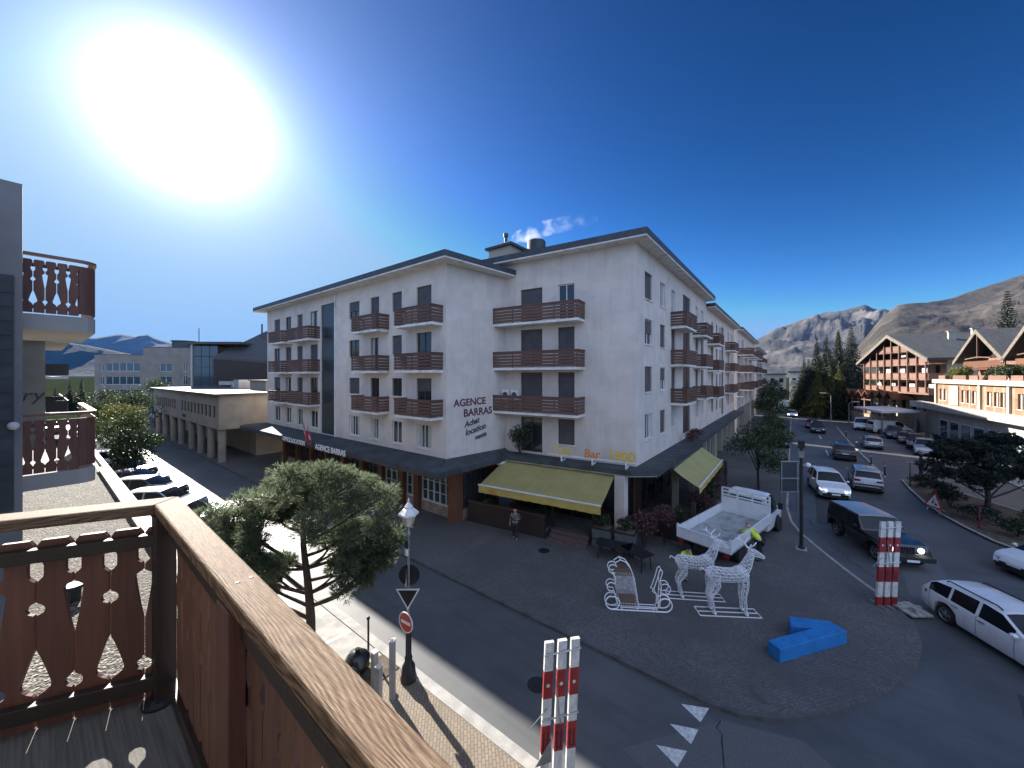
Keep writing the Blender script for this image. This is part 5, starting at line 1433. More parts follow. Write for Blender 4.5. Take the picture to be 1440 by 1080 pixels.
        if kind == 'jeep': mb.box(-2.33,-2.26,min(sd_*.62,sd_*.8),max(sd_*.62,sd_*.8),.75,.98)
        elif kind == 'van': mb.box(-L-.01,-L+.05,min(sd_*.82,sd_*.93),max(sd_*.82,sd_*.93),.85,1.35)
        else:
            mb.add([(xr_-.015,sd_*.45,zz-.06),(xr_-.015,sd_*.45,zz-.2),(xr_,sd_*wd(xr_)*.94,zz-.22),(xr_+.02,sd_*wd(xr_)*.95,zz-.03),(xr_+.3,sd_*(wd(xr_+.3)+.008),zz-.06),(xr_+.26,sd_*(wd(xr_+.26)+.008),zz-.16)],
                   [(0,1,2,3),(3,2,5,4)] if sd_ < 0 else [(3,2,1,0),(4,5,2,3)])
        mb.build('tail_light', M['tail'], t_)
        mb = MB(); xm = D['ws'][1]-.32; zm = lerp(D['belt'],xm)+.08
        mb.M = Matrix.Translation((xm,sd_*(W+.1),zm+.05)); mb.ball((0,0,0),.1,8,6,.75); mb.box(-.03,.03,-.14 if sd_ > 0 else 0,0 if sd_ > 0 else .14,-.06,-.03)
        mb.build('wing_mirror', col if kind != 'jeep' else M['black'], t_, smooth=True)
    mb = MB()
    if kind == 'jeep':
        for k_ in range(7): mb.box(L-.315,L-.29,-.36+k_*.11,-.3+k_*.11,.7,1.0)
        mb.box(L-.3,L+.12,-.9,.9,.48,.68)
        for xw in (D['xf'],D['xr']):
            for sd_ in (1,-1): mb.tube([(xw+.56*math.cos(a),sd_*(W+.05),D['wr']+.08+.5*math.sin(a)) for a in [PI*i/8 for i in range(9)]],.09,4,sq=.5)
        mb.M = Matrix.Translation((-2.42,0,1.05)) @ Matrix.Rotation(PI/2,4,'Y'); mb.lathe([(.38,-.1),(.4,0),(.38,.1)],18)
    else:
        mb.box(L-.13,L+.012,-.5,.5,zf-.33,zf-.17); mb.box(L-.3,L-.0,-W*.72,W*.72,D['gc']+.02,D['gc']+.14); mb.box(-L-.005,-L+.3,-W*.72,W*.72,D['gc']+.03,D['gc']+.2)
    each(mb, 'grille' if kind == 'jeep' else 'bumper_trim', M['black'], t_)
    if plate:
        mb = MB(); mb.box(L+.013 if kind != 'jeep' else L+.121,L+.02 if kind != 'jeep' else L+.13,-.25,.25,.46,.57); mb.build('number_plate', M['letter_white'], t_)
        mb = MB(); zz = lerp(D['belt'],-L+.1)-.3; mb.box(-L-.022,-L-.012,-.25,.25,zz,zz+.11); mb.build('number_plate', M['letter_white'], t_)
    if roofrails:
        for sd_ in (1,-1):
            mb = MB(); yy = sd_*(W-.32); z0 = D['roof'][4][1]
            mb.tube([(-1.6,yy,z0-.02),(-1.5,yy,z0+.045),(0,yy,z0+.06),(.15,yy,z0+.0)],.022,6); mb.build('roof_rail', M['black'], t_)
    return t_
gA = 'cars on the main road'; gP = 'vehicles parked on the right of the main road'; gL = 'cars parked along the near left street'
car('suv','white car facing the camera behind the black off-roader, lights on',(2.15,38.2),(.16,-.99),P_['white'],gA,name='driving_car',lights_on=True)
car('suv','silver car seen from behind with the wide dark rear window, beside the white one',(4.75,42.2),(.02,1),P_['silver'],gA,name='driving_car')
car('jeep','black off-roader with round lit headlamps and pale roof behind the red and white bars',(3.45,27.5),(.43,-.90),P_['black'],gA,name='driving_car',cat='off-roader',lights_on=True,roofcol=paint('sky_pale_roof',(.3,.31,.33),.2))  # roof coloured paler than the body, standing in for reflected sky
car('estate','white estate car with black side glass turning past the bars, lower right',(6.0,20.1),(.52,-.855),P_['white'],gA,name='driving_car',cat='estate car',roofrails=True)
car('hatch','white car with only its nose showing at the right edge of the picture',(9.75,28.75),(-.8,-.6),P_['white'],gA,name='driving_car')
car('suv','dark grey car driving away just before the sunlit strip',(4.55,55.6),(.02,1),P_['dark'],gA,name='driving_car')
car('estate','silver car driving away in the right hand lane past the kerb',(8.1,66.2),(.03,1),P_['silver'],gA,name='driving_car')
car('suv','black car coming towards the camera with dim lights far up the road',(3.2,78.3),(0,-1),P_['black'],gA,name='driving_car')
car('estate','red car half hidden behind the approaching black one',(2.7,84.5),(0,-1),P_['red'],gA,name='driving_car')
car('hatch','small white car facing the camera near the end of the road',(-.2,104),(.05,-1),P_['white'],gA,name='driving_car',lights_on=True)
car('van','white van driving away at the bend in the sun, far up the road',(6.2,113),(.1,1),P_['white'],gA,name='driving_van',cat='van')
car('van','navy blue van parked at the left kerb behind the street tree',(-1.3,60.0),(0,-1),P_['navy'],gP,cat='van')
car('van','pale blue van parked at the left kerb by the far end of the canopy',(-3.4,84),(0,1),P_['blue'],gP,cat='van')
car('hatch','dark car parked at the left kerb beyond the navy van',(-1.5,72),(0,-1),P_['dark'],gP)
car('suv','black car parked first in the right hand row, with pale bonnet and plate',(12.4,64.2),(-.15,-1),P_['silver'],gP)
car('suv','black car parked second in the right hand row',(12.6,69),(-.15,-1),P_['black'],gP)
car('estate','dark grey car parked third in the right hand row',(12.5,73.5),(-.1,-1),P_['dark'],gP)
car('suv','navy car parked fourth in the right hand row, nearest the long white van',(12.0,78),(-.1,-1),P_['navy'],gP)
car('van','long white van parked across under the canopy roof',(12.3,83.5),(1,.35),P_['white'],gP,cat='van')
car('van','white van with dark windscreen standing left under the canopy roof',(9.6,87.0),(-.2,-1),P_['white'],gP,cat='van')
car('hatch','small dark car tucked between the vans and the brick building',(14.6,73),(.1,-1),P_['black'],gP)
car('suv','silver off-road style car with roof rails in the left row, sun glinting on its bonnet',(-33.3,5.2),(.72,.69),P_['silver'],gL,roofrails=True)
car('estate','silver car nosing out beside the gravel roof, lowest in the left row',(-29.6,5.6),(.7,.71),P_['silver'],gL)
car('suv','dark grey car with glinting windscreen, third in the left row',(-38.0,5.1),(.72,.69),P_['dark'],gL)
car('hatch','navy car parked fourth in the left row under the first street tree',(-43.2,5.1),(.72,.69),P_['navy'],gL)
car('hatch','dark grey car parked fifth in the left row between two trees',(-48.4,5.1),(.72,.69),P_['dark'],gL)
car('suv','white car parked sixth in the left row beyond the trees',(-54.5,4.6),(.3,.95),P_['white'],gL)
car('van','white van parked beyond the trees, last in the left row',(-62,4.8),(.3,.95),P_['white'],gL,cat='van')
car('estate','black car standing in the sunlit gap at the far end of the arcade',(-69,7.9),(1,0),P_['black'],gL)
car('hatch','silver car on the far road bend left of the arcade',(-78,8.6),(1,.1),P_['silver'],gL)
# dropside truck
def truck():
    h = math.radians(90-13.5); t_ = thing('dropside_truck', 'white dropside pickup truck with empty bed and slatted headboard on the square', 'truck', (-2.5,23.75,.1), h); t_.scale = (1.16,)*3
    WH = P_['white']; B = 1.08
    # local x forward; bed from -3.6 to 1.1, cab to 3.5
    mb = MB(); mb.box(-3.6,1.05,-B,B,.82,.9); mb.build('bed_floor', pm('worn_bed',(.42,.43,.44),(.3,.31,.32),3,.6,metal=.2,dirt=((.14,.13,.12),1.5,.8)), t_)
    for sd_ in (1,-1):
        mb = MB(); y = sd_*B; mb.box(-3.55,1.05,min(y,y-sd_*.05),max(y,y-sd_*.05),.901,1.28)
        for k in range(6): x = -3.3+k*.85; mb.box(x,x+.06,min(y,y+sd_*.02),max(y,y+sd_*.02),.901,1.27)
        mb.box(-3.55,1.05,min(y-sd_*.06,y+sd_*.015),max(y-sd_*.06,y+sd_*.015),1.281,1.31); mb.build('side_board', WH, t_)
    mb = MB(); mb.box(-3.61,-3.56,-B,B,.86,1.28); mb.box(-3.63,-3.55,-B-.01,B+.01,1.281,1.31); mb.box(-3.62,-3.54,-B-.02,-B+.06,.86,1.42); mb.box(-3.62,-3.54,B-.06,B+.02,.86,1.42); mb.build('tailgate', WH, t_)
    mb = MB()
    for y in (-B,-.36,.3,B-.07): mb.box(1.06,1.13,y,y+.07,.82,2.15)
    for z in (1.3,1.75,1.93,2.1): mb.box(1.065,1.12,-B+.071,B-.071,z,z+.07)
    mb.box(1.07,1.11,-B+.071,B-.071,.9,1.7); mb.build('headboard', WH, t_)
    # cab: lofted
    rings = []
    prof_ = [(1.2,.95,1.95),(1.35,.97,2.08),(1.9,.97,2.1),(2.2,.95,2.02),(2.75,.9,1.42),(2.95,.93,1.28),(3.4,.9,1.12),(3.55,.84,.9),(3.6,.82,.6)]
    cab = MB(); gls = MB(); wsn = MB()
    for x,w,zr in prof_:
        zb = min(1.2, zr-.02); wt = w-.16*max(0,min(1,(zr-1.2)/.8))
        zs = .42
        if abs(x-2.9) < .5: zs = .42+math.sqrt(max(0,.25-(x-2.9)**2))*.9
        rings.append([(x,w*.97,zs),(x,w,max(zs+.02,.8)),(x,w,max(zs+.04,zb)),(x,wt+.02,zr-.06),(x,wt-.08,zr),(x,0,zr+.02)])
    for sd_ in (1,-1):
        for i in range(len(rings)-1):
            for j in range(5):
                q = [rings[i][j],rings[i][j+1],rings[i+1][j+1],rings[i+1][j]]; q = [(a,b*sd_,c) for a,b,c in q]
                if sd_ < 0: q = q[::-1]
                tgt = gls if (j == 2 and i in (1,2,3)) else wsn if (j >= 3 and i == 3) else cab
                tgt.add(q,[(0,1,2,3)])
    a = rings[0]; 
    for sd_ in (1,-1):
        q = [(p[0],p[1]*sd_,p[2]) for p in a]+[(1.2,0,.42)]; cab.add(q,[tuple(range(7))] if sd_ < 0 else [tuple(range(6,-1,-1))])
    cab.build('cab', WH, t_, smooth=35); each(gls, 'side_window', M['car_glass'], t_); wsn.build('windscreen', M['car_glass'], t_)
    mb = MB(); mb.box(1.185,1.195,-.7,.7,1.35,1.85); mb.build('rear_window', M['car_glass'], t_)
    mb = MB(); mb.box(-3.4,3.3,-.45,.45,.45,.8); mb.build('chassis', M['black'], t_)
    for x in (2.9,-2.1):
        for sd_ in (1,-1):
            mb = MB(); mb.M = Matrix.Translation((x,sd_*.86,.37)) @ Matrix.Rotation(-sd_*PI/2,4,'X'); mb.lathe([(.22,-.12),(.35,-.12),(.37,-.08),(.37,.08),(.35,.12),(.24,.12)],20)
            w_ = mb.build('wheel', M['black'], t_, smooth=True)
            mb2 = MB(); mb2.M = mb.M; mb2.lathe([(.24,.1),(.2,.115),(.08,.09),(.001,.1)],16,cap=False); mb2.build('rim', M['steel'], w_)
    for sd_ in (1,-1):
        mb = MB(); mb.box(3.5,3.585,min(sd_*.45,sd_*.78),max(sd_*.45,sd_*.78),.78,.95); mb.build('headlight', M['headlamp'], t_)
        mb = MB(); mb.box(-3.64,-3.58,min(sd_*.8,sd_*1.02),max(sd_*.8,sd_*1.02),.66,.78); mb.build('tail_light', M['tail'], t_)
        mb = MB(); mb.box(2.45,2.55,min(sd_*1.0,sd_*1.2),max(sd_*1.0,sd_*1.2),1.25,1.55); mb.build('wing_mirror', M['black'], t_)
    return t_
truck()
mb = MB()
tk = thing('tarpaulin_bundle', 'dark folded tarpaulin lying on the truck bed', 'tarpaulin', (-1.9,23.0,1.0), R(70))
mb.M = Matrix.Scale(1,4); 
vs = []; N = 14
for i in range(N+1):
    for j in range(7):
        u, v = i/N, j/6; vs.append((-1.0+2*u, -.28+.56*v, .26*math.sin(PI*v)**.6*(.6+.4*math.sin(u*7))*math.sin(PI*min(1,max(0,u*1.02)))**.4+.02*mnoise.noise(Vector((u*6,v*6,1)))))
mb.add(vs, [(i*7+j,(i+1)*7+j,(i+1)*7+j+1,i*7+j+1) for i in range(N) for j in range(6)])
mb.build('cloth', M['cloth_dark'], tk, smooth=True)
# ------------------------------------------------------------------ street furniture
lp = thing('street_lamp', 'old style street lamp with white lantern and three traffic signs, on the paved corner', 'street lamp', (-9.25,6.9,.09))
mb = MB(); mb.lathe([(.24,0),(.25,.08),(.22,.16),(.19,.42),(.13,.52),(.11,.6),(.12,.66),(.09,.75),(.085,1.6),(.055,1.7)], 14); mb.build('base', M['dark_metal'], lp, smooth=True)
mb = MB(); mb.lathe([(.05,1.7),(.04,4.35),(.07,4.38),(.07,4.44),(.035,4.5),(.035,4.66)], 10); mb.build('pole', M['grey_metal'], lp, smooth=True)
def gem(prof, n=6): 
    m_ = MB(); m_.lathe(prof, n); return m_
lt_ = gem([(.12,4.66),(.14,4.7),(.235,5.02)]).build('lantern_glass', pm('milky_glass',(.66,.62,.52),(.58,.54,.45),3,.25), lp)
mb = MB()
for k in range(6):
    a = 2*PI*k/6; mb.tube([(.12*math.cos(a),.12*math.sin(a),4.67),(.24*math.cos(a),.24*math.sin(a),5.03)],.012,4)
mb.build('lantern_frame', M['grey_metal'], lt_)
gem([(.31,5.0),(.30,5.05),(.17,5.17),(.13,5.19),(.13,5.24),(.06,5.33),(.03,5.36),(.035,5.42),(.001,5.52)]).build('lantern_roof', M['white_metal'], lp)
rv = Vector((.7934,.6088,0))
def sign_frame(z, yaw, out=.07):
    n = Vector((math.cos(yaw),math.sin(yaw),0)); x = Vector((-n.y,n.x,0))
    m_ = Matrix((x,Vector((0,0,1)),n)).transposed().to_4x4(); m_.translation = Vector((0,0,z))+n*out; return m_
mb = MB(); mb.M = sign_frame(3.12,R(-52)+PI); mb.lathe([(.32,0),(.32,.02)],24); b_ = mb.build('round_sign', M['dark_metal'], lp)
mb = MB(); mb.M = sign_frame(3.12,R(60)+PI); mb.lathe([(.30,0),(.30,.02)],24); mb.build('round_sign', M['dark_metal'], lp)
mb = MB(); mb.M = sign_frame(2.48,R(-52),.06); tri = [(-.36,.3),(0,-.33),(.36,.3)]
mb.prism(tri,0,.02); mb.build('give_way_sign', M['white_metal'], lp)
mb = MB(); mb.M = sign_frame(2.48,R(-52),.082); mb.prism([(-.29,.26),(0,-.25),(.29,.26)],0,.006); mb.build('sign_back', M['dark_metal'], lp)
mb = MB(); mb.M = sign_frame(1.78,R(-85),.09); mb.lathe([(.29,0),(.29,.02)],28); ne = mb.build('no_entry_sign', M['sign_red'], lp)
mb = MB(); mb.M = sign_frame(1.78,R(-85),.111); mb.box(-.2,.2,-.045,.045,0,.004); mb.lathe([(.29,-.02),(.30,-.02),(.30,.005),(.27,.005),(.27,.0)],28,cap=False); mb.build('white_bar', M['letter_white'], ne)
mb = MB(); mb.box(-.05,.05,-.1,-.04,4.0,4.22); mb.build('junction_box', M['dark_metal'], lp)
mb = MB(); mb.box(-.05,.05,-.1,-.04,3.78,3.98); mb.build('junction_box', M['white_metal'], lp)

def barrier(label, loc, d, lean, feet):
    b = thing('folding_barrier', label, 'barrier', loc, 0, 'red and white barrier bars folded upright')
    d = Vector(d).normalized(); n_ = (d.y,-d.x); Hh = 3.35
    zz = [0,.35,.95,1.55,2.13,2.73,Hh]
    for k in range(3):
        s = (k-1)*.3
        rd = MB(); wh = MB()
        for i in range(6):
            m_ = wh; wh.mi = 1 if i%2 == 0 else 0
            def P(a,bb,z): 
                q = (d.x*(s+a+lean*z)+n_[0]*bb, d.y*(s+a+lean*z)+n_[1]*bb, z); return q
            z0, z1 = zz[i], zz[i+1]
            m_.add([P(-.1,.04,z0),P(.1,.04,z0),P(.1,-.04,z0),P(-.1,-.04,z0),P(-.1,.04,z1),P(.1,.04,z1),P(.1,-.04,z1),P(-.1,-.04,z1)],
                   [(0,3,2,1)[::-1] if False else (3,2,1,0),(4,5,6,7),(0,1,5,4),(1,2,6,5),(2,3,7,6),(3,0,4,7)])
        bar = wh.build('bar', [M['barrier_white'], M['red_paint']], b)
        mb = MB()
        for z,w_,h_ in ((1.22,.03,.36),):
            for aa in (-.045,.045): mb.add([P(aa-.012,.043,z-h_/2),P(aa+.012,.043,z-h_/2),P(aa+.012,.043,z+h_/2),P(aa-.012,.043,z+h_/2)],[(0,1,2,3)])
            mb.add([P(-.057,.0435,z-h_/2-.02),P(.057,.0435,z-h_/2-.02),P(.057,.0435,z-h_/2),P(-.057,.0435,z-h_/2)],[(0,1,2,3)])
        mb.build('slot', M['black'], bar)
        mb = MB(); c_ = P(0,.045,2.42); 
        mb.add([tuple(Vector(c_)+d.to_3d()*.04*math.cos(a)+Vector((0,0,.04*math.sin(a)))) for a in [2*PI*i/10 for i in range(10)]],[tuple(range(10))]); mb.build('reflector', M['barrier_white'], bar)
    mb = MB()
    for z in (Hh-.22,1.72):
        mb.tube([(d.x*(-.42+lean*z)+n_[0]*.06,d.y*(-.42+lean*z)+n_[1]*.06,z-.03),(d.x*(.42+lean*z)+n_[0]*.06,d.y*(.42+lean*z)+n_[1]*.06,z+.03)],.02,6)
    mb.tube([(d.x*(.02+lean*1.7)+n_[0]*.06,d.y*(.02+lean*1.7)+n_[1]*.06,1.55),(d.x*(-.15+lean*2.5)+n_[0]*.08,d.y*(-.15+lean*2.5)+n_[1]*.08,2.62)],.012,5)
    mb.tube([(d.x*(-.3+lean*1.9)+n_[0]*.06,d.y*(-.3+lean*1.9)+n_[1]*.06,1.95),(d.x*-.62+n_[0]*.1,d.y*-.62+n_[1]*.1,1.6)],.012,5)
    mb.build('tie_bar', M['steel'], b)
    mb = MB()
    for k in range(3):
        s = (k-1)*.3; mb.obox((0,0),d,s-.06,s+.06,-.35,.35,-.0,.035)
    each(mb, 'foot', M['grey_metal'], b)
    if feet:
        mb = MB()
        for k in range(3): mb.obox((0,0),d,.25+k*.28,.5+k*.28,-.1-k*.02,.75,.0,.05+.01*k)
        mb.obox((0,0),d,.2,1.1,.2,.32,.07,.13); mb.obox((0,0),d,.55,.7,.45,.6,.071,.2); mb.build('base_frame', M['concrete'], b)
    else:
        mb = MB(); mb.add([(d.x*-.5+n_[0]*.1,d.y*-.5+n_[1]*.1,.75),(d.x*-.12+n_[0]*.05,d.y*-.12+n_[1]*.05,.75),(d.x*-.12+n_[0]*.05,d.y*-.12+n_[1]*.05,1.25)],[(0,1,2)]); o_ = mb.build('side_plate', M['grey_metal'], b)
        sm = o_.modifiers.new('thick','SOLIDIFY'); sm.thickness = .02
    return b
barrier('red and white barrier bars standing on the near kerb, bottom of the picture', (-4.15,7.0,.1), (.66,.75), .045, False)
barrier('red and white barrier bars standing at the edge of the square beside the black off-roader', (2.95,20.75,.1), (.79,.61), .055, True)

# pointed white stakes by the near bed
for i,(x,y,h,lab) in enumerate(((-9.51,5.93,1.27,'white square stake in the planting bed, left and medium one of three'),(-9.2,5.86,1.05,'white square stake in the planting bed, shortest of three'),(-9.08,6.22,1.62,'white square stake in the planting bed, tallest of three'))):
    s_ = thing('wooden_stake', lab, 'stake', (x,y,.1), R(20*i), 'white stakes in the planting bed')
    mb = MB(); mb.box(-.075,.075,-.075,.075,-.05,h); mb.build('shaft', M['concrete'], s_, bevel=.006)
    mb = MB(); mb.box(-.08,.08,-.08,.08,h+.001,h+.03); mb.build('cap', M['soffit'], s_)
st = thing('iron_post', 'thin dark iron post in the planting bed near the lamp', 'post', (-11.2,6.75,.09))
mb = MB(); mb.tube([(0,0,0),(0,0,1.1)],.035,8); mb.build('shaft', M['dark_metal'], st); mb = MB(); mb.ball((0,0,1.14),.06,10,6); mb.build('knob', M['dark_metal'], st, smooth=True)
def bag(x,y,r,lab):
    mb = MB(); N = 16; K = 10; vs = []
    for i in range(K+1):
        f = i/K; rr = r*math.sin(PI*min(1,f*.9+.1))**.6*(1-.15*f) if f < .86 else r*.16
        for k in range(N):
            a = 2*PI*k/N; q = 1+.22*mnoise.noise(Vector((math.cos(a)*2+x*3,math.sin(a)*2,f*4+y)))
            vs.append((rr*q*math.cos(a), rr*q*math.sin(a), f*r*1.7))
    mb.add(vs, [(i*N+k,i*N+(k+1)%N,(i+1)*N+(k+1)%N,(i+1)*N+k) for i in range(K) for k in range(N)]+[tuple(K*N+k for k in range(N))])
    o = mb.build('rubbish_bag', pm('black_plastic',(.02,.02,.022),(.012,.012,.014),8,.22), None, smooth=60); o.location = (x,y,.1)
    tag(o, lab, 'rubbish bag', 'black bags by the planting bed')
bag(-10.75,6.1,.42,'large black rubbish bag heaped beside the white stakes'); bag(-10.35,5.6,.36,'smaller black rubbish bag in front of the large one')

def pole_thing(name, label, cat, loc, h, r=.05, m='dark_metal', group=None):
    t_ = thing(name, label, cat, loc, 0, group)
    mb = MB(); mb.lathe([(r*1.8,0),(r*1.8,.12),(r,.16),(r*.85,h)], 10); mb.build('post', M[m], t_)
    return t_
tl = pole_thing('sign_pole', 'tall dark pole with a small camera box and lamp at the edge of the square', 'pole', (.35,24.75,.1), 5.5, .085)
mb = MB(); mb.box(-.15,.15,-.12,.12,5.35,5.75); mb.build('camera_box', M['dark_metal'], tl, bevel=.02)
mb = MB(); mb.ball((.28,-.05,4.5),.13,12,8); mb.tube([(0,0,4.45),(.28,-.05,4.5)],.03,5); mb.build('globe_lamp', M['white_metal'], tl, smooth=True)
mb = MB(); mb.box(-.12,.12,-.1,.1,4.85,5.2); mb.build('signal_box', M['grey_metal'], tl)
mb = MB(); mb.box(-.24,.24,-.24,.24,-.0,.04); mb.build('foot_plate', M['concrete'], tl)
sb = thing('notice_board', 'large grey green notice board seen from behind between the pickup and the white car', 'notice board', (-.2,31.6,.1))
for x in (-.55,.55):
    mb = MB(); mb.tube([(x*rv.x,x*rv.y,0),(x*rv.x,x*rv.y,3.2)],.05,8); mb.build('post', M['grey_metal'], sb)
mb = MB(); mb.obox((0,0),(rv.x,rv.y),-.6,.6,-.03,.03,1.2,3.3); mb.build('board', M['green_panel'], sb, bevel=.01)
mb = MB(); mb.obox((0,0),(rv.x,rv.y),-.65,.65,.031,.07,2.1,2.18); mb.obox((0,0),(rv.x,rv.y),-.65,.65,.031,.07,1.18,1.25); mb.obox((0,0),(rv.x,rv.y),-.65,.65,.031,.07,3.25,3.33); mb.build('rail', M['grey_metal'], sb)
rw_ = thing('roadworks_sign', 'red bordered triangular roadworks sign standing at the planted island', 'traffic sign', (7.55,36.9,.1), R(-60))
mb = MB(); mb.M = Matrix.Translation((0,0,.75)) @ Matrix.Rotation(R(82),4,'X'); mb.prism([(-.62,-.45),(.62,-.45),(0,.62)],0,.02); rs = mb.build('triangle', M['sign_red'], rw_)
mb = MB(); mb.M = Matrix.Translation((0,-.004,.75)) @ Matrix.Rotation(R(82),4,'X'); mb.prism([(-.45,-.36),(.45,-.36),(0,.42)],.02,.026); mb.build('white_field', M['letter_white'], rs)
mb = MB(); mb.M = Matrix.Translation((0,-.006,.75)) @ Matrix.Rotation(R(82),4,'X')
mb.prism([(-.1,-.2),(-.02,-.2),(.02,.02),(-.06,.06)],.027,.032); mb.lathe([(.045,.027),(.045,.032)],10,(0,.13,0)); mb.prism([(.05,-.26),(.3,-.26),(.18,-.1)],.027,.032); mb.prism([(-.04,.0),(.2,-.12),(.18,-.15),(-.05,-.04)],.0325,.036); mb.build('digging_figure', M['black'], rs)
for s_ in (-.4,.4):
    mb = MB(); mb.tube([(s_,.05,.35),(s_,.45,0)],.02,6); mb.tube([(s_,.03,.34),(s_,-.1,0)],.02,6); mb.build('leg', M['steel'], rw_)
for i,(x,y,h,lab) in enumerate(((6.45,53,1.0,'dark bollard on the kerb beside the dark car driving away'),(6.7,47.6,1.1,'nearest dark bollard at the tip of the kerb between the lanes'),(6.35,63,1.0,'dark bollard on the kerb beside the silver car driving away'),(6.3,74,1.0,'farthest dark bollard on the kerb between the lanes'))):
    b_ = pole_thing('bollard', lab, 'bollard', (x,y,.1), h, .06, group='bollards between the lanes')
    mb = MB(); mb.lathe([(.065,h-.22),(.065,h-.12)],10); mb.build('reflective_ring', M['letter_white'], b_)
b_ = pole_thing('lamp_post', 'short dark lamp post at the end of the sunlit strip by the dark pine', 'lamp post', (8.45,44.9,.1), 2.6, .12)
mb = MB(); mb.lathe([(.1,2.6),(.2,2.7),(.2,2.9),(.05,3.0)],12); mb.build('lamp_head', M['grey_metal'], b_)
b_ = pole_thing('marker_post', 'thin red brown marker post in the planted island shrubs', 'post', (8.9,34.6,.1), 1.5, .035, 'red_paint'); mb = MB(); mb.lathe([(.05,1.5),(.05,1.56)],8); mb.build('cap', M['red_paint'], b_)
b_ = pole_thing('marker_post', 'thin dark marker post left of the short lamp post', 'post', (7.7,44.2,.1), 1.9, .035); mb = MB(); mb.lathe([(.05,1.9),(.05,1.96)],8); mb.build('cap', M['dark_metal'], b_)
# road lamps and direction sign at the far end
def road_lamp(x,y,h,ar,lab):
    b_ = pole_thing('road_lamp', lab, 'street lamp', (x,y,.1), h, .08, 'grey_metal', 'tall lamps along the main road')
    mb = MB(); mb.tube([(0,0,h-.1),(ar*.5,0,h+.3),(ar,0,h+.35)],.05,6); mb.build('arm', M['grey_metal'], b_)
    mb = MB(); mb.box(ar-.1,ar+.8,-.14,.14,h+.28,h+.42) if ar > 0 else mb.box(ar-.8,ar+.1,-.14,.14,h+.28,h+.42); mb.build('lamp_head', M['white_metal'], b_)
road_lamp(-5.1,66,5.6,-1.0,'road lamp with white head by the end of the long canopy'); road_lamp(6.2,100,5.2,-.9,'slim road lamp beyond the second sunlit strip'); road_lamp(8.6,96,3.8,.7,'pair member of lamps by the canopy roof, shorter one')
ds = thing('direction_sign', 'pale green direction sign on two posts above the far road', 'road sign', (-2.2,90,.1))
for x in (-1,1):
    mb = MB(); mb.tube([(x,0,0),(x,0,2.2)],.06,6); mb.build('post', M['grey_metal'], ds)
mb = MB(); mb.box(-1.2,1.2,-.05,.05,2.2,4.4); mb.build('panel', pm('pale_sign',(.5,.6,.52),(.42,.52,.45),2,.4), ds, bevel=.02)
mb = MB(); mb.box(-.6,.9,-.058,-.051,3.5,3.75); mb.box(-.6,.5,-.058,-.051,2.9,3.1); mb.build('panel_stripe', M['letter_white'], ds)

# ------------------------------------------------------------------ things on the square
bl = [(-.13,16.73),(1.04,17.27),(1.47,16.97),(-.33,14.50),(-.66,14.77),(.55,16.45),(-.06,16.12)]
bt = MB(); bt.prism(bl, .1, .54); o = bt.build('painted_block', M['blue'], None, bevel=.015)
tag(o, 'bright blue angular block like a bent arrow lying on the square', 'block')
def wire_edges(mb, pts, edges, r, n=3):
    for a,b in edges:
        mb.tube([pts[a],pts[b]], r, n, cap=False)
def wire_tube(mb, path, rx, n, r, sy=1.0, diag=True, close=True):
    """an open net of thin rods over a swept round form"""
    fr = mb.ring_frames(path); pts = []
    for (p,u,w_),q in zip(fr, rx):
        for k in range(n):
            a = 2*PI*k/n; pts.append(tuple(p+u*(math.cos(a)*q*sy)+w_*(math.sin(a)*q)))
    E = []; m_ = len(fr)
    for i in range(m_):
        for k in range(n):
            E.append((i*n+k,i*n+(k+1)%n))
            if i < m_-1:
                E.append((i*n+k,(i+1)*n+k))
                if diag and (i+k)%2 == 0: E.append((i*n+k,(i+1)*n+(k+1)%n))
    wire_edges(mb, pts, E, r)
def spl(pts, n):
    """smooth resampling of a polyline"""
    P = [Vector(p) for p in pts]; out = []
    for i in range(n+1):
        t_ = i/n*(len(P)-1); k = min(int(t_), len(P)-2); u = t_-k
        a, b, c, d_ = P[max(k-1,0)], P[k], P[k+1], P[min(k+2,len(P)-1)]
        out.append(.5*((2*b)+(c-a)*u+(2*a-5*b+4*c-d_)*u*u+(3*b-3*c+d_-a)*u**3))
    return out
def smooth_vals(v, n): return [lerp([(i,x) for i,x in enumerate(v)], (len(v)-1)*i/n) for i in range(n+1)]
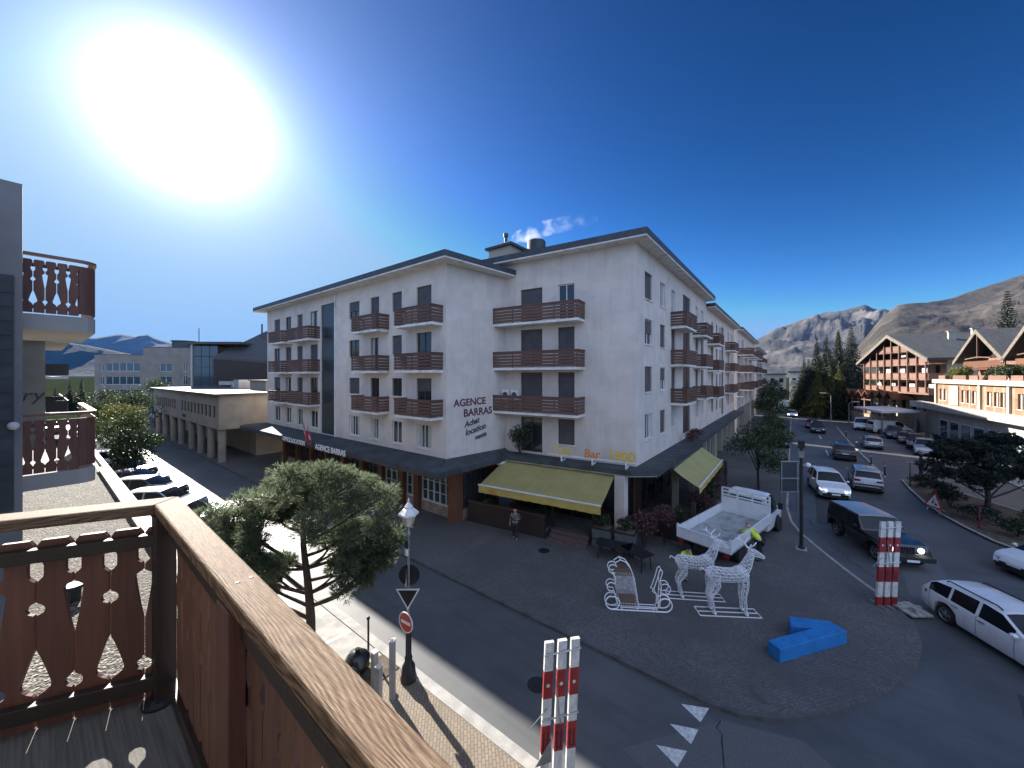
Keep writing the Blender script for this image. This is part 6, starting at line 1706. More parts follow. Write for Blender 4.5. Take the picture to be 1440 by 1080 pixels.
def reindeer():
    t_ = thing('wire_reindeer', 'white wire reindeer standing in front, head up, nearest the blue block', 'sculpture', (-2.02,16.35,.1), R(33.4), 'white wire reindeer')
    wr = .0085
    mb = MB()
    wire_tube(mb, spl([(-.78,0,1.5),(-.6,0,1.52),(-.2,0,1.47),(.2,0,1.47),(.5,0,1.55),(.68,0,1.66)],18), smooth_vals([.1,.27,.27,.27,.31,.2],18), 14, wr, .78)
    wire_tube(mb, spl([(.52,0,1.6),(.7,0,1.85),(.82,0,2.15),(.92,0,2.32)],9), smooth_vals([.25,.2,.15,.12],9), 10, wr, .75)
    wire_tube(mb, spl([(.8,0,2.36),(.95,0,2.38),(1.12,0,2.3),(1.36,0,2.18)],7), smooth_vals([.09,.135,.11,.06],7), 9, wr, .8)
    mb.tube(spl([(-.8,0,1.6),(-.98,0,1.7),(-1.02,0,1.6)],6),[.02]*7,5)
    for s_ in (1,-1): mb.tube([(.86,s_*.08,2.45),(.78,s_*.24,2.55),(.9,s_*.12,2.44)],.02,5)
    mb.build('body', M['wire'], t_)
    mb = MB(); wire_tube(mb, spl([(-.55,0,1.5),(-.2,0,1.46),(.2,0,1.46),(.5,0,1.54)],8), [.2]*9, 10, .016, .7); 
    mb.build('inner_net', M['wire_fill'], t_)
    for s_ in (1,-1):
        mb = MB(); y = s_*.16
        wire_tube(mb, spl([(.55,y,1.45),(.6,y,1.1),(.56,y,.72),(.6,y,.36),(.6,y,.08)],14), smooth_vals([.16,.1,.062,.05,.05],14), 6, wr); mb.tube([(.6,y,.08),(.68,y,.03)],.05,6); mb.build('leg', M['wire'], t_)
        mb = MB()
        wire_tube(mb, spl([(-.55,y,1.42),(-.48,y,1.08),(-.68,y,.7),(-.6,y,.34),(-.58,y,.08)],14), smooth_vals([.2,.13,.07,.05,.05],14), 6, wr); mb.tube([(-.58,y,.08),(-.5,y,.03)],.05,6); mb.build('leg', M['wire'], t_)
        mb = MB()
        for path in ([(.84,s_*.05,2.46),(.72,s_*.2,2.66),(.62,s_*.36,2.72),(.66,s_*.42,2.86)],[(.74,s_*.18,2.64),(.86,s_*.24,2.76),(.95,s_*.22,2.86)],[(.64,s_*.34,2.71),(.5,s_*.4,2.74)]): mb.tube(spl(path,6), .022, 5)
        mb.build('antler', M['wire'], t_)
    mb = MB()
    for a,b in (((-1.13,-.27),(1.13,-.27)),((1.13,-.27),(1.13,.27)),((1.13,.27),(-1.13,.27)),((-1.13,.27),(-1.13,-.27)),((-1.1,0),(1.1,0))): mb.tube([(a[0],a[1],.02),(b[0],b[1],.02)],.022,5)
    mb.build('base_frame', M['white_metal'], t_)
    return t_
rd1 = reindeer()
dup(rd1, (-3.25,16.7,.1), R(31), 'white wire reindeer standing behind, next to the crouching worker', scale=.97)
def sleigh():
    t_ = thing('wire_sleigh', 'white wire sleigh with brown netted back and curled runners', 'sculpture', (-5.85,13.78,.1), R(32.4))
    Wd = .26
    circ = lambda cx,cz,r,a0,a1,n=14: [(cx+r*math.cos(a0+(a1-a0)*i/n), cz+r*math.sin(a0+(a1-a0)*i/n)) for i in range(n+1)]
    outline = circ(.22,1.62,.17,R(-60),R(-330),12)+[(.3,1.86),(.5,1.99),(.72,1.9),(.9,1.66),(1.03,1.3),(1.1,.85),(1.2,.2)]
    back = [(.2,1.44),(.32,1.3),(.3,1.05)]+circ(.16,.92,.17,R(40),R(300),10)+[(.26,.76),(.33,.5),(.42,.2)]
    horn = [(1.98,1.62),(2.06,1.68),(2.1,1.58)]
    post = [(2.1,1.58),(2.02,1.3),(2.05,1.0),(2.02,.7),(2.0,.2)]
    post2 = [(1.98,1.62),(1.9,1.3),(1.8,1.0),(1.72,.82),(1.86,.75),(1.95,.5),(1.93,.2)]
    loop = circ(2.2,.93,.2,R(130),R(-160),12)
    runner = circ(.2,.3,.26,R(100),R(270)+0,10)[::1]+[(.6,.04),(1.2,.04),(1.8,.04)]+circ(2.2,.3,.26,R(-90),R(200),14)
    runl = circ(.24,.3,.24,R(-100),R(110),10)
    for s_ in (-1,1):
        y = s_*Wd/2; mb = MB(); T = lambda pts: [(x,y,z) for x,z in pts]
        mb.tube(T(outline),.021,5); mb.tube(T(back),.021,5); mb.build('side_frame', M['wire'], t_)
        mb = MB(); mb.tube(T(runner),.026,6); mb.tube(T(runl),.022,5); mb.tube(T([(.5,.14),(1.9,.14)]),.018,5)
        for x in (.55,1.15,1.9): mb.tube(T([(x,.04),(x,.2)]),.018,5)
        mb.build('runner', M['wire'], t_)
        mb = MB(); mb.tube(T(horn),.02,5); mb.tube(T(post),.02,5); mb.tube(T(post2),.02,5); mb.tube(T(loop),.018,5); mb.build('front_frame', M['wire'], t_)
        # netting in the side panel
        nt_ = MB(); nb_ = MB(); nu_ = MB()
        def xr(z): return lerp(sorted([(z_,x) for x,z_ in outline[12:]]), z)
        def xl(z): return .3+.12*max(0,(1.2-z))
        K = 17; N = 9
        for a in range(K):
            z0, z1 = .2+1.65*a/K, .2+1.65*(a+1)/K; tgt = nt_ if .62 < z0 < 1.3 else (nu_ if z0 > 1 else nb_)
            for k in range(N+1):
                f = k/N
                p = (xl(z0)+(xr(z0)-xl(z0))*f, y, z0); q = (xl(z1)+(xr(z1)-xl(z1))*f, y, z1)
                tgt.tube([p,q],.009 if tgt is nt_ else .007,3,cap=False)
                if k < N:
                    f2 = (k+1)/N; q2 = (xl(z1)+(xr(z1)-xl(z1))*f2, y, z1); tgt.tube([p,q2],.009 if tgt is nt_ else .007,3,cap=False)
                    if z0 < 1.3 or a%4 == 0: p2 = (xl(z0)+(xr(z0)-xl(z0))*f2, y, z0); tgt.tube([p2,q],.008,3,cap=False)
        nt_.build('white_net', M['wire_fill'], t_); nb_.build('brown_net', M['wire_brown'], t_); nu_.build('brown_net', M['wire_brown'], t_)
    mb = MB()
    for x,z in ((.5,1.99),(.9,1.66),(1.1,.85),(1.2,.2),(.42,.2),(2.0,.2),(2.1,1.58),(.6,.04),(1.8,.04)): mb.tube([(x,-Wd/2,z),(x,Wd/2,z)],.018,5)
    for k in range(7):
        z = .3+k*.2; mb.tube([(xr(z),-Wd/2,z),(xr(z),Wd/2,z)],.012,4)
    mb.build('cross_bar', M['wire'], t_)
sleigh()
def planter(loc, rz, label):
    t_ = thing('planter_box', label, 'planter', loc, rz, 'grey planter boxes by the cafe steps')
    mb = MB(); mb.prism([(-.5,-.35),(.5,-.35),(.5,.35),(-.5,.35)],0,1.0); mb.build('box', pm('planter_grey',(.11,.12,.125),(.075,.08,.085),3,.7), t_, bevel=.03)
    mb = MB(); mb.box(-.52,.52,-.37,.37,.45,.5); mb.box(-.52,.52,-.37,.37,1.001,1.05); mb.build('rim', M['dark_metal'], t_)
    mb = MB(); mb.box(-.45,.45,-.3,.3,1.051,1.07); mb.build('soil', M['soil'], t_)
    return t_
planter((-8.15,18.65,.1), R(9), 'grey planter box with shrubs, left one of two by the steps'); planter((-6.95,18.85,.1), R(9), 'grey planter box with shrubs, right one of two under the corner column')
def bench(loc, rz, label, L=1.7):
    t_ = thing('stacked_table', label, 'table', loc, rz, 'folded cafe tables on the square')
    mb = MB()
    for k in range(5): mb.box(-L/2,L/2,-.4+k*.165,-.25+k*.165,.7,.74)
    mb.build('tabletop', M['dark_metal'], t_)
    for x in (-L/2+.12,L/2-.12):
        for y in (-.32,.32):
            mb = MB(); mb.tube([(x,y,0),(x*.92,y*.8,.7)],.03,6); mb.build('leg', M['dark_metal'], t_)
    mb = MB(); mb.tube([(-L/2+.13,0,.3),(L/2-.13,0,.3)],.02,5); mb.build('stretcher', M['dark_metal'], t_)
bench((-7.15,17.75,.1), R(10), 'dark slatted table by the planters, left one of two'); bench((-6.0,17.75,.1), R(-25), 'dark slatted table set askew, right one of two nearest the pickup', 1.4)
for i,(x,y,h) in enumerate(((-14.9,18.3,2.1),(-13.2,18.6,2.1))): pass

# ------------------------------------------------------------------ people: one continuous skinned body each, clothes as children
def skin_mesh(name, joints, bones, mat, parent, sub=2):
    me = bpy.data.meshes.new(name); keys = list(joints)
    me.from_pydata([joints[k][0] for k in keys], [(keys.index(a),keys.index(b)) for a,b in bones], [])
    me.materials.append(mat); o = bpy.data.objects.new(name, me); COL.objects.link(o); o.parent = parent
    s_ = o.modifiers.new('skin','SKIN'); s_.use_smooth_shade = True
    for i,k in enumerate(keys):
        r = joints[k][1]; r = r if isinstance(r, tuple) else (r,r)
        me.skin_vertices[0].data[i].radius = r
    me.skin_vertices[0].data[0].use_root = True
    u = o.modifiers.new('sub','SUBSURF'); u.levels = sub; u.render_levels = sub
    return o
def person(label, loc, rz, bend, arms, legs, jacket, trousers, hair=True, head_tilt=0, stripes=False, group=None, scale=1.0):
    """bend: forward lean of the trunk; arms: (elbow, wrist) per side in body axes; legs: (knee, ankle) per side"""
    t_ = thing('person', label, 'person', loc, rz, group); t_.scale = (scale,)*3
    V = Vector; hip = V((0,0,.93)); up = V((math.sin(bend),0,math.cos(bend))); fw = V((math.cos(bend),0,-math.sin(bend)))
    J = {'pelvis':(hip,(.15,.105)),'waist':(hip+up*.17,(.135,.1)),'chest':(hip+up*.38,(.165,.115)),'neck0':(hip+up*.53,(.08,.075)),'neck':(hip+up*.6,(.055,.055))}
    hb = bend+head_tilt; hu = V((math.sin(hb),0,math.cos(hb))); hf = V((math.cos(hb),0,-math.sin(hb)))
    nk = J['neck'][0]
    J['skull'] = (nk+hu*.12+hf*.015,(.085,.095)); J['crown'] = (nk+hu*.2+hf*.005,(.07,.08))
    B = [('pelvis','waist'),('waist','chest'),('chest','neck0'),('neck0','neck'),('neck','skull'),('skull','crown')]
    hands = []
    for n_,s_ in (('l',1),('r',-1)):
        sh = J['chest'][0]+up*.1+V((0,s_*.19,0)); J['sh'+n_] = (sh,.062)
        el, wr = arms[n_]; J['el'+n_] = (V(el),.045); J['wr'+n_] = (V(wr),.03)
        dr = (V(wr)-V(el)).normalized(); J['pa'+n_] = (V(wr)+dr*.07,(.04,.022))
        B += [('chest','sh'+n_),('sh'+n_,'el'+n_),('el'+n_,'wr'+n_),('wr'+n_,'pa'+n_)]
        side = dr.cross(V((0,s_,0))); side = side.normalized() if side.length > .1 else V((1,0,0))
        pal = dr.cross(side)
        for f_ in range(4):
            base = V(wr)+dr*.1+side*(.03-.02*f_); ln = (.075,.085,.08,.062)[f_]
            J['f%d%s'%(f_,n_)] = (base,.009); J['g%d%s'%(f_,n_)] = (base+dr*ln*.55-pal*.008*s_,.008); J['h%d%s'%(f_,n_)] = (base+dr*ln-pal*.03*s_,.0065)
            B += [('pa'+n_,'f%d%s'%(f_,n_)),('f%d%s'%(f_,n_),'g%d%s'%(f_,n_)),('g%d%s'%(f_,n_),'h%d%s'%(f_,n_))]
        J['t1'+n_] = (V(wr)+dr*.05+side*.045,.011); J['t2'+n_] = (V(wr)+dr*.09+side*.06,.0085); B += [('wr'+n_,'t1'+n_),('t1'+n_,'t2'+n_)]
        kn, an = legs[n_]; J['hp'+n_] = (hip+V((0,s_*.1,-.06)),.09); J['kn'+n_] = (V(kn),.06); J['an'+n_] = (V(an),.042); J['to'+n_] = (V(an)+V((.17,s_*.02,-.05)),(.04,.03))
        B += [('pelvis','hp'+n_),('hp'+n_,'kn'+n_),('kn'+n_,'an'+n_),('an'+n_,'to'+n_)]
    body = skin_mesh('body', J, B, M['skin'], t_)
    JK = {k:(J[k][0],tuple(x*1.13+.006 for x in (J[k][1] if isinstance(J[k][1],tuple) else (J[k][1],)*2))) for k in ('pelvis','waist','chest','neck0','shl','shr','ell','elr','wrl','wrr')}
    skin_mesh('jacket', JK, [('pelvis','waist'),('waist','chest'),('chest','neck0'),('chest','shl'),('chest','shr'),('shl','ell'),('shr','elr'),('ell','wrl'),('elr','wrr')], jacket, t_)
    TR = {k:(J[k][0],tuple(x*1.16+.008 for x in (J[k][1] if isinstance(J[k][1],tuple) else (J[k][1],)*2))) for k in ('pelvis','hpl','hpr','knl','knr','anl','anr')}
    tr = skin_mesh('trousers', TR, [('pelvis','hpl'),('pelvis','hpr'),('hpl','knl'),('hpr','knr'),('knl','anl'),('knr','anr')], trousers, t_)
    for n_ in 'lr':
        skin_mesh('shoe', {'a':(J['an'+n_][0]+V((-.03,0,-.03)),.05),'b':(J['to'+n_][0],(.052,.04))}, [('a','b')], M['black'], t_, 2)
        if stripes:
            k_, a_ = J['kn'+n_][0], J['an'+n_][0]
            for f_ in (.35,.6):
                mb = MB(); c_ = k_.lerp(a_, f_); dd = (a_-k_).normalized()*.028; r_ = .082-.016*f_
                mb.tube([c_-dd,c_+dd], r_, 12, cap=False); mb.build('reflective_stripe', M['reflective'], t_)
    hc_ = J['crown'][0]
    if hair: skin_mesh('hair', {'a':(hc_+hu*.01-hf*.015,(.083,.092)),'b':(hc_-hu*.07-hf*.04,(.075,.08))}, [('a','b')], M['hair'], t_)
    for s_ in (1,-1):
        mb = MB(); mb.ball(tuple(J['skull'][0]+hu*.02+hf*.098+V((0,s_*.033,0))),.011,8,6); mb.build('eye', M['black'], t_)
        mb = MB(); mb.ball(tuple(J['skull'][0]+V((0,s_*.094,0))),.026,8,6,1.3); mb.build('ear', M['skin'], t_)
    mb = MB(); c_ = J['skull'][0]; mb.tube([tuple(c_+hu*.02+hf*.09),tuple(c_-hu*.02+hf*.118),tuple(c_-hu*.028+hf*.09)],[.008,.015,.01],6); mb.build('nose', M['skin'], t_)
    mb = MB(); mb.tube([tuple(c_-hu*.06+hf*.092+V((0,-.025,0))),tuple(c_-hu*.062+hf*.098),tuple(c_-hu*.06+hf*.092+V((0,.025,0)))],.006,5); mb.build('mouth', M['red_paint'], t_)
    return t_
person('person in dark clothes and light shirt walking past the cafe terrace', (-12.4,17.0-.55,.1), R(-62), .05,
       {'l':((.02,.27,1.15),(.2,.2,1.2)),'r':((-.05,-.27,1.13),(.03,-.29,.9))}, {'l':((.12,.1,.5),(.1,.1,.09)),'r':((.0,-.1,.5),(-.12,-.1,.1))}, M['cloth_mix'], M['cloth_dark'], head_tilt=.15)
person('person in yellow hi-vis top leaning into the bed of the white pickup', (-1.3,21.9,.1), R(166), .72,
       {'l':((.5,.26,1.25),(.72,.2,1.12)),'r':((.48,-.26,1.2),(.74,-.18,1.1))}, {'l':((.05,.1,.5),(.0,.1,.09)),'r':((.03,-.12,.5),(-.05,-.14,.09))}, M['hivis'], M['cloth_dark'], head_tilt=.2, scale=1.1)
person('person in yellow hi-vis top and banded dark trousers bending behind the rear reindeer', (-3.95,17.75,.1), R(-40), .55,
       {'l':((.3,.25,1.12),(.5,.16,.98)),'r':((.3,-.25,1.12),(.5,-.14,.98))}, {'l':((.14,.1,.5),(.05,.1,.09)),'r':((.1,-.1,.5),(-.04,-.1,.09))}, M['hivis'], M['cloth_dark'], head_tilt=.35, stripes=True)
# ------------------------------------------------------------------ trees and plants
def np_build(name, V, F, m, parent):
    me = bpy.data.meshes.new(name); me.from_pydata(V, [], F); me.materials.append(m); me.update()
    o = bpy.data.objects.new(name, me); COL.objects.link(o)
    if parent is not None: o.parent = parent
    return o
def rdir(r_, up=.0):
    while True:
        v = Vector((r_.uniform(-1,1), r_.uniform(-1,1), r_.uniform(-1,1)))
        if .05 < v.length < 1: 
            v.normalize(); v.z += up; return v.normalized()
def tuft(V, F, p, d, ln, wd, r_, n=5, spread=.75):
    """a spray of pointed needle blades"""
    for k in range(n):
        q = (d+rdir(r_)*spread).normalized(); s = q.cross(rdir(r_)); 
        if s.length < .1: continue
        s.normalize(); l = ln*r_.uniform(.7,1.2); b = len(V)
        V += [tuple(p-s*wd*.4), tuple(p+q*l*.55+s*wd), tuple(p+q*l), tuple(p+q*l*.5-s*wd)]
        F.append((b,b+1,b+2,b+3))
def pine_tree(name, label, base, clumps, trunk, m, bark, seed, per=130, ln=.17, wd=.016, group=None, rz=0, sub=5):
    r_ = random.Random(seed); t_ = thing(name, label, 'tree', base, rz, group)
    mb = MB(); path = spl(trunk, 14); top = len(path)-1
    mb.tube(path, [lerp([(0,.2),(2,.15),(14,.05)], i) for i in range(15)], 9); mb.build('trunk', bark, t_, smooth=60)
    lb = MB(); V = []; F = []
    for c,R_ in clumps:
        c = Vector(c); k = min(range(len(path)), key=lambda i: abs(path[i].z-(c.z-.55*(c.xy-path[i].xy).length))); a = path[max(2,k)]
        mid = a.lerp(c,.5)+Vector((r_.uniform(-.2,.2),r_.uniform(-.2,.2),-.12)); br = spl([a,mid,c],6)
        lb.tube(br, [.06-.007*i for i in range(7)], 6)
        for s_ in range(sub):
            d = rdir(r_,.1); cc = c+Vector((d.x*R_*.9,d.y*R_*.9,d.z*R_*.6)); rs = R_*r_.uniform(.34,.6)
            lb.tube([tuple(br[4]),tuple(br[5].lerp(cc,.55)+Vector((0,0,-.05))),tuple(cc)],[.025,.018,.008],4)
            for j in range(7):
                e = cc+Vector((rdir(r_)*rs).to_tuple()); e.z = cc.z+(e.z-cc.z)*.6; lb.tube([tuple(cc),tuple(e)],[.008,.004],3)
            for j in range(per):
                q = rdir(r_); f = r_.random()**.45; p = cc+Vector((q.x*rs*f,q.y*rs*f,q.z*rs*.62*f))
                tuft(V, F, p, (q+Vector((0,0,.5))).normalized(), ln, wd, r_)
    lb.build('limb', bark, t_, smooth=60); np_build('crown', V, F, m, t_)
    return t_
rr, ff = Vector((.7934,.6088,0)), Vector((-.6088,.7934,0))
def rel(a, b, z): v = rr*a+ff*b; return (v.x, v.y, z)
cl = [((-2.6,.2,3.5),.95),((-3.35,-.1,3.75),.7),((-1.75,.5,4.6),.95),((-.8,-.3,5.2),.9),((.35,.3,5.35),.9),((1.45,.1,4.95),.9),((2.35,.4,4.3),.85),((2.95,0,3.4),.75),((2.25,-.4,2.45),.8),((1.35,.9,3.1),.6),
      ((-2.3,-.5,2.4),.85),((-1.5,.2,1.75),.65),((.1,1.0,4.4),.8),((.9,-.9,4.1),.8),((-.9,.9,3.9),.7),((-3.0,.6,2.9),.6),((2.9,.5,2.6),.55),((-2.7,.3,1.9),.6),((1.75,.5,1.9),.65),((-.9,-.5,2.3),.55),((.6,.8,2.6),.5),((2.0,-.3,3.2),.7),((-1.5,.3,3.9),.8),((1.9,-.2,1.5),.6),((1.3,.3,1.9),.5),((-2.4,-.3,1.5),.6),((-1.8,.2,1.0),.5),((2.5,.2,2.0),.55),((-1.9,-.9,3.2),.7)]
pine_tree('pine_tree', 'bushy green pine with a spreading crown standing below the balcony rail', (-12.1,5.17,.07), [(rel(c[0]*.82,c[1]*.82,9.23-(9.3-c[2])*.82),R_*.82) for c,R_ in cl], [rel(.05,0,0),rel(.15,0,1.4),rel(.05,0,2.8),rel(-.15,.1,4.1),rel(-.1,.2,5.5)], M['pine'], M['bark'], 3, per=60, sub=10, ln=.18, wd=.011)
cl2 = [((-2.4,0,3.5),1.2),((-1.2,.6,4.3),1.2),((0,0,4.7),1.2),((1.4,.3,4.3),1.2),((2.6,0,3.7),1.1),((3.2,-.4,2.8),.9),((1.8,-1,3.2),1.1),((-.6,-1.1,3.6),1.1),((-2.9,-.3,2.7),.8),((-1.6,-.9,2.8),.9),((.6,1.4,3.6),1.1),((2.2,1.3,3.3),1.0),((3.8,.6,3.1),.9)]
pine_tree('pine_tree', 'dark umbrella shaped pine on the planted island at the right', (10.1,38.0,.1), [(rel(*c),R_) for c,R_ in cl2], [rel(0,0,0),rel(.05,0,1.3),rel(.1,.1,2.6),rel(0,0,3.8)], M['pine_dark'], M['bark_dark'], 5, per=95, ln=.24, wd=.035)
def leafy(V, F, c, R_, n, size, r_, sz=.8):
    for i in range(n):
        q = rdir(r_); f = r_.random()**.4; p = Vector(c)+Vector((q.x*R_*f,q.y*R_*f,q.z*R_*sz*f))
        a = rdir(r_); b = a.cross(rdir(r_)); 
        if b.length < .1: continue
        b.normalize(); s = size*r_.uniform(.6,1.3); k = len(V)
        V += [tuple(p-a*s*.5), tuple(p+b*s*.32), tuple(p+a*s*.6), tuple(p-b*s*.32)]; F.append((k,k+1,k+2,k+3))
def street_tree(label, base, h, rad, m, seed, n=260, size=.17, group='street trees', bark='bark_dark', lobes=13, zc=.62):
    r_ = random.Random(seed); t_ = thing('street_tree', label, 'tree', base, r_.uniform(0,6), group)
    mb = MB(); tip_ = Vector((r_.uniform(-.15,.15),r_.uniform(-.15,.15),h*.6)); path = spl([(0,0,0),(.04,.03,h*.25),tip_],8); mb.tube(path,[.11-.008*i for i in range(9)],8); mb.build('trunk', M[bark], t_, smooth=60)
    V = []; F = []; lb = MB()
    for i in range(lobes):
        d = rdir(r_,.15); c = Vector((d.x*rad*.72,d.y*rad*.72,h*zc+d.z*h*.26)); lb.tube([tuple(path[4+i%4]),tuple(path[8].lerp(c,.5)),tuple(c)],[.045,.03,.01],5)
        leafy(V, F, c, rad*r_.uniform(.36,.55), n, size, r_)
    lb.build('limb', M[bark], t_); np_build('crown', V, F, m, t_)
    return t_
street_tree('small dark street tree on the pavement left of the notice board', (-2.2,35.6,.1), 5.4, 2.1, M['leaf'], 11)
street_tree('darker street tree just beyond, half hiding the navy van', (-1.9,46,.1), 5.6, 2.0, M['leaf'], 12)
for i,(x,y,h,rad,lab) in enumerate(((-2.6,70,6.2,2.3,'street tree by the far white block, nearest of the far pavement trees'),(-3.2,92,7.2,2.8,'taller street tree by the direction sign'),(-4.5,112,8.5,3.4,'big street tree in front of the grey apartment houses'),(-8,128,9.5,3.6,'broad tree at the end of the pavement'))):
    street_tree(lab, (x,y,.1), h, rad, M['leaf'], 20+i, 200, .26)
for i,(x,y,h,rad,lab,mm) in enumerate(((-47.5,5.6,4.9,2.0,'leafy street tree rising between the parked cars, nearest in the left row','box_green'),(-54.5,5.5,5.6,2.3,'leafy street tree behind the nearest one in the left row','leaf'),(-63,6.2,6.2,2.6,'olive street tree in the middle of the left row','larch'),(-73,8.3,7.2,3.0,'taller dark street tree left of the arcade','leaf'),(-84,6.5,7.5,3.2,'broad street tree below the white hotel, left','box_green'),(-90,13,8.6,3.6,'broad dark tree in front of the white hotel','leaf'),(-97,20.5,9.0,3.4,'tree beside the brown building at the hotel corner','leaf'),(-92,8.5,6.5,3.0,'olive tree below the hotel','larch'),(-70,4.8,6.0,2.4,'street tree close to the beige shop building','leaf'))):
    street_tree(lab, (x,y,0), h, rad, M[mm], 40+i, 210, .24, 'trees along the left street')
def spruce_mesh(seed, h=14, rad=2.6, lv=0):
    lv = int(h*3)
    r_ = random.Random(seed); V = []; F = []
    for i in range(lv):
        f = i/(lv-1); z = h*(.07+.93*f); L = rad*(1-f)**1.05*r_.uniform(.75,1.15)+.1; nb_ = int(6+8*(1-f)); a0 = r_.uniform(0,6)
        for k in range(nb_):
            a = a0+2*PI*k/nb_+r_.uniform(-.25,.25); l = L*r_.uniform(.65,1.15); st_ = max(3,int(l/.32))
            d = Vector((math.cos(a),math.sin(a),0)); sd_ = Vector((-d.y,d.x,0))
            for j in range(st_):
                u = (j+.6)/st_; p = d*l*u+Vector((0,0,z-.42*l*u*u+.08*l*u))
                for q in range(4):
                    s_ = (sd_*r_.choice((-1,1))+d*r_.uniform(.3,1.1)+Vector((0,0,r_.uniform(-.7,.15)))).normalized()
                    w_ = s_.cross(rdir(r_)); 
                    if w_.length < .1: continue
                    w_.normalize(); ln = r_.uniform(.45,.85)*(1.15-.45*u)*(.3+.7*(1-f)); b = len(V)
                    V += [tuple(p-w_*.03), tuple(p+s_*ln*.5+w_*.17*(.4+.6*(1-f))), tuple(p+s_*ln), tuple(p+s_*ln*.5-w_*.17*(.4+.6*(1-f)))]; F.append((b,b+1,b+2,b+3))
    return V, F
def spruce(label, base, m, seed, h=14, rad=2.6, group='conifers behind the main road'):
    t_ = thing('spruce_tree', label, 'tree', base, 0, group)
    mb = MB(); mb.tube([(0,0,0),(.03,.02,h*.5),(0,0,h*.97)],[h*.016,h*.01,.02],8); mb.build('trunk', M['bark_dark'], t_)
    V, F = spruce_mesh(seed, h, rad); np_build('crown', V, F, m, t_); return t_
def forest(protos, spots, group):
    for i,(x,y,s,k,lab) in enumerate(spots):
        p = protos[k]
        if not p.get('used'):
            p['used'] = 1; p.location = (x,y,0); p.scale = (s,)*3; p['label'] = lab
        else:
            o = dup(p, (x,y,0), (i*1.7)%6.28, lab, group, s*1.1)
            if 'used' in o: del o['used']
    for p in protos:
        if 'used' in p: del p['used']
sa = spruce('x', (0,0,0), M['spruce'], 71, 18, 4.6); sb_ = spruce('x', (0,0,0), M['spruce'], 72, 15, 4.0); lc = spruce('x', (0,0,0), M['larch'], 73, 11, 3.6); lc2 = spruce('x', (0,0,0), M['spruce'], 74, 11, 3.6)
forest([sa,sb_,lc,lc2], [
 (11.9,128.5,1.26,0,'tallest dark spruce left of the chalet hotel, rising above all others'),(8.8,120,1.0,0,'second tall dark spruce, left of the tallest'),(7.2,131,1.02,0,'tall spruce behind, third from the chalet'),(5.2,117,.93,1,'mid height spruce in the middle of the conifer group'),
 (3.2,123,.82,1,'lower spruce at the left of the conifer group'),(2.6,140,.9,1,'far spruce at the left edge of the group'),(6.6,108,1.0,2,'yellow green larch in front of the tall spruces'),(8.3,111,.95,2,'yellow green larch nearest the chalet side'),
 (4.4,106.5,.9,2,'yellow green larch at the left front of the group'),(5.6,112.5,1.05,3,'green conifer between the larches'),(3.0,110,.8,3,'low green conifer at the left front, near the road'),(9.6,114,1.15,3,'green conifer close to the chalet gable'),(10.6,107.5,.8,3,'low dark conifer at the chalet porch'),(7.4,104.5,.62,3,'small dark conifer behind the sunlit wall'),(1.6,118,.75,2,'small larch at the left end of the group'),
 (9.2,125,1.05,0,'dark spruce filling the gap between the two tallest'),(6.2,121,.95,1,'dark spruce behind the larches, middle'),(4.4,114,1.0,1,'dark green spruce behind the left larch'),(10.4,118.5,.95,1,'dark spruce right behind the chalet gable edge'),(7.0,115.5,.95,1,'dark spruce between the larches and the tall spruces'),(5.0,126,.95,0,'tall slim spruce behind the mid height one'),(8.9,107,.75,3,'low green conifer between larch and chalet porch')],
 'conifers behind the main road')
forest_b = [(33,115,1.42,'big dark spruce towering behind the brick building, right edge'),(36.5,111,1.2,'spruce at the right frame edge beside the biggest one'),(31.2,121,1.02,'lower spruce left of the big one behind the roofs'),(38,118,1.1,'spruce behind the right hand gable'),(29.6,127,.95,'farther spruce behind the ridge of the chalet hotel')]
for i,(x,y,s,lab) in enumerate(forest_b): dup(sa if i%2 == 0 else sb_, (x,y,0), i*2.1, lab, 'tall spruces behind the brick building', s)
for i,(x,y,s,lab) in enumerate(((-150,3.2,.5,'small far conifer left of the white hotel, first in the line'),(-152,5.6,.58,'small far conifer in the line, second'),(-149,.8,.46,'small far conifer near the beige building'),(-155,7.8,.62,'small far conifer nearest the white hotel'),(-160,-1.5,.6,'small far conifer, farthest left'))): dup(sb_, (x,y,-1), i, lab, 'far conifers on the left horizon', s)
def shrub(label, loc, rad, h, m, seed, n=420, size=.1, group=None, cat='shrub', name='shrub', stems=5, scl=1):
    r_ = random.Random(seed); t_ = thing(name, label, cat, loc, 0, group)
    V = []; F = []; mb = MB()
    for i in range(stems):
        d = rdir(r_,.4); c = Vector((d.x*rad*.5,d.y*rad*.5,h*.62+d.z*h*.18)); mb.tube([(0,0,0),(c.x*.5,c.y*.5,h*.35),tuple(c)],[.03,.02,.008],5)
        leafy(V, F, c, rad*.62, n//stems*1, size, r_, h/(2.2*rad))
    mb.build('stem', M['bark_dark'], t_); np_build('foliage', V, F, m, t_); return t_
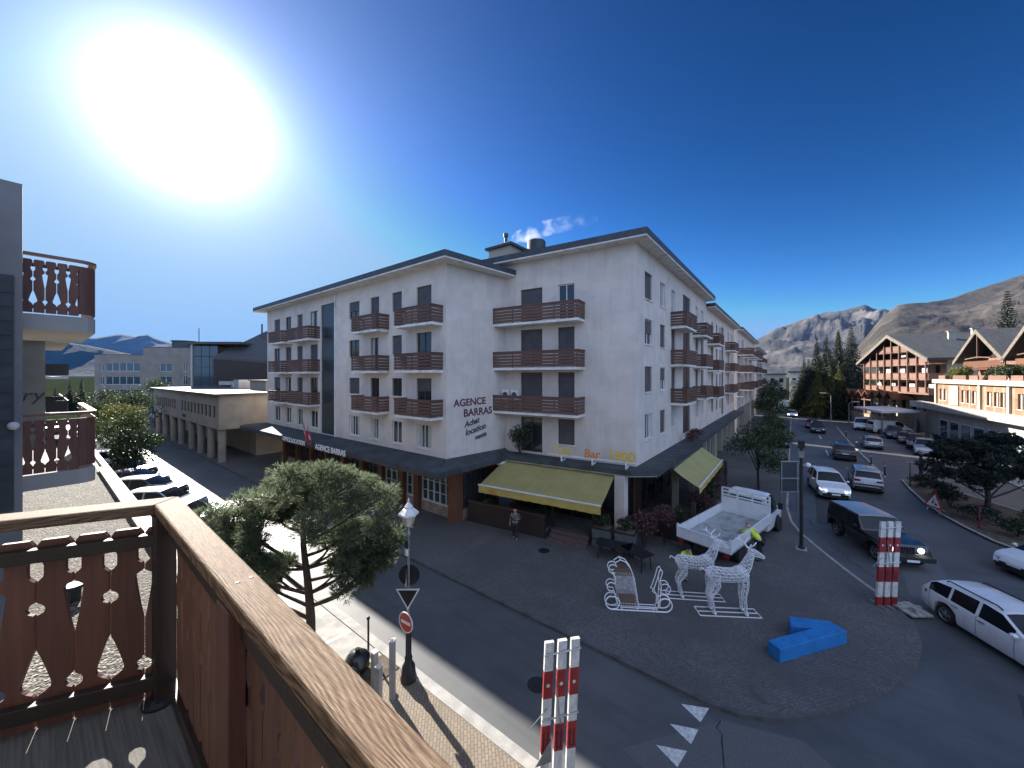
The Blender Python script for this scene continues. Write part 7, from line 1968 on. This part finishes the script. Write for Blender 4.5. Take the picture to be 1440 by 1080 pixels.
for i,(x,y,z,rad,h,mm,lab) in enumerate(((-6.3,19.75,.1,.75,2.0,'leaf_red','reddish leafed shrub at the corner of the cafe, right of the white column'),(-5.5,20.7,.1,.7,2.1,'leaf_red','reddish flowering shrub beside the pickup tailgate'),(-4.9,22.0,.1,.7,1.9,'box_green','green shrub along the street terrace screen'),
   (-4.6,25,.3,.7,1.8,'leaf_red','reddish shrub under the small striped awning'),(-4.6,27.6,.3,.8,2.0,'box_green','green shrub in the street terrace, middle'),(-4.6,30.6,.3,.8,2.0,'leaf_red','reddish shrub in the street terrace, right part'),(-4.7,33.4,.3,.8,1.9,'box_green','green shrub at the far end of the street terrace'),
   (-7.4,19.9,.1,.5,1.5,'leaf_red','reddish shrub in front of the white column foot'))):
    shrub(lab, (x,y,z), rad, h, M[mm], 90+i, 900, .12, 'shrubs round the cafe terrace')
for i,(x,y,lab) in enumerate(((-8.15,18.65,'low green plants growing in the left grey planter box'),(-6.95,18.85,'low green plants growing in the right grey planter box'))): shrub(lab, (x,y,1.17), .5, .6, M['box_green'], 110+i, 500, .1, 'plants in the grey planters', 'plant', 'potted_plant')
for i,(x,y,lab) in enumerate(((-15.0,17.6,'potted plant on the terrace under the awning, left'),(-13.4,17.9,'potted plant on the terrace under the awning, middle'),(-11.7,18.1,'potted plant on the terrace beside the steps'))): shrub(lab, (x,y,.55), .45, 1.1, M['leaf_red' if i == 1 else 'box_green'], 120+i, 500, .1, 'potted plants on the terrace', 'plant', 'potted_plant')
shrub('large leafy shrub in front of the upper door on the cafe canopy', (-14.2,19.35,4.13), .85, 1.9, M['box_green'], 130, 1500, .12, None)
for i,(x,y,lab) in enumerate(((-6.25,31.0,'reddish flower box plant on the street canopy, nearer one'),(-6.25,33.0,'reddish flower box plant on the street canopy, farther one'))): shrub(lab, (x,y,4.13), .6, .8, M['leaf_red'], 135+i, 600, .1, 'flower boxes on the street canopy', 'plant', 'potted_plant')
for i,(x,y,rad,h,lab) in enumerate(((8.5,44.2,.9,1.1,'dark shrub at the foot of the short lamp post'),(8.6,41.5,1.1,1.2,'dark shrub in the planted island, second from the lamp post'),(8.7,38.8,1.1,1.2,'dark shrub in the planted island behind the roadworks sign'),(9.3,36.2,1.0,1.0,'dark shrub in the planted island right of the sign'),(10.2,34.2,1.0,.95,'low shrub in the planted island below the pine, left'),(11.6,32.6,1.1,.9,'low shrub in the planted island below the pine, middle'),(13.2,31.4,1.0,.9,'low shrub at the right end of the planted island'),(11.8,36.6,1.2,1.0,'shrub beside the trunk of the dark pine'))):
    shrub(lab, (x,y,.1), rad, h, M['pine_dark' if i < 4 else 'box_green'], 140+i, 1000, .14, 'shrubs in the planted island')
for i,(s,lab) in enumerate(((1.6,'bush on the roof terrace, leftmost'),(3.4,'bush on the roof terrace under the first gable'),(12.6,'bush on the roof terrace between the two gables'),(14.6,'bush on the roof terrace left of the second gable'),(19.5,'bush on the roof terrace at the right edge'))):
    x,y,z = Q(s,-1.4,8.25); shrub(lab, (x,y,z), 1.3, 2.2, M['larch' if i < 2 else 'box_green'], 160+i, 1300, .2, 'bushes on the brick building roof terrace')
for i,(x,y,lab) in enumerate(((-9.5,4.8,'small weedy plant at the foot of the stakes'),(-7.7,4.9,'small dry plant on the paved footpath, nearest the rail'))): shrub(lab, (x,y,.1), .3, .45, M['larch'], 170+i, 300, .07, 'small plants on the footpath', 'plant', 'plant')

# ------------------------------------------------------------------ steam from the chimney, haze in the valley air
def smoke():
    m = bpy.data.materials.new('steam'); m.use_nodes = True; t = m.node_tree; t.nodes.clear()
    out = node(t,'ShaderNodeOutputMaterial'); pv = node(t,'ShaderNodeVolumePrincipled'); pv.inputs['Color'].default_value = (1,1,1,1); pv.inputs['Anisotropy'].default_value = .3
    v = mapped(t,(1,1,1)); n1 = noise(t, v, .9, 4, .6)
    tc_ = node(t,'ShaderNodeTexCoord'); sx = node(t,'ShaderNodeSeparateXYZ'); t.links.new(tc_.outputs['Object'], sx.inputs[0])
    d_ = mth(t,'MULTIPLY', mth(t,'MAXIMUM', mth(t,'SUBTRACT', n1, .48), 0), mth(t,'MAXIMUM', mth(t,'SUBTRACT', 4.5, mth(t,'MULTIPLY', sx.outputs['X'],.8)), .6))
    t.links.new(d_, pv.inputs['Density']); t.links.new(pv.outputs[0], out.inputs['Volume'])
    mb = MB(); path = [(0,0,0),(.9,0,.55),(2,0,.85),(3.4,0,1.35),(5,0,1.7),(6.6,0,2.0),(8,0,2.1)]
    mb.tube(path, [.12,.5,.75,.7,.7,.65,.3], 10)
    o = mb.build('smoke', m, None); o.location = (-20.0,25.3,20.9); o.rotation_euler = (0,0,R(37.5))
    tag(o, 'thin white steam drifting right from the chimney', 'smoke', kind='stuff')
smoke()
HAZE = 1.3e-5
if HAZE:
    m = bpy.data.materials.new('haze'); m.use_nodes = True; t = m.node_tree; t.nodes.clear()
    out = node(t,'ShaderNodeOutputMaterial'); pv = node(t,'ShaderNodeVolumePrincipled'); pv.inputs['Color'].default_value = (.1,.34,.92,1); pv.inputs['Density'].default_value = HAZE; pv.inputs['Anisotropy'].default_value = 0
    t.links.new(pv.outputs[0], out.inputs['Volume'])
    mb = MB(); mb.box(-15500,15500,-15500,15500,-600,1500)
    o = mb.build('haze', m, None); tag(o, 'thin blue haze in the valley air', 'haze', kind='stuff')
